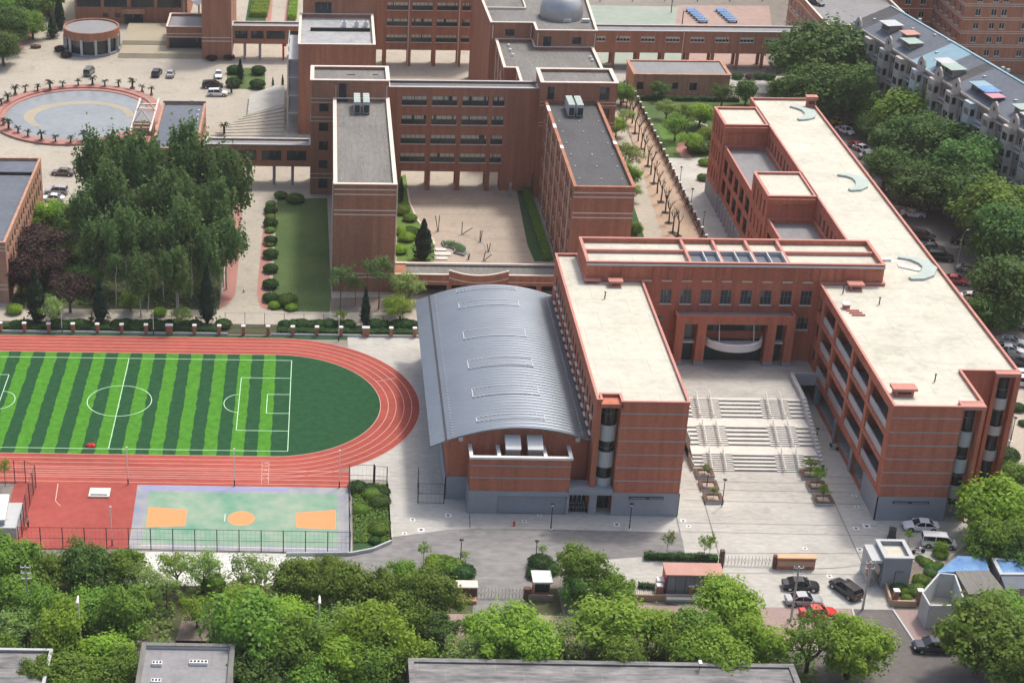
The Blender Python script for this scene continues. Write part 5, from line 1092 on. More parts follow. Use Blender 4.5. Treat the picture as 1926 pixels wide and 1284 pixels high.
def conifer(seed, H=3.4, wide=.9, n=1500, ls=.11):
    rnd = random.Random(seed); mb = MB(); tb = MB()
    for i in range(n):
        t_ = rnd.random()**.75; z = .25+(H-.25)*t_; r_ = wide*(1-t_)**.8*(.82+.18*math.sin(z*9+seed)); a = rnd.uniform(0,6.28); q = r_*rnd.uniform(.55,1.05)
        p = Vector((math.cos(a)*q, math.sin(a)*q, z)); leafquad(mb, p, Vector((math.cos(a), math.sin(a), .8))+rv(rnd)*.6, ls*rnd.uniform(.7,1.2), rnd)
    mb.ell((0,0,H*.42),(wide*.5,wide*.5,H*.42),8,8,jit=.1,rnd=rnd); tb.tube([(0,0,0),(0,0,H*.9)],[.06,.015],6)
    return mb.mesh('crown',[M['leaf_conifer']]), tb.mesh('trunk',[M['bark_dark']])
def bush(seed, n=700, flat=.85):
    rnd = random.Random(seed); mb = MB(); mb.ell((0,0,flat*.5),(.84,.84,flat*.5),12,7,jit=.06,rnd=rnd)
    for i in range(n):
        d = rv(rnd).normalized(); d.z = abs(d.z)*1.2-.25; d.normalize(); q = rnd.uniform(.85,1.05); p = Vector((d.x*q*.95, d.y*q*.95, flat*.5+d.z*q*flat*.55))
        leafquad(mb, p, d+rv(rnd)*.7, .10*rnd.uniform(.6,1.2), rnd)
    return mb.mesh('foliage',[M['leaf_hedge']])
VAR = {k: [crown(k, 11*i+3) for i in range(4)] for k in ('broad','dense','poplar','open','sparse')}
VAR['conifer'] = [conifer(5), conifer(9, 3.0, 1.0)]; VAR['slim'] = [conifer(4, 3.6, .72, 1500, .09)]
BUSH = [bush(1), bush(2), bush(3)]
def setmat(o, m):
    if o.data.materials: o.material_slots[0].link = 'OBJECT'; o.material_slots[0].material = M[m]
_tc = [0]
def tree(x, y, r, kind='broad', mat='leaf_mid', lab='', h=1.0, group=None, bark='bark', name='tree', cat='tree', var=None):
    _tc[0] += 1; i = _tc[0]; cm_, tm_ = VAR[kind][(i if var is None else var) % len(VAR[kind])]
    t = thing(name, lab, cat, (x,y,0), rz=(i*2.39) % 6.28, group=group, scale=(r*(1+.13*math.sin(i*1.7)),r*(1+.13*math.cos(i*2.3)),r*h*(1+.12*math.sin(i*3.1))))
    a = child('trunk', tm_, t); setmat(a, bark); b = child('crown', cm_, t); setmat(b, mat); return t
HK = dict(broad=1.1, dense=1.1, poplar=2.3, open=1.2, sparse=1.9, conifer=1.4, slim=1.6)
def treepx(x, y, w_, kind='broad', mat='leaf_mid', lab='', h=1.0, **k):
    """crown centre seen at x, y with apparent width w_"""
    X_, Y_ = G(x, y, 4.0); D_ = math.sqrt(X_**2+Y_**2+124**2); r = 1.17*w_/2/(FPX/D_); zc = HK[kind]*r*h; X_, Y_ = G(x, y, zc); return tree(X_, Y_, r, kind, mat, lab, h, **k)
def shrub(x, y, r, lab, mat='leaf_hedge', h=1.0, group=None, name='shrub', z=0):
    _tc[0] += 1; o = bpy.data.objects.new(name, BUSH[_tc[0] % 3]); col.objects.link(o); o.location = (x,y,z); o.rotation_euler = (0,0,_tc[0]*1.7); o.scale = (r,r,r*h); setmat(o, mat); return tag(o, lab, 'shrub', group)
# --- front tree belt (nearest the camera)
BELT = [
 (18,1052,105,'dense','leaf_mid','dense green tree beside the white shed at the left edge'),
 (92,1075,85,'broad','leaf_mid','green tree just below the red sports court, second in from the left edge'),
 (165,1062,95,'dense','leaf_dark','dark green tree below the middle of the red sports court'),
 (228,1062,80,'broad','leaf_mid','green tree below the right corner of the red sports court'),
 (272,1088,62,'open','leaf_pale','pale feathery tree at the left end of the white slab'),
 (332,1062,64,'open','leaf_yellow','light green thin tree in front of the white slab'),
 (380,1068,80,'open','leaf_pale','pale yellowish tree in front of the middle of the white slab'),
 (312,1098,50,'sparse','leaf_pale','small grey green tree at the foot of the white slab'),
 (475,1080,84,'open','leaf_pale','pale flowering tree in front of the right part of the white slab'),
 (560,1080,88,'broad','leaf_mid','mid green tree at the right end of the white slab'),
 (612,1072,62,'broad','leaf_mid','mid green tree where the white slab meets the driveway'),
 (28,1112,90,'broad','leaf_mid','green tree at the left edge behind the utility pole'),
 (82,1140,88,'open','leaf_mid','loose green tree right of the utility pole'),
 (45,1168,80,'open','leaf_pale','pale tree left of the bright round tree at lower left'),
 (110,1182,108,'dense','leaf_bright','bright round tree at lower left above the corner flat roof'),
 (176,1130,80,'broad','leaf_mid','dull green tree beside the left white lamp'),
 (240,1150,104,'dense','leaf_mid','wide green tree between the left white lamp and the bare earth patch'),
 (205,1175,70,'broad','leaf_dark','dark low tree left of the bare earth patch'),
 (370,1146,58,'open','leaf_bright','small lone tree with visible trunk on the bare earth patch'),
 (402,1094,48,'broad','leaf_mid','small bushy tree behind the lone tree on bare earth'),
 (8,1230,70,'dense','leaf_mid','green tree cut by the left edge below the pale tree'),
 (190,1222,96,'broad','leaf_bright','light green tree left of the small grey roof'),
 (225,1262,84,'dense','leaf_mid','green tree touching the left wall of the small grey roof'),
 (140,1268,110,'dense','leaf_mid','green tree at the bottom edge between the two grey roofs'),
 (70,1276,80,'dense','leaf_mid','green tree overlapping the corner flat roof at the bottom edge'),
 (468,1130,95,'broad','leaf_bright','bright tree just above the largest dense tree'),
 (478,1186,140,'dense','leaf_mid','largest dense tree right of the small grey roof'),
 (540,1152,92,'dense','leaf_bright','bright tree behind and right of the largest dense tree'),
 (558,1222,125,'dense','leaf_mid','dense green tree right of the largest one, near the bottom'),
 (492,1262,110,'dense','leaf_dark','dark tree hugging the right wall of the small grey roof'),
 (580,1280,90,'broad','leaf_mid','green tree cut by the bottom edge under the dense tree'),
 (596,1168,74,'broad','leaf_mid','mid green tree beside the right white lamp'),
 (650,1105,92,'broad','leaf_mid','green tree on the left edge of the driveway'),
 (640,1232,118,'dense','leaf_bright','bright dense tree left of the long patchy roof'),
 (712,1192,120,'dense','leaf_bright','bright tree above the left end of the long patchy roof'),
 (765,1218,92,'broad','leaf_yellow','yellow green tree overlapping the corner of the long patchy roof'),
 (700,1255,96,'broad','leaf_mid','green tree left of the corner of the long patchy roof'),
 (655,1168,80,'open','leaf_pale','pale twiggy tree between two bright ones left of centre'),
 (716,1118,88,'dense','leaf_mid','green tree left of the driveway, in front of the young trees'),
 (768,1140,98,'dense','leaf_mid','green tree in front of the brick gate wall end'),
 (812,1118,92,'dense','leaf_mid','green tree left of the brick gate sign'),
 (822,1168,72,'broad','leaf_dark','dark tree over the black fence below the brick gate sign'),
 (760,1085,60,'broad','leaf_mid','small green tree at the driveway bend'),
 (884,1212,86,'open','leaf_pale','pale grey green tree over the left part of the patchy roof edge'),
 (898,1170,60,'broad','leaf_bright','small bright tree just below the retractable gate'),
 (968,1172,128,'dense','leaf_yellow','broad yellow green tree below the white guard booth'),
 (1008,1212,92,'broad','leaf_bright','bright tree on the patchy roof edge below the guard booth'),
 (1068,1182,92,'open','leaf_pale','brownish thin tree right of the broad yellow green one'),
 (1094,1070,82,'dense','leaf_mid','tall blue green tree right of the white guard booth'),
 (1160,1098,68,'broad','leaf_mid','mid green tree right of the tall blue green one'),
 (1085,1108,60,'broad','leaf_dark','dark tree at the foot of the tall blue green one'),
 (1150,1158,122,'dense','leaf_yellow','bright yellow green tree in front of the low brick boundary wall'),
 (1172,1226,82,'broad','leaf_mid','green tree hanging over the middle of the patchy roof edge'),
 (1240,1168,92,'broad','leaf_bright','bright tree below the salmon roofed kiosk'),
 (1262,1212,70,'open','leaf_mid','thin tree between two bright ones above the patchy roof'),
 (1372,1122,112,'dense','leaf_bright','big round bright tree right of the salmon roofed kiosk'),
 (1305,1178,86,'broad','leaf_mid','green tree at lower left of the big round bright one'),
 (1350,1205,112,'broad','leaf_yellow','yellow green tree below the big round bright one'),
 (1425,1200,100,'broad','leaf_bright','bright tree left of the fork trunked tree'),
 (1390,1180,60,'open','leaf_yellow','small yellowish tree behind the bright one near the sidewalk'),
 (1526,1204,100,'open','leaf_mid','open crowned tree with a forked dark trunk in front of the red car'),
 (1605,1205,124,'dense','leaf_bright','bright dense tree standing on the road edge right of the forked tree'),
 (1852,1196,128,'dense','leaf_mid','big dark green tree over the blue black car at lower right'),
 (1908,1150,100,'dense','leaf_mid','dark green tree at the right edge below the blue shed roofs'),
 (1905,1245,110,'dense','leaf_mid','dark green tree in the bottom right corner'),
 (1888,938,118,'broad','leaf_bright','bright green tree at the right edge beside the east wing corner'),
 (1872,1010,92,'dense','leaf_mid','green tree above the alley of the blue shed'),
 (1918,1030,80,'dense','leaf_dark','dark tree at the right edge above the blue shed roofs'),
 (1912,895,60,'broad','leaf_mid','small green tree by the paved corner at the right edge'),
 (1858,965,70,'broad','leaf_dark','dark green tree at the foot of the bright tree by the east wing'),
]
for x, y, w_, k, m_, lab in BELT: treepx(x, y+(9 if x > 850 and y > 1155 and x < 1480 else 0), w_, k, m_, lab, bark='bark_dark' if 'fork' in lab else 'bark')
sheet('bare_earth', [(-17.5,172.2),(-8.8,172.2),(-8.2,182),(-12,184.5),(-16.5,182)], .03, 'brownground')
# --- street trees on the east side
for x, y, w_, k, m_, lab in [
 (1560,105,125,'dense','leaf_street','big dark tree at the left end of the slate roofed apartments'),
 (1500,98,92,'dense','leaf_dark','dark tree overlapping the raised brick corridor end'),
 (1600,165,100,'dense','leaf_dark','dark tree against the foot of the first apartment bay'),
 (1540,160,96,'dense','leaf_dark','dark tree behind the far corner of the cream roof'),
 (1474,165,44,'broad','leaf_mid','small light green tree on the lawn by the corridor'),
 (1712,205,100,'broad','leaf_mid','large pale green tree in front of the apartment bays'),
 (1745,262,110,'dense','leaf_street','large green tree below the pale one in front of the apartments'),
 (1690,255,84,'broad','leaf_street','green tree between the parked cars and the pale tree'),
 (1640,228,48,'broad','leaf_street','small tree beside the yellow taxi'),
 (1668,305,72,'dense','leaf_dark','dark tree beside the row of white parked cars'),
 (1615,195,52,'broad','leaf_dark','small dark tree north of the yellow taxi'),
 (1735,345,80,'dense','leaf_street','low dark tree over the grey car in the east street'),
 (1808,300,118,'dense','leaf_street','large green tree below the second run of apartment bays'),
 (1832,356,100,'dense','leaf_street','green tree between two large ones in the east street'),
 (1885,388,122,'dense','leaf_mid','light green tree at the right edge above the street lamp'),
 (1882,440,112,'dense','leaf_street','green tree right of the street lamp in the east street'),
 (1915,330,70,'broad','leaf_street','green tree at the right edge under the apartments'),
 (1895,535,118,'dense','leaf_street','large olive tree at the right edge beside the dark parked car'),
 (1868,580,84,'dense','leaf_dark','darker tree in front of the large olive tree'),
 (1690,335,44,'broad','leaf_dark','small tree at the kerb by the green and white car')]: treepx(x, y+2, w_*1.04, k, m_, lab)
# --- woods top left
for i, (x, y, w_) in enumerate([(8,10,70),(48,8,70),(88,-8,60),(20,48,70),(60,38,56),(4,85,60),(-30,50,70),(30,-30,70),(90,-25,60)]): treepx(x, y, w_, 'dense', 'leaf_dark' if i % 2 else 'leaf_mid', ['wood edge tree at the very top left corner','wood edge tree right of the corner one','wood edge tree near the pink edged road top','wood edge tree in the second row from the top left corner','wood edge tree nearest the pink edged road','lowest wood edge tree at the left edge','wood edge tree outside the left frame edge','wood edge tree above the top edge','wood edge tree above the top edge near the road'][i], group='trees of the wood at the top left')
treepx(112,32,30,'conifer','leaf_conifer','dark conifer right of the wood at the top left',name='conifer_tree'); treepx(98,50,26,'conifer','leaf_conifer','smaller dark conifer in front of the rotunda side',name='conifer_tree')
# --- poplar grove
PO = [(178,340,8.2),(222,318,9),(262,342,8.4),(300,352,8.8),(352,338,9),(402,345,8.6),(432,372,8.2),(158,395,8),(205,385,8.5),(252,402,8.4),(318,398,8.6),(365,392,8.4),(410,412,8.2),(185,440,7.5),(235,455,7.8),(290,452,8),(345,448,8),(392,462,7.6),(425,450,6.6),(262,500,6.6),(330,505,6.4)]
for i, (x, y, r_) in enumerate(PO):
    X_, Y_ = G(x, y, 9.5); tree(X_, Y_, r_*.58, 'poplar', 'leaf_poplar', '%s poplar of the tall grove, counting rows from the back left' % ORD[i], h=1.08 if i < 7 else .95, group='poplars of the tall grove', bark='bark_pale', name='poplar_tree')
for i, (x, y, h_) in enumerate([(218,578,9),(252,560,9),(278,585,11),(308,565,8),(335,580,9),(340,560,9),(360,560,10),(390,540,9),(398,530,9),(406,535,9),(415,560,9),(420,540,9)]):
    X_, Y_ = G(x, y); t = thing('slender_tree', '%s pale slender trunk from the left at the front of the grove' % ORD[i], 'tree', (X_,Y_,0), group='pale slender trunks at the grove front'); mb = MB(); rn = random.Random(i); limb(mb,(X_,Y_,0),(X_+rn.uniform(-.5,.5),Y_,h_),.13,.06,rn,5,.02); tr_ = mb.build('trunk','bark_pale',t); cm_ = VAR['sparse'][i % 3][0]; c_ = child('crown',cm_,t,(0,0,h_*.45),scale=(1.7,1.7,2.4)); setmat(c_,'leaf_poplar')
for x, y, w_, m_, lab, k in [(58,455,90,'leaf_plum','dark purple leaved tree beside the brick annexe wall','dense'),(38,510,76,'leaf_plum','purple leaved tree in front of the first purple one','broad'),(92,500,62,'leaf_plum','purple leaved tree right of the other two','broad'),(130,545,66,'leaf_plum','low purple leaved tree behind the young conifers','open'),(110,398,74,'leaf_bright','bright tree between the brick annexe and the poplar grove','dense'),(78,412,54,'leaf_mid','mid green tree below the bright one by the annexe','dense'),(150,470,60,'leaf_dark','dark tree at the left foot of the grove','dense'),(165,520,50,'leaf_dark','dark narrow tree at the foot of the grove','dense'),(245,560,40,'leaf_mid','small leafy tree among the pale trunks','open'),(100,582,50,'leaf_pale','small grey green tree behind the hedge left of the white pole','open'),(340,590,40,'leaf_pale','small thin tree behind the hedge near the dark conifer','open')]: treepx(x, y, w_, k, m_, lab)
for x, y, r_, h_, k, lab in [(70,606,2.7,1.0,'conifer','dark conifer behind the hedge at the far left'),(190,608,2.6,1.1,'conifer','dull green conifer behind the hedge in the middle of the grove front'),(390,608,2.7,1.05,'conifer','dark conifer behind the hedge at the right end of the grove'),(687,614,1.9,1.15,'slim','slim dark cypress behind the hedge below the classroom wing'),(795,488,2.9,.75,'conifer','rounded dark conifer in the courtyard garden'),(754,380,1.3,1.2,'slim','slim dark cypress at the courtyard back corner'),(452,156,1.7,.95,'conifer','small dark conifer between the clipped bushes in the forecourt bed')]:
    X_, Y_ = G(x, y); tree(X_, Y_, r_, k, 'leaf_conifer', lab, h=h_, bark='bark_dark', name='conifer_tree')
for x, y, r_, k, m_, h_, lab in [(640,585,2.6,'sparse','leaf_poplar',1.5,'tall thin tree in front of the left corner of the classroom wing'),(712,582,2.9,'sparse','leaf_poplar',1.35,'tall thin tree in front of the middle of the classroom wing wall'),(668,575,2.0,'sparse','leaf_poplar',1.2,'shorter thin tree between the two tall thin ones'),(765,572,3.4,'open','leaf_pale',.9,'pale blossoming tree in front of the low curved corridor'),(745,590,2.2,'open','leaf_pale',.9,'small pale tree left of the blossoming one'),(752,604,3.0,'open','leaf_bright',.75,'low bright green tree next to the vaulted hall corner'),(640,612,1.6,'sparse','leaf_mid',.8,'young tree behind the hedge beside the white pole')]:
    X_, Y_ = G(x, y); tree(X_, Y_, r_, k, m_, lab, h=h_)
# --- east side of the dark roofed wing, garden
for x, y, w_, k, m_, lab in [(1170,172,42,'dense','leaf_mid','dense tree between the stair tower and the pink path'),(1160,235,38,'broad','leaf_bright','light tree beside the stair tower side wall'),(1178,290,52,'open','leaf_pale','white flowering tree beside the dark roofed wing'),(1184,325,44,'broad','leaf_mid','green tree hugging the dark roofed wing'),(1196,428,30,'broad','leaf_mid','small tree at the front corner of the dark roofed wing'),(1318,212,44,'broad','leaf_bright','bright young tree left of the far brick stair block'),(1348,222,34,'open','leaf_bright','bright small tree touching the far brick stair block'),(1290,215,44,'open','leaf_mid','loose tree in the middle of the garden'),(1234,145,24,'open','leaf_mid','small tree left of the outbuilding door'),(1268,142,30,'open','leaf_mid','small tree right of the outbuilding door'),(1318,138,30,'open','leaf_bright','light small tree at the right window of the outbuilding'),(1360,172,40,'open','leaf_dark','dark loose tree at the right end of the outbuilding')]: treepx(x, y, w_, k, m_, lab)
for x, y, w_, k, m_, lab in [(1255,200,36,'open','leaf_pale','pale loose shrubby tree near the garden fence'),(1272,235,44,'open','leaf_mid','green loose tree in the left part of the garden lawn'),(1300,262,40,'open','leaf_yellow','yellow green tree just above the curved garden path'),(1330,255,34,'broad','leaf_bright','light tree between the curved path and the brick stair block'),(1240,165,34,'open','leaf_dark','dark loose tree over the hedge in front of the outbuilding'),(1405,170,44,'broad','leaf_dark','dark tree behind the far cream roof corner'),(1178,215,30,'open','leaf_pale','pale tree between the pink path and the stair tower'),(1190,360,30,'open','leaf_pale','pale small tree low beside the dark roofed wing')]: treepx(x, y, w_, k, m_, lab)
# bare street trees along the pink path
BT = []
for s in range(4):
    rn = random.Random(50+s); mb = MB(); limb(mb,(0,0,0),(0,0,3.0),.17,.12,rn,3,.02)
    for k in range(6):
        a = rn.uniform(0,6.28); e = Vector((math.cos(a)*.8, math.sin(a)*.8, 3.0+rn.uniform(1.2,2.2))); pp = limb(mb,(0,0,rn.uniform(2.4,3.0)),e,.08,.03,rn,3,.06)
        for j in range(2): limb(mb,pp[2],e+rv(rn)*.7+Vector((0,0,.4)),.035,.012,rn,2,.05)
    BT.append(mb.mesh('trunk',[M['bark_dark']]))
bt = [(150,330),(172,370),(190,430),(210,470),(228,540),(250,590),(270,645),(290,700),(315,760),(335,815),(355,875),(378,940),(403,1000),(432,1070),(455,1140),(482,1205),(515,1225)]
for i, q in enumerate(bt):
    X_, Y_ = g('c5',*q); t = thing('bare_tree', '%s leafless street tree from the far end of the pink path' % ORD[i], 'tree', (X_,Y_,0), rz=i*1.3, group='leafless street trees along the pink path'); a = child('trunk', BT[i % 4], t)
    if i % 2 == 0 or i > 12: pm = MB(); pm.box(-.7,.7,-.7,.7,0,.06); child('tree_pit', pm.mesh('tree_pit',[M['bark_dark']]), t)
# young staked trees with thin trunks
for k,x,y,r_,h_,lab in [('a7',388,385,.9,1.5,'young thin tree at the driveway bend'),('a7',572,300,.95,1.5,'young thin tree left of the nearer driveway lamp'),('a7',1222,272,.8,1.3,'young thin tree beside the right driveway lamp'),('a8',140,232,1.0,1.6,'young tree with bare twigs above the kiosk hedge'),('a8',325,245,1.1,1.5,'young tree with pale leaves behind the salmon roofed kiosk'),('a8',352,248,1.0,1.6,'young tree with green leaves behind the salmon roofed kiosk'),('b8',50,560,1.3,1.5,'small green tree inside the tall fence at the left edge'),('a7',805,290,.8,.9,'low young tree at the hedge by the nearer driveway lamp')]:
    X_, Y_ = g(k,x,y); tree(X_,Y_,r_,'sparse','leaf_bright' if 'green' in lab else 'leaf_pale',lab,h=h_,name='young_tree')
# palms
def palm(seed):
    rn = random.Random(seed); tb = MB(); tb.tube([(0,0,0),(0,0,.8),(0,0,1.5)],[.2,.2,.16],7); cb = MB()
    for k in range(15):
        a = 2*math.pi*k/15+rn.uniform(-.2,.2); up = rn.uniform(.1,.8); L_ = rn.uniform(.9,1.25); pts = [Vector((math.cos(a)*L_*q, math.sin(a)*L_*q, 1.5+up*math.sin(q*2.2)-.35*q*q)) for q in (0,.35,.7,1)]; s_ = Vector((-math.sin(a), math.cos(a), 0))
        for j in range(3): w1, w2 = [.05,.16,.14,.02][j], [.05,.16,.14,.02][j+1]; cb.face([pts[j]-s_*w1, pts[j]+s_*w1, pts[j+1]+s_*w2, pts[j+1]-s_*w2])
    return cb.mesh('fronds',[M['leaf_palm']]), tb.mesh('trunk',[M['bark_dark']])
PALM = [palm(1), palm(2)]
pl = [(147,560),(100,620),(165,605),(245,600),(325,590),(407,575),(507,565),(600,560),(680,570),(768,570),(857,580),(920,600),(980,615),(52,670),(10,690),(22,820),(58,850),(118,870),(182,895),(270,920),(360,930),(458,935),(545,925)][1:]
for i, q in enumerate(pl):
    X_, Y_ = g('z1',*q); t = thing('sago_palm', '%s small palm around the basin rim, far side first, left to right on each side' % ORD[i], 'palm', (X_,Y_,0), rz=i, group='small palms around the round basin', scale=.95 if i % 3 else 1.25); child('trunk',PALM[i % 2][1],t); child('fronds',PALM[i % 2][0],t)
    mb = MB(); mb.box(-.35,.35,-.35,.35,0,.5); child('pot', mb.mesh('pot',[M['pink']]), t)
for q, lab in (((1497,600),'single dark palm beside the white parked car'),((1450,870),'small palm at the foot of the seating steps')):
    X_, Y_ = g('z1',*q); t = thing('sago_palm', lab, 'palm', (X_,Y_,0), scale=1.3); child('trunk',PALM[0][1],t); child('fronds',PALM[0][0],t)
# shrubs
for i, (x,y,r_,m_) in enumerate([(1515,475,1.9,'leaf_hedge'),(1512,560,2.0,'leaf_hedge'),(1672,480,1.95,'leaf_hedge'),(1665,570,2.0,'leaf_hedge')]):
    X_, Y_ = g('z1',x,y); shrub(X_,Y_,r_,['large clipped round bush, back left of four in the forecourt bed','large clipped round bush, front left of four in the forecourt bed','large clipped round bush, back right of four in the forecourt bed','large clipped round bush, front right of four in the forecourt bed'][i],m_,1.15,'clipped round bushes in the forecourt bed')
for i, q in enumerate([(1765,560),(1828,560)]): X_, Y_ = g('z1',*q); tree(X_,Y_,.75,'slim','leaf_hedge',['narrow clipped topiary left of the open stair','narrow clipped topiary touching the open stair'][i],name='topiary',cat='topiary')
for i, y in enumerate([395,420,452,478,505,535,560]): X_, Y_ = G(509,y+6); shrub(X_,Y_,1.45+.1*(i % 2),'%s clipped bush from the back beside the long lawn' % ORD[i],'leaf_hedge',1.1,'clipped bushes beside the long lawn')
for i in range(8): X_, Y_ = G(510-i*.8,386+i*25); shrub(X_,Y_,1.15,'%s low bush from the back filling between the clipped bushes by the long lawn' % ORD[i],'leaf_mid',.8,'low filler bushes beside the long lawn')
for x,y,r_,m_,lab in [(540,572,2.0,'leaf_dark','big dark bush at the near corner of the long lawn'),(548,582,1.2,'leaf_bright','yellow green round bush at the lawn corner'),(516,578,1.15,'leaf_bright','yellow green round bush by the pink path end'),(555,380,1.9,'leaf_dark','dark low bush at the far end of the long lawn'),(528,372,1.4,'leaf_dark','small dark bush below the link corridor column'),(28,588,1.6,'leaf_bright','bright low bush at the foot of the brick annexe'),(300,592,1.4,'leaf_yellow','yellow green low bush among the pale trunks'),(765,452,1.7,'leaf_bright','light bush in the upper courtyard garden'),(771,415,1.5,'leaf_mid','mid green bush in the upper courtyard garden'),(757,402,1.6,'leaf_mid','mid green bush against the classroom wing in the courtyard garden'),(772,440,1.6,'leaf_dark','dark round bush above the rounded conifer'),(752,475,1.6,'leaf_bright','light bush low in the courtyard garden'),(758,440,1.5,'leaf_bright','light green bush between the courtyard wall and the dark round bush')]:
    X_, Y_ = G(x,y); shrub(X_,Y_,r_,lab,m_)
hx = [30,45,105,118,136,150,162,220,236,256,272,286,300,318,334,350,366,420,536,552,567,585,600,618,640,655,705,722,748,762,775]
for i, x in enumerate(hx):
    X_, Y_ = G(x,617); shrub(X_,Y_+.4,1.3+.25*((i*7) % 3)/2,'%s clipped hedge bush from the left behind the pillar fence' % (ORD[i] if i < 28 else ['third last','second last','last'][i-28]),'leaf_hedge',.95,'clipped hedge bushes behind the pillar fence')
for k,x,y,r_,m_,lab in [('a2',620,880,1.5,'leaf_hedge','round clipped bush at the back left of the garden bed'),('a2',700,920,1.5,'leaf_mid','lighter round clipped bush at the back of the garden bed'),('a2',755,905,1.3,'leaf_hedge','dark bush at the back right of the garden bed'),('a2',745,960,1.6,'leaf_dark','dark bush in the middle right of the garden bed'),('a2',690,880,1.1,'leaf_hedge','small dark bush at the back of the garden bed'),('a2',740,1110,1.6,'leaf_mid','green bush near the front of the garden bed'),('a2',640,1000,1.2,'leaf_mid','loose bush at the left of the garden bed'),('a2',715,1165,.9,'leaf_hedge','small bush at the front of the garden bed'),('a2',765,1070,1.0,'leaf_dark','small dark bush by the bed kerb'),('a7',1215,310,1.9,'leaf_hedge','dark clipped bush behind the white guard booth'),('a7',1270,330,1.4,'leaf_hedge','dark clipped bush right of the white guard booth'),('a7',1180,360,1.2,'leaf_hedge','dark bush left of the white guard booth'),('a7',735,330,1.9,'leaf_mid','green bush behind the brick gate sign'),('a7',790,360,1.8,'leaf_hedge','dark green bush right behind the brick gate sign'),('a7',690,310,1.7,'leaf_mid','green bush at the left end of the gate hedge'),('a7',640,300,1.6,'leaf_bright','light green bush left of the gate hedge'),('z3',1490,570,1.6,'leaf_hedge','left round bush in the row right of the outbuilding'),('z3',1645,570,1.5,'leaf_hedge','middle round bush in the row right of the outbuilding'),('z3',1720,575,1.6,'leaf_hedge','right round bush in the row right of the outbuilding'),('z3',1580,575,1.4,'leaf_plum','reddish bush in the row right of the outbuilding'),('z3',1215,1095,3.2,'leaf_dark','wide low dark bush inside the curve of the garden path'),('c5',700,750,1.6,'leaf_mid','small bush at the brick stair block corner'),('c5',690,850,1.5,'leaf_dark','dark bush against the stair block colonnade'),('b5',630,1080,2.3,'leaf_hedge','dark round bush at the front of the second stair shaft'),('b5',780,530,1.3,'leaf_hedge','small dark bush on the paved corner at the right edge'),('b5',845,695,.9,'leaf_hedge','small bush cut by the right edge on the pavement'),('z1',390,330,1.6,'leaf_plum','reddish grey bush left of the rotunda steps'),('z1',430,370,1.5,'leaf_plum','reddish grey bush in front of the rotunda'),('z1',1370,390,1.5,'leaf_plum','grey bush at the tall block corner'),('z1',1480,385,1.6,'leaf_plum','dark reddish bush at the foot of the tall block')]:
    X_, Y_ = g(k,x,y); shrub(X_,Y_,r_,lab,m_,.9)
def hedge(lab, p, q, w_, h_, mat='leaf_hedge', n=None):
    p, q = Vector(p), Vector(q); L_ = (q-p).length; mb = MB(); rn = random.Random(int(L_*10)); d = (q-p).normalized(); s_ = Vector((-d.y,d.x))
    c = [p-s_*w_*.42, q-s_*w_*.42, q+s_*w_*.42, p+s_*w_*.42]; mb.prism(ccw([tuple(v) for v in c]), 0, h_*.75)
    for i in range(int(L_*w_*45)+int(L_*h_*40)):
        a = rn.random(); b = rn.uniform(-.5,.5); z = h_*(rn.uniform(.8,1.0)+.18*math.sin(a*L_*1.9)) if rn.random() < .6 else rn.uniform(.1,h_)
        if z < h_*.75: b = .5 if b > 0 else -.5
        v = p.lerp(q,a)+s_*w_*b; leafquad(mb, Vector((v.x,v.y,z)), Vector((rn.uniform(-.6,.6), rn.uniform(-.6,.6), 1)), .16, rn)
    return tag(mb.build('hedge',mat,origin=((p.x+q.x)/2,(p.y+q.y)/2,0)), lab, 'hedge')
hedge('clipped hedge behind the salmon roofed kiosk', g('a8',30,238), g('a8',395,250), 1.0, .9)
hedge('low hedge strip left of the salmon roofed kiosk', g('a8',0,380), g('a8',110,392), .8, .6)
hedge('long low dark hedge behind the pillar fence', (-53,262.4), (-17,262.6), 1.4, .7)
hedge('low dark hedge behind the pillar fence right of the gate', (-7,262.4), (16,262.4), 1.4, .7)
hedge('green hedge strip along the right side of the courtyard', g('z6',1690,260), g('z6',1830,700), 1.6, .9, 'leaf_mid')
hedge('dark hedge in front of the brick outbuilding', g('z3',790,725), g('z3',1500,735), 1.5, 1.0)
hedge('leafy hedge row left of the north pink path', g('c4',400,200), g('c4',440,0), 4.5, 1.6, 'leaf_bright')
hedge('leafy hedge row right of the north pink path', g('c4',780,235), g('c4',800,0), 2.2, 1.6, 'leaf_bright')
mb = MB(); rn = random.Random(3)
for i in range(2600):
    x_ = rn.uniform(5.0,9.8); y_ = rn.uniform(198.5,213.5); leafquad(mb, Vector((x_,y_,rn.uniform(.05,.45))), Vector((rn.uniform(-.7,.7),rn.uniform(-.7,.7),1)), .17, rn)
tag(mb.build('ground_cover','leaf_mid'),'low leafy ground cover in the garden bed','ground cover',kind='stuff')
mb = MB()
for i in range(9000):
    x_ = rn.uniform(-60,11); y_ = rn.uniform(160,188); 
    if ((-21 < x_ < -8.5 or x_ < -30) and y_ < 168) or (-17.5 < x_ < -8.8 and 172 < y_ < 183): continue
    leafquad(mb, Vector((x_,y_,rn.uniform(.1,.9))), Vector((rn.uniform(-.7,.7),rn.uniform(-.7,.7),1)), .32, rn)
for i in range(2600):
    x_ = rn.uniform(12,60); y_ = rn.uniform(167.2,175.5); leafquad(mb, Vector((x_,y_,rn.uniform(.1,.9))), Vector((rn.uniform(-.7,.7),rn.uniform(-.7,.7),1)), .3, rn)
tag(mb.build('undergrowth','leaf_mid'),'leafy undergrowth on the soil beneath the front trees','undergrowth',kind='stuff')
mb = MB()
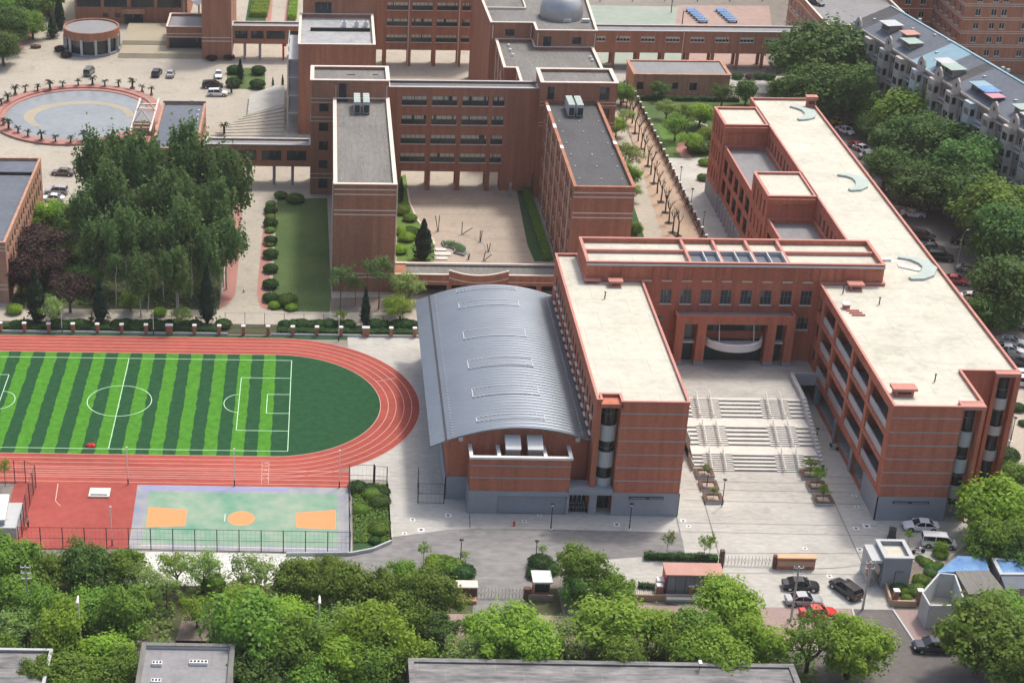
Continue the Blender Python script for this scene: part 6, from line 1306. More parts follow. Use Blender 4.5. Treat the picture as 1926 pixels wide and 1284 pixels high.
for i in range(6500):
    x_ = rn.uniform(-53,-17.5); y_ = rn.uniform(271.5,318); leafquad(mb, Vector((x_,y_,rn.uniform(.1,.7))), Vector((rn.uniform(-.7,.7),rn.uniform(-.7,.7),1)), .3, rn)
tag(mb.build('undergrowth','leaf_dark'),'low dark undergrowth beneath the poplar grove','undergrowth',kind='stuff')

# ================================================================ VEHICLES
def loft(mb, secs, m=0):
    """secs: list of rings of equal length"""
    i0 = []
    for s_ in secs: i0.append(len(mb.v)); mb.v += [tuple(p) for p in s_]
    n = len(secs[0])
    for j in range(len(secs)-1):
        for k in range(n): mb.f.append((i0[j]+k, i0[j]+(k+1) % n, i0[j+1]+(k+1) % n, i0[j+1]+k)); mb.m.append(m)
    mb.f.append(tuple(i0[0]+k for k in reversed(range(n)))); mb.m.append(m); mb.f.append(tuple(i0[-1]+k for k in range(n))); mb.m.append(m)
def car_meshes(kind):
    Ln, Wd = dict(sedan=(4.75,1.82), suv=(4.7,1.9), van=(4.6,1.7), mpv=(5.0,1.9))[kind]; h = Ln/2; w_ = Wd/2
    body = MB(); prof = dict(sedan=[(-1,.5,.78,.74),(-.96,.26,.92,.9),(-.62,.2,1.0,.98),(-.3,.2,.97,1),(.2,.2,.95,1),(.5,.2,.9,1),(.85,.2,.78,.95),(.97,.28,.62,.85),(1,.42,.52,.72)],
        suv=[(-1,.5,.9,.8),(-.97,.3,1.08,.92),(-.6,.25,1.12,.99),(-.2,.25,1.1,1),(.25,.25,1.06,1),(.5,.25,1.02,1),(.86,.25,.94,.95),(.98,.32,.78,.88),(1,.45,.62,.75)],
        van=[(-1,.4,1.0,.9),(-.98,.3,1.05,.96),(-.4,.28,1.05,1),(.2,.28,1.02,1),(.6,.28,.98,.99),(.85,.28,.9,.96),(.97,.32,.72,.88),(1,.42,.6,.78)],
        mpv=[(-1,.45,.95,.85),(-.97,.3,1.1,.94),(-.5,.25,1.1,1),(0,.25,1.06,1),(.45,.25,1.0,1),(.82,.25,.86,.95),(.97,.3,.7,.86),(1,.42,.58,.75)])[kind]
    secs = []
    for x, zb, zt, ww_ in prof:
        W2 = w_*ww_; zm = (zb+zt)/2; secs.append([(x*h,-W2*.9,zb),(x*h,W2*.9,zb),(x*h,W2,zm-.05),(x*h,W2*.98,zt-.12),(x*h,W2*.82,zt),(x*h,-W2*.82,zt),(x*h,-W2*.98,zt-.12),(x*h,-W2,zm-.05)])
    loft(body, secs)
    cab = dict(sedan=[(-.74,.93,.93),(-.42,1.40,.74),(-.05,1.46,.74),(.12,1.42,.73),(.46,.92,.86)], suv=[(-.95,1.05,.9),(-.84,1.62,.76),(-.1,1.70,.78),(.15,1.66,.77),(.5,1.02,.9)], van=[(-.985,1.02,.94),(-.95,1.8,.86),(.0,1.88,.87),(.4,1.84,.86),(.78,1.0,.93)], mpv=[(-.96,1.05,.92),(-.86,1.66,.8),(0,1.74,.81),(.2,1.70,.8),(.66,.98,.92)])[kind]
    zt0 = prof[3][2]-.1; gl = MB(); secs = []
    for x, z, ww_ in cab: secs.append([(x*h,-w_*.93,zt0),(x*h,w_*.93,zt0),(x*h,w_*ww_*.98,z-.04),(x*h,-w_*ww_*.98,z-.04)])
    loft(gl, secs)
    # roof skin, pillars
    rf = cab[1:4]; secs = [[(x*h,-w_*ww_*.99,z-.06),(x*h,w_*ww_*.99,z-.06),(x*h,w_*ww_*.93,z+.02),(x*h,-w_*ww_*.93,z+.02)] for x, z, ww_ in rf]; loft(body, secs)
    for sd in (-1,1):
        for (a, b) in ((cab[0],cab[1]),(cab[4],cab[3])): body.tube([(a[0]*h*.985,sd*w_*.9,zt0+.12),(b[0]*h,sd*w_*b[2]*.97,b[1]-.02)],.045,4)
        xm = (cab[1][0]+cab[3][0])/2; body.tube([(xm*h,sd*w_*.945,zt0+.1),(xm*h,sd*w_*cab[2][2]*.99,cab[2][1]-.04)],.045,4)
        body.box(cab[4][0]*h-.35,cab[4][0]*h-.15,sd*(w_+.12)-.08,sd*(w_+.12)+.08,zt0+.08,zt0+.22)
    if kind in ('van',):
        for sd in (-1,1): body.box(-h*.95,-h*.15,sd*w_*.94-.03,sd*w_*.94+.03,1.02,1.12)
    ws = []
    ty = MB(); n = 14; rr = .33
    ty.v = []; rings = [(-.11,rr*.86),(-.09,rr),(.09,rr),(.11,rr*.86)]
    secs = [[(rr_*math.cos(2*math.pi*k/n), yy, rr_*math.sin(2*math.pi*k/n)) for k in range(n)] for yy, rr_ in rings]; loft(ty, secs)
    rm_ = MB(); secs = [[(rr_*math.cos(2*math.pi*k/n), yy, rr_*math.sin(2*math.pi*k/n)) for k in range(n)] for yy, rr_ in ((-.115,.17),(-.112,.2),(.112,.2),(.115,.17))]; loft(rm_, secs)
    hl = MB(); hl.ell((0,0,0),(.1,.2,.09),8,5); tl = MB(); tl.box(-.03,.03,-.2,.2,-.07,.07)
    arch = MB()
    for x in (-.62,.62):
        for sd in (-1,1): arch.tube([(x*h,sd*(w_-.02),.34),(x*h,sd*(w_+.012),.34)],.40,14)
    det = MB(); det.box(h*.985,h*1.005,-w_*.4,w_*.4,.38,.52); det.box(h*.99,h*1.01,-.25,.25,.28,.38); det.box(-h*1.01,-h*.99,-.25,.25,.55,.68)
    det.box(-h*.9,h*.9,-w_*.85,w_*.85,.14,.3)
    return dict(body=body.mesh('body',[M['white']],smooth=False), glass=gl.mesh('windows',[M['carglass']]), tyre=ty.mesh('wheel',[M['tyre']]), rim=rm_.mesh('rim',[M['rim']]), hl=hl.mesh('headlight',[M['headlight']]), tl=tl.mesh('tail_light',[M['taillight']]), arch=arch.mesh('wheel_arch',[M['black']]), det=det.mesh('underbody_trim',[M['black']]), h=h, w=w_, zt=prof[-2][2], zr=prof[1][2])
CARS = {k: car_meshes(k) for k in ('sedan','suv','van','mpv')}
PAINT = {}
def paint(c):
    if c not in PAINT:
        m, t, b = newmat('car_paint'); b.inputs['Base Color'].default_value = rgb(c); b.inputs['Roughness'].default_value = .28; b.inputs['Metallic'].default_value = .25 if max(c) < .6 else .0; b.inputs['Coat Weight'].default_value = .6; b.inputs['Coat Roughness'].default_value = .08; PAINT[c] = m
    return PAINT[c]
def car(pos, ang, kind, c, lab, name='parked_car', group=None, cat='car', roofc=None, z=0):
    K = CARS[kind]; t = thing(name, lab, cat, (pos[0],pos[1],z), rz=R(ang), group=group); h, w_ = K['h'], K['w']
    b = child('body',K['body'],t); b.material_slots[0].link = 'OBJECT'; b.material_slots[0].material = paint(c)
    child('windows',K['glass'],t); child('wheel_arch',K['arch'],t); child('underbody_trim',K['det'],t)
    for x in (-.62,.62):
        for sd in (-1,1): ww_ = child('wheel',K['tyre'],t,(x*h,sd*(w_-.1),.33)); child('rim',K['rim'],ww_)
    for sd in (-1,1): child('headlight',K['hl'],t,(h*.955,sd*w_*.68,K['zt']-.06)); child('tail_light',K['tl'],t,(-h*.985,sd*w_*.66,K['zr']-.2))
    return t
WH, BK, SV, GY = (.86,.86,.86), (.012,.013,.016), (.42,.43,.44), (.08,.085,.09)
car(g('b6',700,185),176,'sedan',WH,'white sedan with dark sunroof in front of the east wing')
car(g('b6',880,355),-8,'van',WH,'white minivan beside the grey gatehouse')
car(G(1505,1106),-4,'sedan',BK,'black sedan parked above the silver one inside the gate')
car(G(1511,1134),2,'sedan',SV,'silver sedan with sunroof parked next to the black sedan')
car(G(1590,1114),118,'suv',BK,'black car with silver roof rails parked at an angle')
car(G(1538,1158),6,'sedan',(.6,.025,.02),'red car half hidden behind the forked tree')
car(G(1752,1222),178,'suv',(.015,.018,.035),'blue black car parked on the right sidewalk')
car(G(1820,1222),178,'sedan',WH,'white car mostly hidden under the big dark tree at lower right')
car(G(1590,1238),10,'suv',WH,'white car seen through the bright tree on the road')
car((68.6,162.2),2,'sedan',(.5,.5,.48),'pale car roof just showing at the bottom edge, left one')
car((77.2,162.0),2,'sedan',(.3,.31,.32),'grey car roof just showing at the bottom edge, right one')
car(G(168,140),80,'van',(.10,.12,.11),'dark green van parked alone in the forecourt')
car(G(295,142),82,'suv',BK,'black car parked in the forecourt beside a silver one')
car(G(321,143),88,'sedan',SV,'silver car parked right of the black one in the forecourt')
car(G(411,144),-88,'sedan',WH,'small white car parked near the forecourt bushes')
car(G(400,165),4,'mpv',BK,'black people carrier parked behind the white off roader')
car(G(409,180),2,'suv',WH,'white off roader with grey roof parked below the black people carrier')
car(g('z5',360,285),175,'suv',SV,'silver car parked beside the brick annexe')
car(g('z5',335,330),176,'sedan',WH,'white car parked below the silver one by the annexe')
car(g('z5',400,165),172,'sedan',(.16,.13,.11),'brown car at the far corner of the annexe')
car(g('b3',95,150),10,'sedan',(.75,.52,.03),'yellow taxi in the east street',name='taxi',cat='taxi')
ES = [('b3',135,215,'sedan',WH,-60,'white car just below the yellow taxi'),('b3',235,350,'sedan',(.3,.05,.05),-70,'dark red car against the wing wall in the east street'),('b3',285,375,'sedan',WH,-62,'narrow white car standing beside the small dark tree'),('b3',350,440,'sedan',SV,-10,'silver car at an angle below the narrow white one'),('b3',430,560,'suv',(.25,.28,.3),-60,'grey car in the shade of the dark tree row'),('b3',585,750,'sedan',(.55,.65,.58),-50,'pale green car under the low dark tree'),('b3',650,830,'suv',GY,-30,'dark grey car between the green and the white car'),('b3',720,935,'sedan',WH,-15,'white car with dark windows facing the street'),('b3',905,880,'sedan',(.22,.21,.24),-12,'grey car alone under the tree edge in the east street'),('b3',800,1130,'suv',BK,-25,'black car farthest up the row below the wing bend'),('b4',130,140,'sedan',GY,-8,'dark car second in the row below the wing bend'),('b4',210,225,'suv',BK,-12,'black car third in the row below the wing bend'),('b4',480,340,'sedan',(.30,.36,.34),-30,'grey green car beside the large olive tree'),('b4',345,440,'sedan',(.5,.07,.07),-20,'red and pale car hugging the wing edge'),('b4',960,850,'sedan',WH,-62,'white car at the right edge beside the olive tree'),('b4',860,1010,'sedan',(.6,.62,.58),-15,'first pale car of the row near the wing front'),('b4',850,1090,'sedan',WH,-12,'second car, white, of the row near the wing front'),('b4',880,1150,'sedan',(.10,.13,.16),-12,'third car, dark blue, of the row near the wing front'),('b4',950,1200,'suv',GY,-12,'fourth car, dark, of the row near the wing front'),('b4',500,600,'sedan',(.65,.6,.55),-12,'pale car in the shade left of the olive tree'),('b5',825,150,'sedan',WH,-12,'white car at the right edge level with the wing corner'),('b5',840,230,'suv',WH,-12,'white off roader at the right edge below the other white car'),('b4',430,80,'sedan',BK,-25,'dark car under the street lamp'),('z4',420,30,'sedan',GY,-60,'dark car on the roof deck of the orange block')]
for k,x,y,kd,c,a,lab in ES:
    if 'roof deck' in lab: car(g(k,x,y,13.5),a,kd,c,lab,z=13.42)
    elif 'level with' in lab or 'off roader at the right edge' in lab: car(g(k,x,y+30),a,kd,c,lab)
    else: car(g(k,x,y+14),a,kd,c,lab)
# motorbikes and small things
def bike(pos, ang, lab, c='black', name='motorbike'):
    t = thing(name, lab, 'motorbike', (*pos,0), rz=R(ang)); mb = MB(); 
    for x in (-.65,.65):
        w2 = MB(); n = 12; loft(w2, [[(rr_*math.cos(6.283*k/n), yy, .3+rr_*math.sin(6.283*k/n)) for k in range(n)] for yy, rr_ in ((-.06,.24),(-.05,.3),(.05,.3),(.06,.24))]); child('wheel', w2.mesh('wheel',[M['tyre']]), t, (x,0,0))
    mb.tube([(-.65,0,.3),(-.2,0,.6),(.3,0,.65),(.5,0,.95)],.09,6); mb.tube([(.65,0,.3),(.48,0,1.0)],.04,5); mb.ell((.15,0,.75),(.28,.15,.14),8,5); mb.box(-.15,.2,-.15,.15,.3,.55); child('frame', mb.mesh('frame',[M[c]]), t)
    s_ = MB(); s_.ell((-.32,0,.82),(.36,.14,.08),8,5); child('seat', s_.mesh('seat',[M['black']]), t); hb = MB(); hb.tube([(.44,-.33,1.05),(.48,0,1.0),(.44,.33,1.05)],.025,5); child('handlebar', hb.mesh('handlebar',[M['black']]), t); return t
a = g('b6',412,262); t = thing('tricycle', 'dark covered tricycle parked between the white sedan and the gatehouse', 'tricycle', (*a,0), rz=R(70)); mb = MB()
loft(mb, [[(x,-w_,.45),(x,w_,.45),(x,w_*.95,zt_),(x,0,zt_+.12),(x,-w_*.95,zt_)] for x, w_, zt_ in ((-1.1,.45,1.0),(-.9,.5,1.5),(-.1,.5,1.55),(.25,.42,1.1))]); child('cover', mb.mesh('cover',[M['frame_dark']]), t)
for p in ((-.7,-.5),(-.7,.5),(.8,0)): w2 = MB(); n = 12; loft(w2, [[(rr_*math.cos(6.283*k/n), yy, .28+rr_*math.sin(6.283*k/n)) for k in range(n)] for yy, rr_ in ((-.05,.22),(-.04,.28),(.04,.28),(.05,.22))]); child('wheel', w2.mesh('wheel',[M['tyre']]), t, (p[0],p[1],0))
mb = MB(); mb.tube([(.2,0,.6),(.8,0,.35)],.05,5); mb.tube([(.8,0,.3),(.6,0,1.1)],.04,5); mb.tube([(.58,-.3,1.12),(.58,.3,1.12)],.03,5); mb.box(-1.0,.4,-.2,.2,.35,.45); child('frame', mb.mesh('frame',[M['black']]), t)
bike(g('b6',680,425), 10, 'white scooter between the gatehouse and the minivan', 'white', 'scooter')
bike(g('a5',922,515), -60, 'small scooter standing in the lower passage beside the staircase', 'whitegrey', 'scooter')
for i in range(7): bike((34.75+i*.36,207.9+.1*(i % 2)), 88+i*2, '%s bicycle from the left in the tight row at the hall entrance' % ORD[i], 'whitegrey', 'bicycle')
for o in [q for q in bpy.data.objects if q.name.startswith('bicycle')]: o['group'] = 'bicycles at the hall entrance'; o['category'] = 'bicycle'
# ================================================================ POLES, LAMPS, FENCES
def lamp(p, h_, lab, c='black', r=.07):
    t = thing('street_lamp', lab, 'street lamp', (*p,0)); mb = MB(); mb.tube([(0,0,0),(0,0,.5),(0,0,h_)],[r*1.8,r,r*.8],8); child('pole', mb.mesh('pole',[M[c]]), t); mb = MB(); mb.tube([(0,0,h_),(0,0,h_+.35)],[.13,.22],8); child('lantern', mb.mesh('lantern',[M['headlight']]), t); mb = MB(); mb.tube([(0,0,h_+.35),(0,0,h_+.5)],[.32,.1],8); child('cap', mb.mesh('cap',[M[c]]), t); mb = MB(); mb.cyl(0,0,.28,0,.08,10); child('footing', mb.mesh('footing',[M['white']]), t)
for p, h_, lab in [(g('a7',1272,100),3.6,'black lamp post in front of the hall entrance'),(g('a7',1703,100),3.6,'black lamp post in front of the left teaching block'),(g('a5',330,818),3.9,'black lamp post beside the left planters'),(g('a7',775,300),3.6,'black lamp post at the left side of the driveway'),(g('a7',1187,300),3.4,'black lamp post at the right side of the driveway'),(g('c2',1358,610),2.2,'short black lamp in the lower passage'),(g('c2',262,1050),2.2,'short black lamp behind the middle left planter'),(g('c5',530,875),3.2,'thin lamp farthest on the garden pavement'),(g('c5',603,1030),3.4,'thin lamp midway on the garden pavement'),(g('c5',682,1190),3.4,'thin lamp nearest the entrance block on the garden pavement'),(g('b5',705,870),3.6,'thin lamp on the pavement at the right edge')]: lamp(p, h_, lab)
def pole(p, h_, lab, dark=1.0, r=.06, name='flood_pole'):
    t = thing(name, lab, 'pole', (*p,0)); mb = MB(); mb.cyl(0,0,r*1.5,0,dark,8); child('base', mb.mesh('base',[M['frame_dark']]), t); mb = MB(); mb.tube([(0,0,dark),(0,0,h_)],r,8); child('shaft', mb.mesh('shaft',[M['pole_white']]), t); mb = MB(); mb.box(-.14,.14,-.08,.08,h_,h_+.12); child('lamp_head', mb.mesh('lamp_head',[M['pole_white']]), t)
for (x,y), h_, lab in [((241,911),6.0,'white lamp pole on the near side of the track by the red court'),((441,914),6.0,'white lamp pole on the near side of the track at mid court'),((638,917),6.0,'white lamp pole on the near side of the track at the court end'),((211,1026),6.0,'white lamp pole on the fence of the red court'),((117,626),4.6,'white lamp pole on the far side of the track, left'),((289,630),4.4,'white lamp pole on the far side of the track, middle'),((637,641),4.4,'white lamp pole on the far side of the track, right'),((1316-720+0,1170),4.0,'pole hidden')][:7]: pole(G(x,y), h_, lab)
for x, y, lab in [(147,1125,'white road lamp head among the trees at lower left'),(601,1125,'white road lamp head above the largest dense tree')]:
    X_, Y_ = G(x,y,9); t = thing('road_lamp', lab, 'street lamp', (X_,Y_,0)); mb = MB(); mb.tube([(0,0,0),(0,0,8.6),(0,.2,9.3)],[.12,.08,.06],8); child('pole', mb.mesh('pole',[M['pole_white']]), t); mb = MB(); mb.tube([(0,.2,9.3),(0,-.2,9.25),(0,-.9,8.9)],[.06,.14,.2],8); child('lamp_head', mb.mesh('lamp_head',[M['pole_white']]), t)
def upole(p, h_, lab, arms=2):
    t = thing('utility_pole', lab, 'utility pole', (*p,0)); mb = MB(); mb.tube([(0,0,0),(0,0,h_)],[.17,.11],10); child('pole', mb.mesh('pole',[M['metal']]), t)
    for k in range(arms): mb = MB(); mb.box(-.65,.65,-.04,.04,h_-.3-k*.8,h_-.2-k*.8); c_ = child('cross_arm', mb.mesh('cross_arm',[M['pole_white' if arms > 2 else 'metal']]), t); mb = MB(); [mb.cyl(x,0,.05,h_-.2-k*.8,h_+.05-k*.8,6) for x in (-.55,.55)]; child('insulators', mb.mesh('insulators',[M['pole_white']]), c_)
upole(G(1622,1146), 7.2, 'grey utility pole at the right edge of the gate apron'); upole(G(1487,1166), 8.0, 'grey utility pole beside the silver sedan'); X_, Y_ = G(48,1070,9.5); upole((X_,Y_), 10, 'utility pole with white cross arms among the trees at the left edge', 3)
p1, p2 = Vector((*G(1622,1146),7.0)), Vector((*G(1487,1166),7.8)); mb = MB(); 
for dx in (-.5,.5): mb.tube([p1+(p2-p1)*q+Vector((dx,0,-1.0*4*q*(1-q)*.4)) for q in (0,.25,.5,.75,1)],.018,4)
tag(mb.build('power_cable','black',origin=tuple(p1)),'thin power cables between the two grey utility poles','cable')
X_, Y_ = G(1800,500); t = thing('street_lamp','tall curved street lamp in the east street','street lamp',(X_,Y_,0)); mb = MB(); mb.tube([(0,0,0),(0,0,6),(.5,0,7),(1.8,.3,7.4)],[.1,.08,.06,.05],8); child('pole', mb.mesh('pole',[M['metal']]), t); mb = MB(); mb.tube([(1.6,.25,7.35),(2.6,.5,7.5)],[.1,.14],8); child('lantern', mb.mesh('lantern',[M['pole_white']]), t)
X_, Y_ = G(1588,228); t = thing('street_lamp','street lamp head over the dark trees beyond the far corner of the wing','street lamp',(X_,Y_,0)); mb = MB(); mb.tube([(0,0,0),(0,0,5),(-1.2,0,5.6)],[.1,.07,.05],8); child('pole', mb.mesh('pole',[M['metal']]), t); mb = MB(); mb.tube([(-1.0,0,5.5),(-2.2,-.2,5.3)],[.12,.12],8); child('lantern', mb.mesh('lantern',[M['pole_white']]), t)
# brick pillar fence along the track
t = thing('pillar_fence', 'low fence with brick pillars and white caps along the far side of the track', 'fence', (-18,261.2,0))
mb = MB(); mb.box(-62,-15.2,261.05,261.3,0,.35); mb.box(-8,17.5,261.05,261.3,0,.35); mb.build('plinth','whitegrey',t)
fx = [-61,-57,-53]+[-49.0+4.05*i for i in range(6)]+[-24.9]+[-20.7,-16.6,-12.6,-8.5]+[-4.4,-.4,3.6,7.7,11.9,15.8]
for i, x in enumerate(fx):
    s_ = .55 if x in (-24.9,7.7) else .27
    mb = MB(); mb.box(x-s_,x+s_,261.0,261.5,0,1.55); p_ = mb.build('pillar','brick_old',t); mb = MB(); mb.box(x-s_-.08,x+s_+.08,260.92,261.58,1.55,1.75); c_ = mb.build('pillar_cap','white',t)
for i in range(len(fx)-1):
    a, b = fx[i]+.3, fx[i+1]-.3; mb = MB(); mb.tube([(a,261.2,1.35),(b,261.2,1.35)],.03,4); mb.tube([(a,261.2,.45),(b,261.2,.45)],.03,4)
    for k in range(int((b-a)/.3)): mb.tube([(a+.15+k*.3,261.2,.4),(a+.15+k*.3,261.2,1.45)],.012,3,0,False)
    mb.build('railing','frame_dark',t)
t = thing('mesh_gate', 'tall thin mesh fence with double gate behind the pillar fence', 'fence', (-12,264.8,0))
for i in range(11):
    x = -15.8+i*3.3
    mb = MB(); mb.tube([(x,264.9,0),(x,264.9,2.3)],.045,5); mb.build('post','frame_dark',t)
mb = MB()
for z in (.2,2.25): mb.tube([(-15.8,264.9,z),(17.2,264.9,z)],.03,4)
mb.build('rail','whitegrey',t)
def mesh_fence(lab, pts, h_, step=3.0, mat='frame_dark', sp=.6, name='sports_fence', wire=.008):
    t = thing(name, lab, 'fence', (*pts[0],0)); 
    for i in range(len(pts)-1):
        p, q = Vector(pts[i]), Vector(pts[i+1]); L_ = (q-p).length; n = max(1, round(L_/step)); d = (q-p)/L_
        for k in range(n+(1 if i == len(pts)-2 else 0)): v = p+d*L_*k/n; mb = MB(); mb.tube([(v.x,v.y,0),(v.x,v.y,h_)],.065,6); mb.build('post',mat,t)
        mb = MB()
        for z in (.1,h_*.5,h_-.04): mb.tube([(p.x,p.y,z),(q.x,q.y,z)],.028,4)
        k = 0
        while k*sp < L_: v = p+d*k*sp; mb.tube([(v.x,v.y,.1),(v.x,v.y,h_)],wire,3,0,False); k += 1
        z = .3
        while z < h_: mb.tube([(p.x,p.y,z),(q.x,q.y,z)],wire,3,0,False); z += sp
        mb.build('mesh_panel',mat,t)
    return t
mesh_fence('long dark mesh fence along the near side of the courts', [(-39.5,195.9),(-24.9,196.05),(4.4,195.9)], 3.4, 3.0)
mesh_fence('dark mesh fence closing the right end of the courts', [(4.45,196.0),(4.5,213.4),(7.9,213.4),(8.0,213.6)], 3.4, 4.0)
mesh_fence('dark mesh gate leaf on the path beside the garden bed', [(8.1,213.5),(9.8,213.2)], 3.2, 1.8)
mesh_fence('dark mesh fence standing at the vaulted hall corner', [(14.2,213.2),(14.0,208.9),(17.6,208.8)], 3.2, 4.0)
mesh_fence('tall dark mesh enclosure at the left edge of the track', [g('b8',-60,530),g('b8',140,530),g('b8',240,530),g('b8',335,575),g('b8',310,640),g('b8',245,850),g('b8',205,1030)], 3.6, 3.0)
mesh_fence('black railing among the trees below the brick gate sign', [G(760,1185),G(832,1185)], 1.8, 2.0, 'black', .25, 'railing_fence', .02)
# garden boundary fence with caps
t = thing('garden_fence', 'long dark fence with small white capped posts between the pink path and the garden', 'fence', (71.6,345,0))
mb = MB(); mb.box(71.45,71.75,300,389,0,.35); mb.build('plinth','wood',t); mb = MB()
for z in (.5,1.5): mb.box(71.55,71.65,300,389,z,z+.08)
for i in range(220): y = 300.2+i*.405; mb.box(71.57,71.63,y,y+.06,.35,1.75)
mb.build('pickets','black',t)
for i in range(23):
    y = 302+i*3.85; mb = MB(); mb.box(71.4,71.8,y-.2,y+.2,0,1.8); mb.build('post','brick_old',t); mb = MB(); mb.box(71.33,71.87,y-.27,y+.27,1.8,1.95); mb.build('post_cap','white',t)
# front boundary walls, pillars
def lowwall(lab, pts, h_, mat='wood', th=.25, name='boundary_wall', z=0):
    t = thing(name, lab, 'wall', (*pts[0],0)); mb = MB()
    for i in range(len(pts)-1):
        p, q = Vector(pts[i]), Vector(pts[i+1]); d = (q-p).normalized(); n = Vector((-d.y,d.x))*th/2; mb.prism(ccw([tuple(p+n),tuple(q+n),tuple(q-n),tuple(p-n)]), 0, h_)
    mb.build('wall',mat,t); return t
def pillar(p, h_, root=None, s=.3, lab=None):
    mb = MB(); mb.box(p[0]-s,p[0]+s,p[1]-s,p[1]+s,0,h_); mb.build('pillar','brick_old',root); mb = MB(); mb.box(p[0]-s-.08,p[0]+s+.08,p[1]-s-.08,p[1]+s+.08,h_,h_+.15); mb.build('pillar_cap','white',root)
t = lowwall('low tan wall with brick pillars in front of the salmon roofed kiosk', [G(1185,1128),G(1300,1130)], .9)
for x in (1238,1297): pillar(G(x,1124),1.9,t)
mb = MB(); a, b = G(1187,1127), G(1233,1128)
for k in range(14): q = Vector(a).lerp(Vector(b),k/13); mb.tube([(q.x,q.y,.9),(q.x,q.y,1.7)],.02,4)
mb.tube([(a[0],a[1],1.65),(b[0],b[1],1.65)],.03,4); mb.build('railing','black',t)
t = lowwall('tan wall with two brick pillars around the planted corner by the gatehouse', [g('b6',315,690),g('b6',400,960),g('b6',650,965)], .9)
pillar(g('b6',440,930),1.9,t); pillar(g('b6',680,930),1.9,t)
t = lowwall('low brown wall right of the retractable gate under the guard booth', [G(993,1128),G(1040,1130)], .9, 'sidewalk')
lowwall('thin grey wall at the south end of the garden bed and court', [(-4,195.2),(4.6,195.5),(7.5,196.6),(10,198.6)], .5, 'whitegrey')
# gates
def scissor_gate(lab, p, q, h_):
    t = thing('retractable_gate', lab, 'gate', (*p,0)); p, q = Vector(p), Vector(q); L_ = (q-p).length; d = (q-p)/L_; n = Vector((-d.y,d.x))*.18; cells = int(L_/.42); mb = MB()
    def V3(u, z, s_=0): v = p+d*u+n*s_; return (v.x,v.y,z)
    for k in range(cells+1): u = k*L_/cells; mb.tube([V3(u,.1,-1),V3(u,h_,0),V3(u,.1,1)],.028,4,0,False)
    mb.build('uprights','white',t); mb = MB()
    for k in range(cells):
        u, v = k*L_/cells, (k+1)*L_/cells; mb.tube([V3(u,.2),V3(v,h_*.9)],.018,4,0,False); mb.tube([V3(u,h_*.9),V3(v,.2)],.018,4,0,False)
    mb.build('lattice','metal',t); mb = MB(); mb.tube([V3(0,h_*.6),V3(L_,h_*.6)],.03,4); mb.build('rail','trim',t); return t
scissor_gate('white retractable lattice gate across the driveway beside the guard booth', G(898,1124), G(990,1124), 1.5)
scissor_gate('white retractable lattice gate between the maroon posts of the main entrance', G(1362,1062), G(1452,1064), 1.5)
mb = MB(); a, b = G(990,1126); mb.box(a-.35,a+.45,b-.35,b+.35,0,1.7); tag(mb.build('gate_motor','planter_brown',origin=(a,b,0)),'dark maroon gate motor box beside the guard booth','gate motor')
mb = MB(); a, b = G(1355,1066); mb.box(a-.25,a+.3,b-.3,b+.3,0,2.6); tag(mb.build('gate_post','planter_brown',origin=(a,b,0)),'tall maroon post at the left end of the main gate','gate post')
mb = MB(); a, b = G(1455,1067); mb.box(a-.15,a+.3,b-.3,b+.3,0,1.9); tag(mb.build('gate_post','planter_brown',origin=(a,b,0)),'maroon post where the main gate meets the tan sign wall','gate post')
a, b = G(1459,1068), G(1530,1068); t = thing('sign_wall','tan capped maroon sign wall right of the main gate','sign wall',(a[0],a[1],0)); mb = MB(); mb.box(a[0],b[0],a[1]-.3,a[1]+.5,0,1.7); mb.build('wall','brick_new',t); mb = MB(); mb.box(a[0]-.1,b[0]+.1,a[1]-.4,a[1]+.6,1.7,1.85); mb.build('cap','tan_cap',t); mb = MB(); mb.box(a[0]+.1,b[0]-.15,a[1]-.36,a[1]-.3,.55,1.3); mb.build('panel','wood',t)
a, b = G(858,1122), G(896,1122); t = thing('sign_wall','low brick gate sign wall with pale cap left of the driveway gate','sign wall',(a[0],a[1],0)); mb = MB(); mb.box(a[0],b[0],a[1]-.5,a[1]+.6,0,1.7); mb.build('wall','planter_brown',t); mb = MB(); mb.box(a[0]-.1,b[0]+.1,a[1]-.6,a[1]+1.0,1.7,1.9); mb.build('cap','trim',t); mb = MB(); mb.box(a[0]-.05,b[0]-.1,a[1]-1.6,a[1]-.6,0,.5); mb.build('step','brick_pale',t)
# guard booth
a, b = G(1018,1123); t = thing('guard_booth','small guard booth with white roof and dark glazing beside the driveway gate','guard booth',(a,b,0)); mb = MB(); mb.box(a-1.0,a+1.0,b-.2,b+1.9,0,.9)
for x in (-1,.92): 
    for y in (-.2,1.82): mb.box(a+x,a+x+.08,b+y,b+y+.08,.9,2.4)
mb.build('body','brick_new',t); mb = MB(); mb.box(a-.95,a+.95,b-.12,b+1.82,.92,2.38); mb.build('glazing','glass_dark',t); mb = MB(); mb.box(a-1.25,a+1.25,b-.5,b+2.2,2.4,2.65); mb.build('roof','white',t)
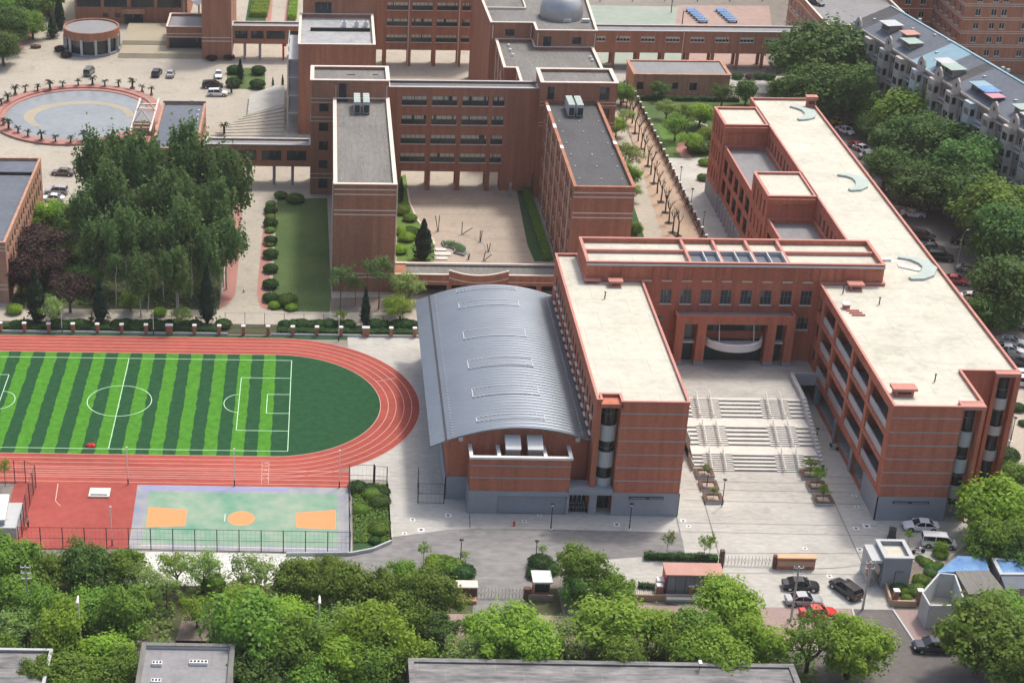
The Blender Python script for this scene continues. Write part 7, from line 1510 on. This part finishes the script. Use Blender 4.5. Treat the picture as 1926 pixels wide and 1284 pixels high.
# gatehouse
t = thing('gatehouse','grey flat roofed gatehouse with a framed porch wall near the minivan','gatehouse',(73.5,194,0)); z_ = 4.6
A = [g('b6',*q,z_) for q in ((265,300),(530,295),(630,478),(345,480))]; x0,x1,y0,y1 = (A[3][0]+A[0][0])/2,(A[1][0]+A[2][0])/2,(A[2][1]+A[3][1])/2,(A[0][1]+A[1][1])/2
mb = MB(); wallface(mb,(x0,y0),(x1,y0),0,z_); wallface(mb,(x1,y0),(x1,y1),0,z_); wallface(mb,(x1,y1),(x0,y1),0,z_); wallface(mb,(x0,y1),(x0,y0),0,z_,[((y1-y0)*.25,(y1-y0)*.75,.9,2.4)]); q = offset(rect(x0,x1,y0,y1),-.3)
for i in range(4): a, b = q[i], q[(i+1) % 4]; mb.face([(*b,z_-.5),(*a,z_-.5),(*a,z_),(*b,z_)]); 
mb.build('wall','greystone',t); mb = MB(); mb.face([(*p,z_-.5) for p in q]); mb.build('roof','roof_cream',t)
mb = MB(); o_ = offset(rect(x0,x1,y0,y1),.12); i_ = offset(rect(x0,x1,y0,y1),-.38)
for i in range(4): j = (i+1) % 4; mb.face([(*o_[i],z_+.12),(*o_[j],z_+.12),(*i_[j],z_+.12),(*i_[i],z_+.12)]); mb.face([(*o_[i],z_-.1),(*o_[j],z_-.1),(*o_[j],z_+.12),(*o_[i],z_+.12)])
mb.build('coping','whitegrey',t); mb = MB(); mb.box(x0-1.5,x0-.02,y0+.3,y1-.1,3.6,4.0); mb.box(x0-1.5,x0-1.35,y0+.3,y1-.1,0,3.6); mb.build('porch','whitegrey',t); mb = MB(); mb.box(x0-1.55,x0-1.5,y0+.5,y0+1.5,1.0,3.2); mb.build('notice_panel','brick_new',t)
mb = MB(); mb.tube([(x0+1.6,y0-.05,.2),(x0+1.6,y0-.05,2.6),(x0+2.6,y0-.05,2.6)],.05,5); mb.build('conduit','frame_dark',t); mb = MB(); mb.box(x0-.03,x0+.0,y0+(y1-y0)*.25,y0+(y1-y0)*.75,.9,2.4); mb.build('window','glass_dark',t)
# kiosk with salmon roof
z_ = 3.6; A = [g('c8',*q,z_) for q in ((345,148),(875,145),(910,245),(385,265))]; x0,x1,y0,y1 = (A[0][0]+A[3][0])/2,(A[1][0]+A[2][0])/2,(A[2][1]+A[3][1])/2,(A[0][1]+A[1][1])/2
t = thing('kiosk','long red kiosk with flat salmon roof and dark glazed front','kiosk',(x0,y0,0)); mb = MB(); mb.box(x0,x1,y0,y1,.4,z_-.2); mb.build('wall','red',t) ; mb = MB(); mb.box(x0-.15,x1+.15,y0-.1,y1+.15,z_-.2,z_); mb.build('roof','tile_pink',t)
for k in range(6): mb = MB(); w_ = (x1-x0-.2)/6; mb.box(x0+.1+w_*k+.04,x0+.1+w_*(k+1)-.04,y0-.08,y0-.02,.7,z_-.3); mb.build('glazing','glass_kiosk',t)
mb = MB(); mb.box(x0-.02,x1,y0-.06,y0+.0,.4,z_-.2); mb.build('front_frame','frame_dark',t); mb = MB(); mb.box(x0,x1,y0-1.3,y0-.12,.5,.75); mb.box(x0,x1,y0-1.0,y0+1,0,.5); mb.build('plinth','whitegrey',t); mb = MB(); mb.box(x0-1.0,x0-.05,y0+.6,y0+1.6,.2,2.2); mb.build('meter_box','white',t)
# ruined shed with open room, blue roofs
t = thing('roofless_shed','grey walled shed with one roofless room beside the blue roofed sheds','shed',(88,190,0)); zt_ = 3.6
F = [g('b6',*q,zt_) for q in ((725,820),(800,950),(1160,945),(1050,640),(895,625))]
def wallseg(mb, p, q, z0, z1, th=.22): p, q = Vector(p), Vector(q); d = (q-p).normalized(); n = Vector((-d.y,d.x))*th/2; mb.prism(ccw([tuple(p+n),tuple(q+n),tuple(q-n),tuple(p-n)]), z0, z1)
mb = MB()
for i in range(5): wallseg(mb,F[i],F[(i+1) % 5],0,zt_)
mb.build('wall','whitegrey',t); mb = MB(); mb.face([(*p,.06) for p in ccw(F)]); mb.build('floor','roof_cream',t)
Rf = [g('b6',*q,zt_) for q in ((1065,610),(1385,605),(1555,820),(1195,830))]; mb = MB(); mb.prism(ccw(Rf),0,zt_-.15); mb.build('annexe','flatwall',t); mb = MB(); o_ = offset(ccw(Rf),.15); mb.prism(o_,zt_-.15,zt_); mb.build('roof','roof_grey',t)
B1 = [g('b6',*q,3.4) for q in ((1085,460),(1340,465),(1385,600),(890,612))]; t = thing('blue_roof_shed','shed with sloping bright blue sheet roof left of the narrow alley','shed',(*B1[0],0)); mb = MB(); mb.prism(ccw(B1),0,2.9); mb.build('wall','whitegrey',t); mb = MB(); mb.prism(offset(ccw(B1),.15),3.25,3.4); mb.prism(offset(ccw(B1),-.1),2.9,3.25); mb.build('roof','sheet_blue',t)
B2 = [g('b6',*q,3.4) for q in ((1430,485),(1900,500),(2000,640),(1510,640))]; t = thing('blue_roof_shed','grey walled shed with pale blue roof cut by the right edge','shed',(*B2[0],0)); mb = MB(); mb.prism(ccw(B2),0,3.2); mb.build('wall','flatwall',t); mb = MB(); mb.prism(offset(ccw(B2),-.35),3.2,3.3); mb.build('roof','sheet_blue',t); mb = MB(); o_, i_ = offset(ccw(B2),.15), offset(ccw(B2),-.3)
for i in range(4): j = (i+1) % 4; mb.prism([o_[i],o_[j],i_[j],i_[i]],3.2,3.5)
mb.build('parapet','whitegrey',t)
B3 = [g('b6',*q,3.3) for q in ((1520,660),(1900,665),(1980,760),(1570,790))]; t = thing('grey_shed','flat grey shed in front of the pale blue roof at the right edge','shed',(*B3[0],0)); mb = MB(); mb.prism(ccw(B3),0,3.2); mb.build('wall','flatwall',t); mb = MB(); mb.prism(offset(ccw(B3),.1),3.2,3.3); mb.build('roof','roof_blue',t)
lowwall('brown wall running along the narrow alley beside the blue roofed shed', [g('b6',1230,200),g('b6',1480,560),g('b6',1700,960)], 2.4, 'brownground')
rn = random.Random(8)
for i,(x,y) in enumerate([(700,480),(760,520),(830,580),(880,540),(800,620),(700,700),(600,770),(520,810),(470,760),(560,870),(640,820),(900,440),(760,690),(680,780)]):
    X_, Y_ = g('b6',x,y+20); shrub(X_,Y_,.75+.2*(i % 3),'%s scrubby bush in the planted corner by the gatehouse' % ORD[i],'leaf_mid' if i % 2 else 'leaf_dark',.9,'scrubby bushes by the gatehouse')
X_, Y_ = g('b6',900,440); tree(X_,Y_,1.0,'open','leaf_bright','small bright tree in front of the minivan',h=1.1,name='young_tree'); sheet('bare_earth', gP('b6',[(620,510),(800,530),(870,640),(760,930),(420,930),(330,700),(590,690)]), .02, 'brownground')
X_, Y_ = g('b6',575,340); tree(X_,Y_,.8,'sparse','leaf_bright','tiny thin tree between the white sedan and the gatehouse',h=1.0,name='young_tree')
# planters on the plaza
for i, q in enumerate([(160,885,300,985),(195,1005,350,1105),(232,1130,405,1235),(1235,905,1360,990),(1290,1020,1440,1110),(1350,1145,1510,1250)]):
    a, b = g('c2',q[0]+35,q[3]-12), g('c2',q[2],q[3]-8); cx_, cy_ = (a[0]+b[0])/2+.1, a[1]+1.25; t = thing('square_planter','square brown edged planter, %s of three on the %s of the plaza' % (['farthest','middle','nearest'][i % 3], 'left' if i < 3 else 'right'),'planter',(cx_,cy_,0),group='square planters on the plaza'); mb = MB()
    for (x0,x1,y0,y1) in ((-1.3,1.3,-1.2,-.75),(-1.3,1.3,.75,1.2),(-1.3,-.85,-.75,.75),(.85,1.3,-.75,.75)): mb.box(x0,x1,y0,y1,.42,.52)
    child('rim', mb.mesh('rim',[M['planter_brown']]), t); mb = MB()
    for (x0,x1,y0,y1) in ((-1.25,1.25,-1.15,-.8),(-1.25,1.25,.8,1.15),(-1.25,-.9,-.8,.8),(.9,1.25,-.8,.8)): mb.box(x0,x1,y0,y1,0,.42)
    child('wall', mb.mesh('wall',[M['whitegrey']]), t); mb = MB(); mb.box(-.9,.9,-.8,.8,0,.3); child('soil', mb.mesh('soil',[M['court_paving']]), t)
    if i != 1: tree(cx_,cy_,.8 if i < 3 else 1.25,'sparse','leaf_mid','young tree growing in the %s %s planter' % (['farthest','middle','nearest'][i % 3], 'left' if i < 3 else 'right'),h=1.0,name='young_tree')
# court and track side things
a = g('b8',820,672); b = g('b8',1015,672); c_ = g('b8',1015,595); t = thing('platform','low cream concrete platform on the red court','platform',(a[0],a[1],0)); mb = MB(); mb.box(a[0],b[0],a[1],c_[1],.02,.3); mb.build('slab','step_light',t); mb = MB(); mb.box(a[0]+.3,b[0]-.3,a[1]+.3,a[1]+.5,.3,.36); mb.build('slot','frame_dark',t)
X_, Y_ = g('b8',845,195); t = thing('cloth_heap','crumpled red cloth heap lying on the football pitch','cloth',(X_,Y_,.05)); mb = MB(); mb.ell((0,0,.15),(.75,.5,.3),14,6,jit=.2,rnd=random.Random(4)); o = child('cloth', mb.mesh('cloth',[M['red']]), t)
mb = MB(); mb.tube([(0,0,0),(0,0,.9)],.04,6); o = mb.build('marker_pole','orange_court',origin=(0,0,0)); a, b = g('b8',882,195); o.location = (a,b,.05); tag(o,'short orange pole beside the red cloth heap','pole')
t = thing('shed_white','flat white roofed shed with grey canopy at the left edge below the track','shed',(-44,202,0)); q = [g('b8',*v,2.8) for v in ((-120,640),(80,640),(40,870),(-150,870))]; mb = MB(); mb.prism(ccw(q),0,2.65); mb.build('wall','whitegrey',t); mb = MB(); mb.prism(offset(ccw(q),.1),2.65,2.8); mb.build('roof','white',t)
q = [g('b8',*v,1.8) for v in ((80,715),(215,715),(165,880),(45,870))]; mb = MB(); mb.prism(ccw(q),0,1.8); mb.build('lean_to','whitegrey',t); q = [g('b8',*v,1.9) for v in ((-150,875),(165,875),(150,950),(-150,950))]; mb = MB(); mb.prism(ccw(q),0,1.9); mb.build('front_canopy','whitegrey',t)
bpy.data.objects['shed_white'].name = 'white_shed'
mb = MB(); 
for k in range(4): a = g('b8',50+0*k,820+k*14,1.82); b = g('b8',118,820+k*14,1.82); mb.tube([(a[0],a[1],1.9),(b[0],b[1],1.9)],.03,4)
o = mb.build('grab_bars','metal',t)
sheet('red_path', gP('b8',[(135,540),(250,530),(225,715),(90,715)]), .02, 'red_floor')
t = thing('hydrant','red fire hydrant on the pavement before the plant enclosure','hydrant',(*g('a7',1070,85),0)); mb = MB(); mb.tube([(0,0,0),(0,0,.7),(0,0,.85)],[.13,.13,.05],10); mb.tube([(-.22,0,.55),(.22,0,.55)],.07,8); child('body', mb.mesh('body',[M['red']]), t)
# drinking box, courtyard sculpture garden
t = thing('crescent_planter','crescent shaped raised planter filled with dark leaves in the courtyard','planter',(*g('z6',1280,620),0)); C0 = Vector(g('z6',1190,640)); mb = MB(); n = 14; arcs = []
for rr_ in (1.6,3.9):
    arcs.append([(C0.x+rr_*math.sin(a), C0.y+rr_*math.cos(a)) for a in [R(-10+135*k/n) for k in range(n+1)]])
for k in range(n): mb.prism(ccw([arcs[0][k],arcs[0][k+1],arcs[1][k+1],arcs[1][k]]),0,.45)
mb.build('kerb','greystone',t); mb = MB(); rn = random.Random(2)
for i in range(900): a = R(rn.uniform(-6,120)); rr_ = rn.uniform(1.8,3.7); leafquad(mb, Vector((C0.x+rr_*math.sin(a), C0.y+rr_*math.cos(a), rn.uniform(.45,.8))), Vector((rn.uniform(-.6,.6),rn.uniform(-.6,.6),1)), .14, rn)
mb.build('plants','leaf_dark',t)
t = thing('garden_steps','pale curved step slabs beside the crescent planter','steps',(*g('z6',1160,650),0)); mb = MB()
for (x0,y0,x1,y1) in ((1125,625,1190,640),(1120,650,1220,668),(1125,680,1200,695)): a, b = g('z6',x0,y1), g('z6',x1,y0); mb.box(a[0],b[0],a[1],b[1],.03,.22)
mb.build('slabs','step_light',t)
for i, q in enumerate([(1140,515,1120,410,1140,410),(1290,535,1290,450,1350,490),(1403,580,1403,505,1408,505),(1455,640,1445,590,1460,585),(1425,700,1435,640,1470,655),(1330,690,1328,655,1332,655)]):
    a = g('z6',q[0],q[1]); t = thing('slanted_post','%s pair of slanted wooden posts along the curved courtyard line' % ORD[i],'post',(*a,0),group='slanted posts in the courtyard'); mb = MB(); hh = (q[1]-q[3])/3.3207/10.0
    dx = (q[2]-q[0])/3.3207/10.5; mb.tube([(0,0,.1),(dx,0,max(1.2,hh))],.08,6); dx = (q[4]-q[0])/3.3207/10.5; mb.tube([(.12,0,.1),(dx+.2,0,max(1.2,(q[1]-q[5])/33))],.08,6); child('posts', mb.mesh('posts',[M['bark']]), t); mb = MB(); mb.cyl(0.1,0,.42,0.01,.1,10); child('footing', mb.mesh('footing',[M['greystone']]), t)
# statue on plinth
def figure(pts, rad, mat, name, loc, rz=0):
    me = bpy.data.meshes.new(name); V = [p for p in pts['v']]; me.from_pydata(V, pts['e'], []); o = bpy.data.objects.new(name, me); col.objects.link(o)
    me.materials.append(M[mat]); sk = o.modifiers.new('skin','SKIN'); sl_ = me.skin_vertices[0].data
    for i, r_ in enumerate(rad): sl_[i].radius = (r_[0], r_[1]) if isinstance(r_, tuple) else (r_, r_)
    sl_[0].use_root = True; sb = o.modifiers.new('sub','SUBSURF'); sb.levels = 1; sb.render_levels = 1; o.location = loc; o.rotation_euler = (0,0,rz); return o
BODY = dict(v=[(0,0,.95),(0,0,1.12),(0,0,1.32),(0,0,1.45),(0,.01,1.53),(0,.02,1.63),(0,.02,1.74),(-.17,0,1.42),(-.23,.02,1.15),(-.22,.12,.92),(-.22,.16,.83),(.17,0,1.42),(.23,.02,1.15),(.23,.1,.9),(.23,.14,.81),(-.09,0,.88),(-.1,.05,.5),(-.1,.0,.09),(-.1,.14,.04),(.09,0,.88),(.11,-.04,.5),(.11,-.12,.1),(.11,.02,.04)],
  e=[(0,1),(1,2),(2,3),(3,4),(4,5),(5,6),(3,7),(7,8),(8,9),(9,10),(3,11),(11,12),(12,13),(13,14),(0,15),(15,16),(16,17),(17,18),(0,19),(19,20),(20,21),(21,22)])
RADS = [(.15,.11),(.14,.1),(.17,.11),(.13,.09),.055,.085,.075,.065,.045,.036,.03,.065,.045,.036,.03,.09,.06,.042,.035,.09,.06,.042,.035]
a, b = g('b8',262,945); o = figure(BODY,RADS,'skin','person',(a,b,0.02),R(150)); tag(o,'person in white top and dark trousers walking beside the court fence','person')
def shell(secs, mat, name, par, n=12):
    mb = MB(); loft(mb, [[(x+rx*math.cos(6.283*k/n), y+ry*math.sin(6.283*k/n), z) for k in range(n)] for x,y,z,rx,ry in secs]); return child(name, mb.mesh(name,[M[mat]],smooth=True), par)
shell([(0,0,.86,.19,.14),(0,0,1.0,.19,.14),(0,0,1.2,.2,.14),(0,0,1.38,.23,.14),(0,0,1.46,.14,.1)],'shirt','shirt',o)
for sx in (-1,1): shell([(sx*.1,.02 if sx < 0 else -.08,.12,.065,.065),(sx*.1,.05 if sx < 0 else -.04,.5,.08,.08),(sx*.09,0,.86,.11,.12),(sx*.07,0,.95,.12,.13)],'trousers','trouser_leg',o)
mb = MB(); mb.ell((0,.0,1.7),(.1,.11,.1),10,6,vmin=-25); child('hair', mb.mesh('hair',[M['black']]), o)
a, b = g('z6',1590,300); t = thing('statue','grey standing statue on a tall plinth at the courtyard back','statue',(a,b,0)); mb = MB(); mb.box(-.5,.5,-.5,.5,0,.3); mb.box(-.35,.35,-.35,.35,.3,1.5); child('plinth', mb.mesh('plinth',[M['greystone']]), t); o = figure(BODY,[tuple(x*1.15 for x in r_) if isinstance(r_,tuple) else r_*1.15 for r_ in RADS],'whitegrey','figure',(0,0,1.5),R(180)); o.parent = t
a, b = G(459,549); mb = MB(); mb.ell((0,0,.35),(.22,.22,.35),10,6); o = mb.build('litter_bin','white',origin=(0,0,0)); o.location = (a,b,0); tag(o,'small white round bin on the beige path','bin')
# rooftop condensers of old wings
for i,(x,y0,lab) in enumerate([(6.6,316.6,'left tall rooftop condenser row on the grey roof'),(8.35,316.6,'right tall rooftop condenser row on the grey roof'),(47.0,316.4,'left tall rooftop condenser row on the dark roof'),(48.6,316.3,'right tall rooftop condenser row on the dark roof')]):
    t = thing('condenser_bank',lab,'air conditioner',(x,y0,19.5),group='condenser banks on the classroom wings')
    mb = MB(); mb.box(-.62,.62,0,5.6,.25,2.3); child('casing', mb.mesh('casing',[M['whitegrey']]), t); mb = MB()
    for k in range(5): mb.box(-.6,.6,.08+k*1.12,1.04+k*1.12,2.3,2.5)
    child('fan_shrouds', mb.mesh('fan_shrouds',[M['pad_green']]), t); mb = MB(); mb.box(-.5,.5,-.04,0,.4,1.9); child('coil_grille', mb.mesh('coil_grille',[M['frame_dark']]), t); mb = MB()
    for yy in (.2,2.8,5.3): mb.box(-.6,.6,yy-.1,yy+.1,0,.25)
    child('feet', mb.mesh('feet',[M['frame_dark']]), t)
# table tennis tables on the north court
for i in range(2):
    for k in range(6):
        X_, Y_ = g('z3',(1150 if i == 0 else 1365)+k*18, 85+k*16); t = thing('table_tennis_table','%s blue table from the back in the %s row on the far red court' % (ORD[k], 'left' if i == 0 else 'right'),'table',(X_,Y_,0),group='blue tables on the far court'); mb = MB(); mb.box(-1.37,1.37,-.76,.76,.72,.78); child('top', mb.mesh('top',[M['sheet_blue']]), t); mb = MB(); [mb.box(x-.05,x+.05,y-.6,y+.6,0,.72) for x in (-1,1) for y in (0,)]; child('legs', mb.mesh('legs',[M['frame_dark']]), t)
for i in range(7):
    X_, Y_ = g('z3',260+i*235 if i else 150, 12); pole((X_,Y_), 3.2, '%s thin dark post along the far court edge' % ORD[i], 2.4, .08, 'court_post')
for q, lab in (((1010,95),'dark post standing on the far red court'),((1090,180),'short dark post behind the raised corridor roof')): pole(g('z3',*q), 5 if q[1] < 100 else 4, lab, 3.6, .08, 'court_post')
for i, (x, y) in enumerate([(85,318),(228,312)]): X_, Y_ = g('z1',x,y); t = thing('rock','%s brown rock on the plaza near the wood' % ('left' if i == 0 else 'right'),'rock',(X_,Y_,0)); mb = MB(); mb.ell((0,0,.4),(1.3,.8,.6),10,6,jit=.2,rnd=random.Random(i)); mb.ell((.9,.1,.3),(.7,.6,.5),8,5,jit=.2,rnd=random.Random(i+5)); child('boulder', mb.mesh('boulder',[M['planter_brown']]), t)
X_, Y_ = G(1315,1259,4.4); t = thing('roof_camera','small white box on a post on the long patchy roof','box',(X_,Y_,4.4)); mb = MB(); mb.tube([(0,0,0),(0,0,.9)],.05,6); child('post', mb.mesh('post',[M['frame_dark']]), t); mb = MB(); mb.box(-.16,.22,-.35,.35,.9,1.15); child('box', mb.mesh('box',[M['white']]), t)

# ================================================================ AIR
mb = MB(); mb.box(-480,700,-20,900,-1.2,131)
hz_ = mb.build('haze', plain('air', (0.8,0.8,0.8))); hz_.data.materials.clear(); hm = bpy.data.materials.new('haze_air'); hm.use_nodes = True; hn = hm.node_tree; hn.nodes.clear()
ho = hn.nodes.new('ShaderNodeOutputMaterial'); pv = hn.nodes.new('ShaderNodeVolumePrincipled'); pv.inputs['Density'].default_value = 0.00010; pv.inputs['Color'].default_value = (0.96,0.95,0.93,1); hn.links.new(pv.outputs[0], ho.inputs['Volume'])
hz_.data.materials.append(hm); tag(hz_, 'thin pale haze in the air over the campus', 'haze', kind='stuff')
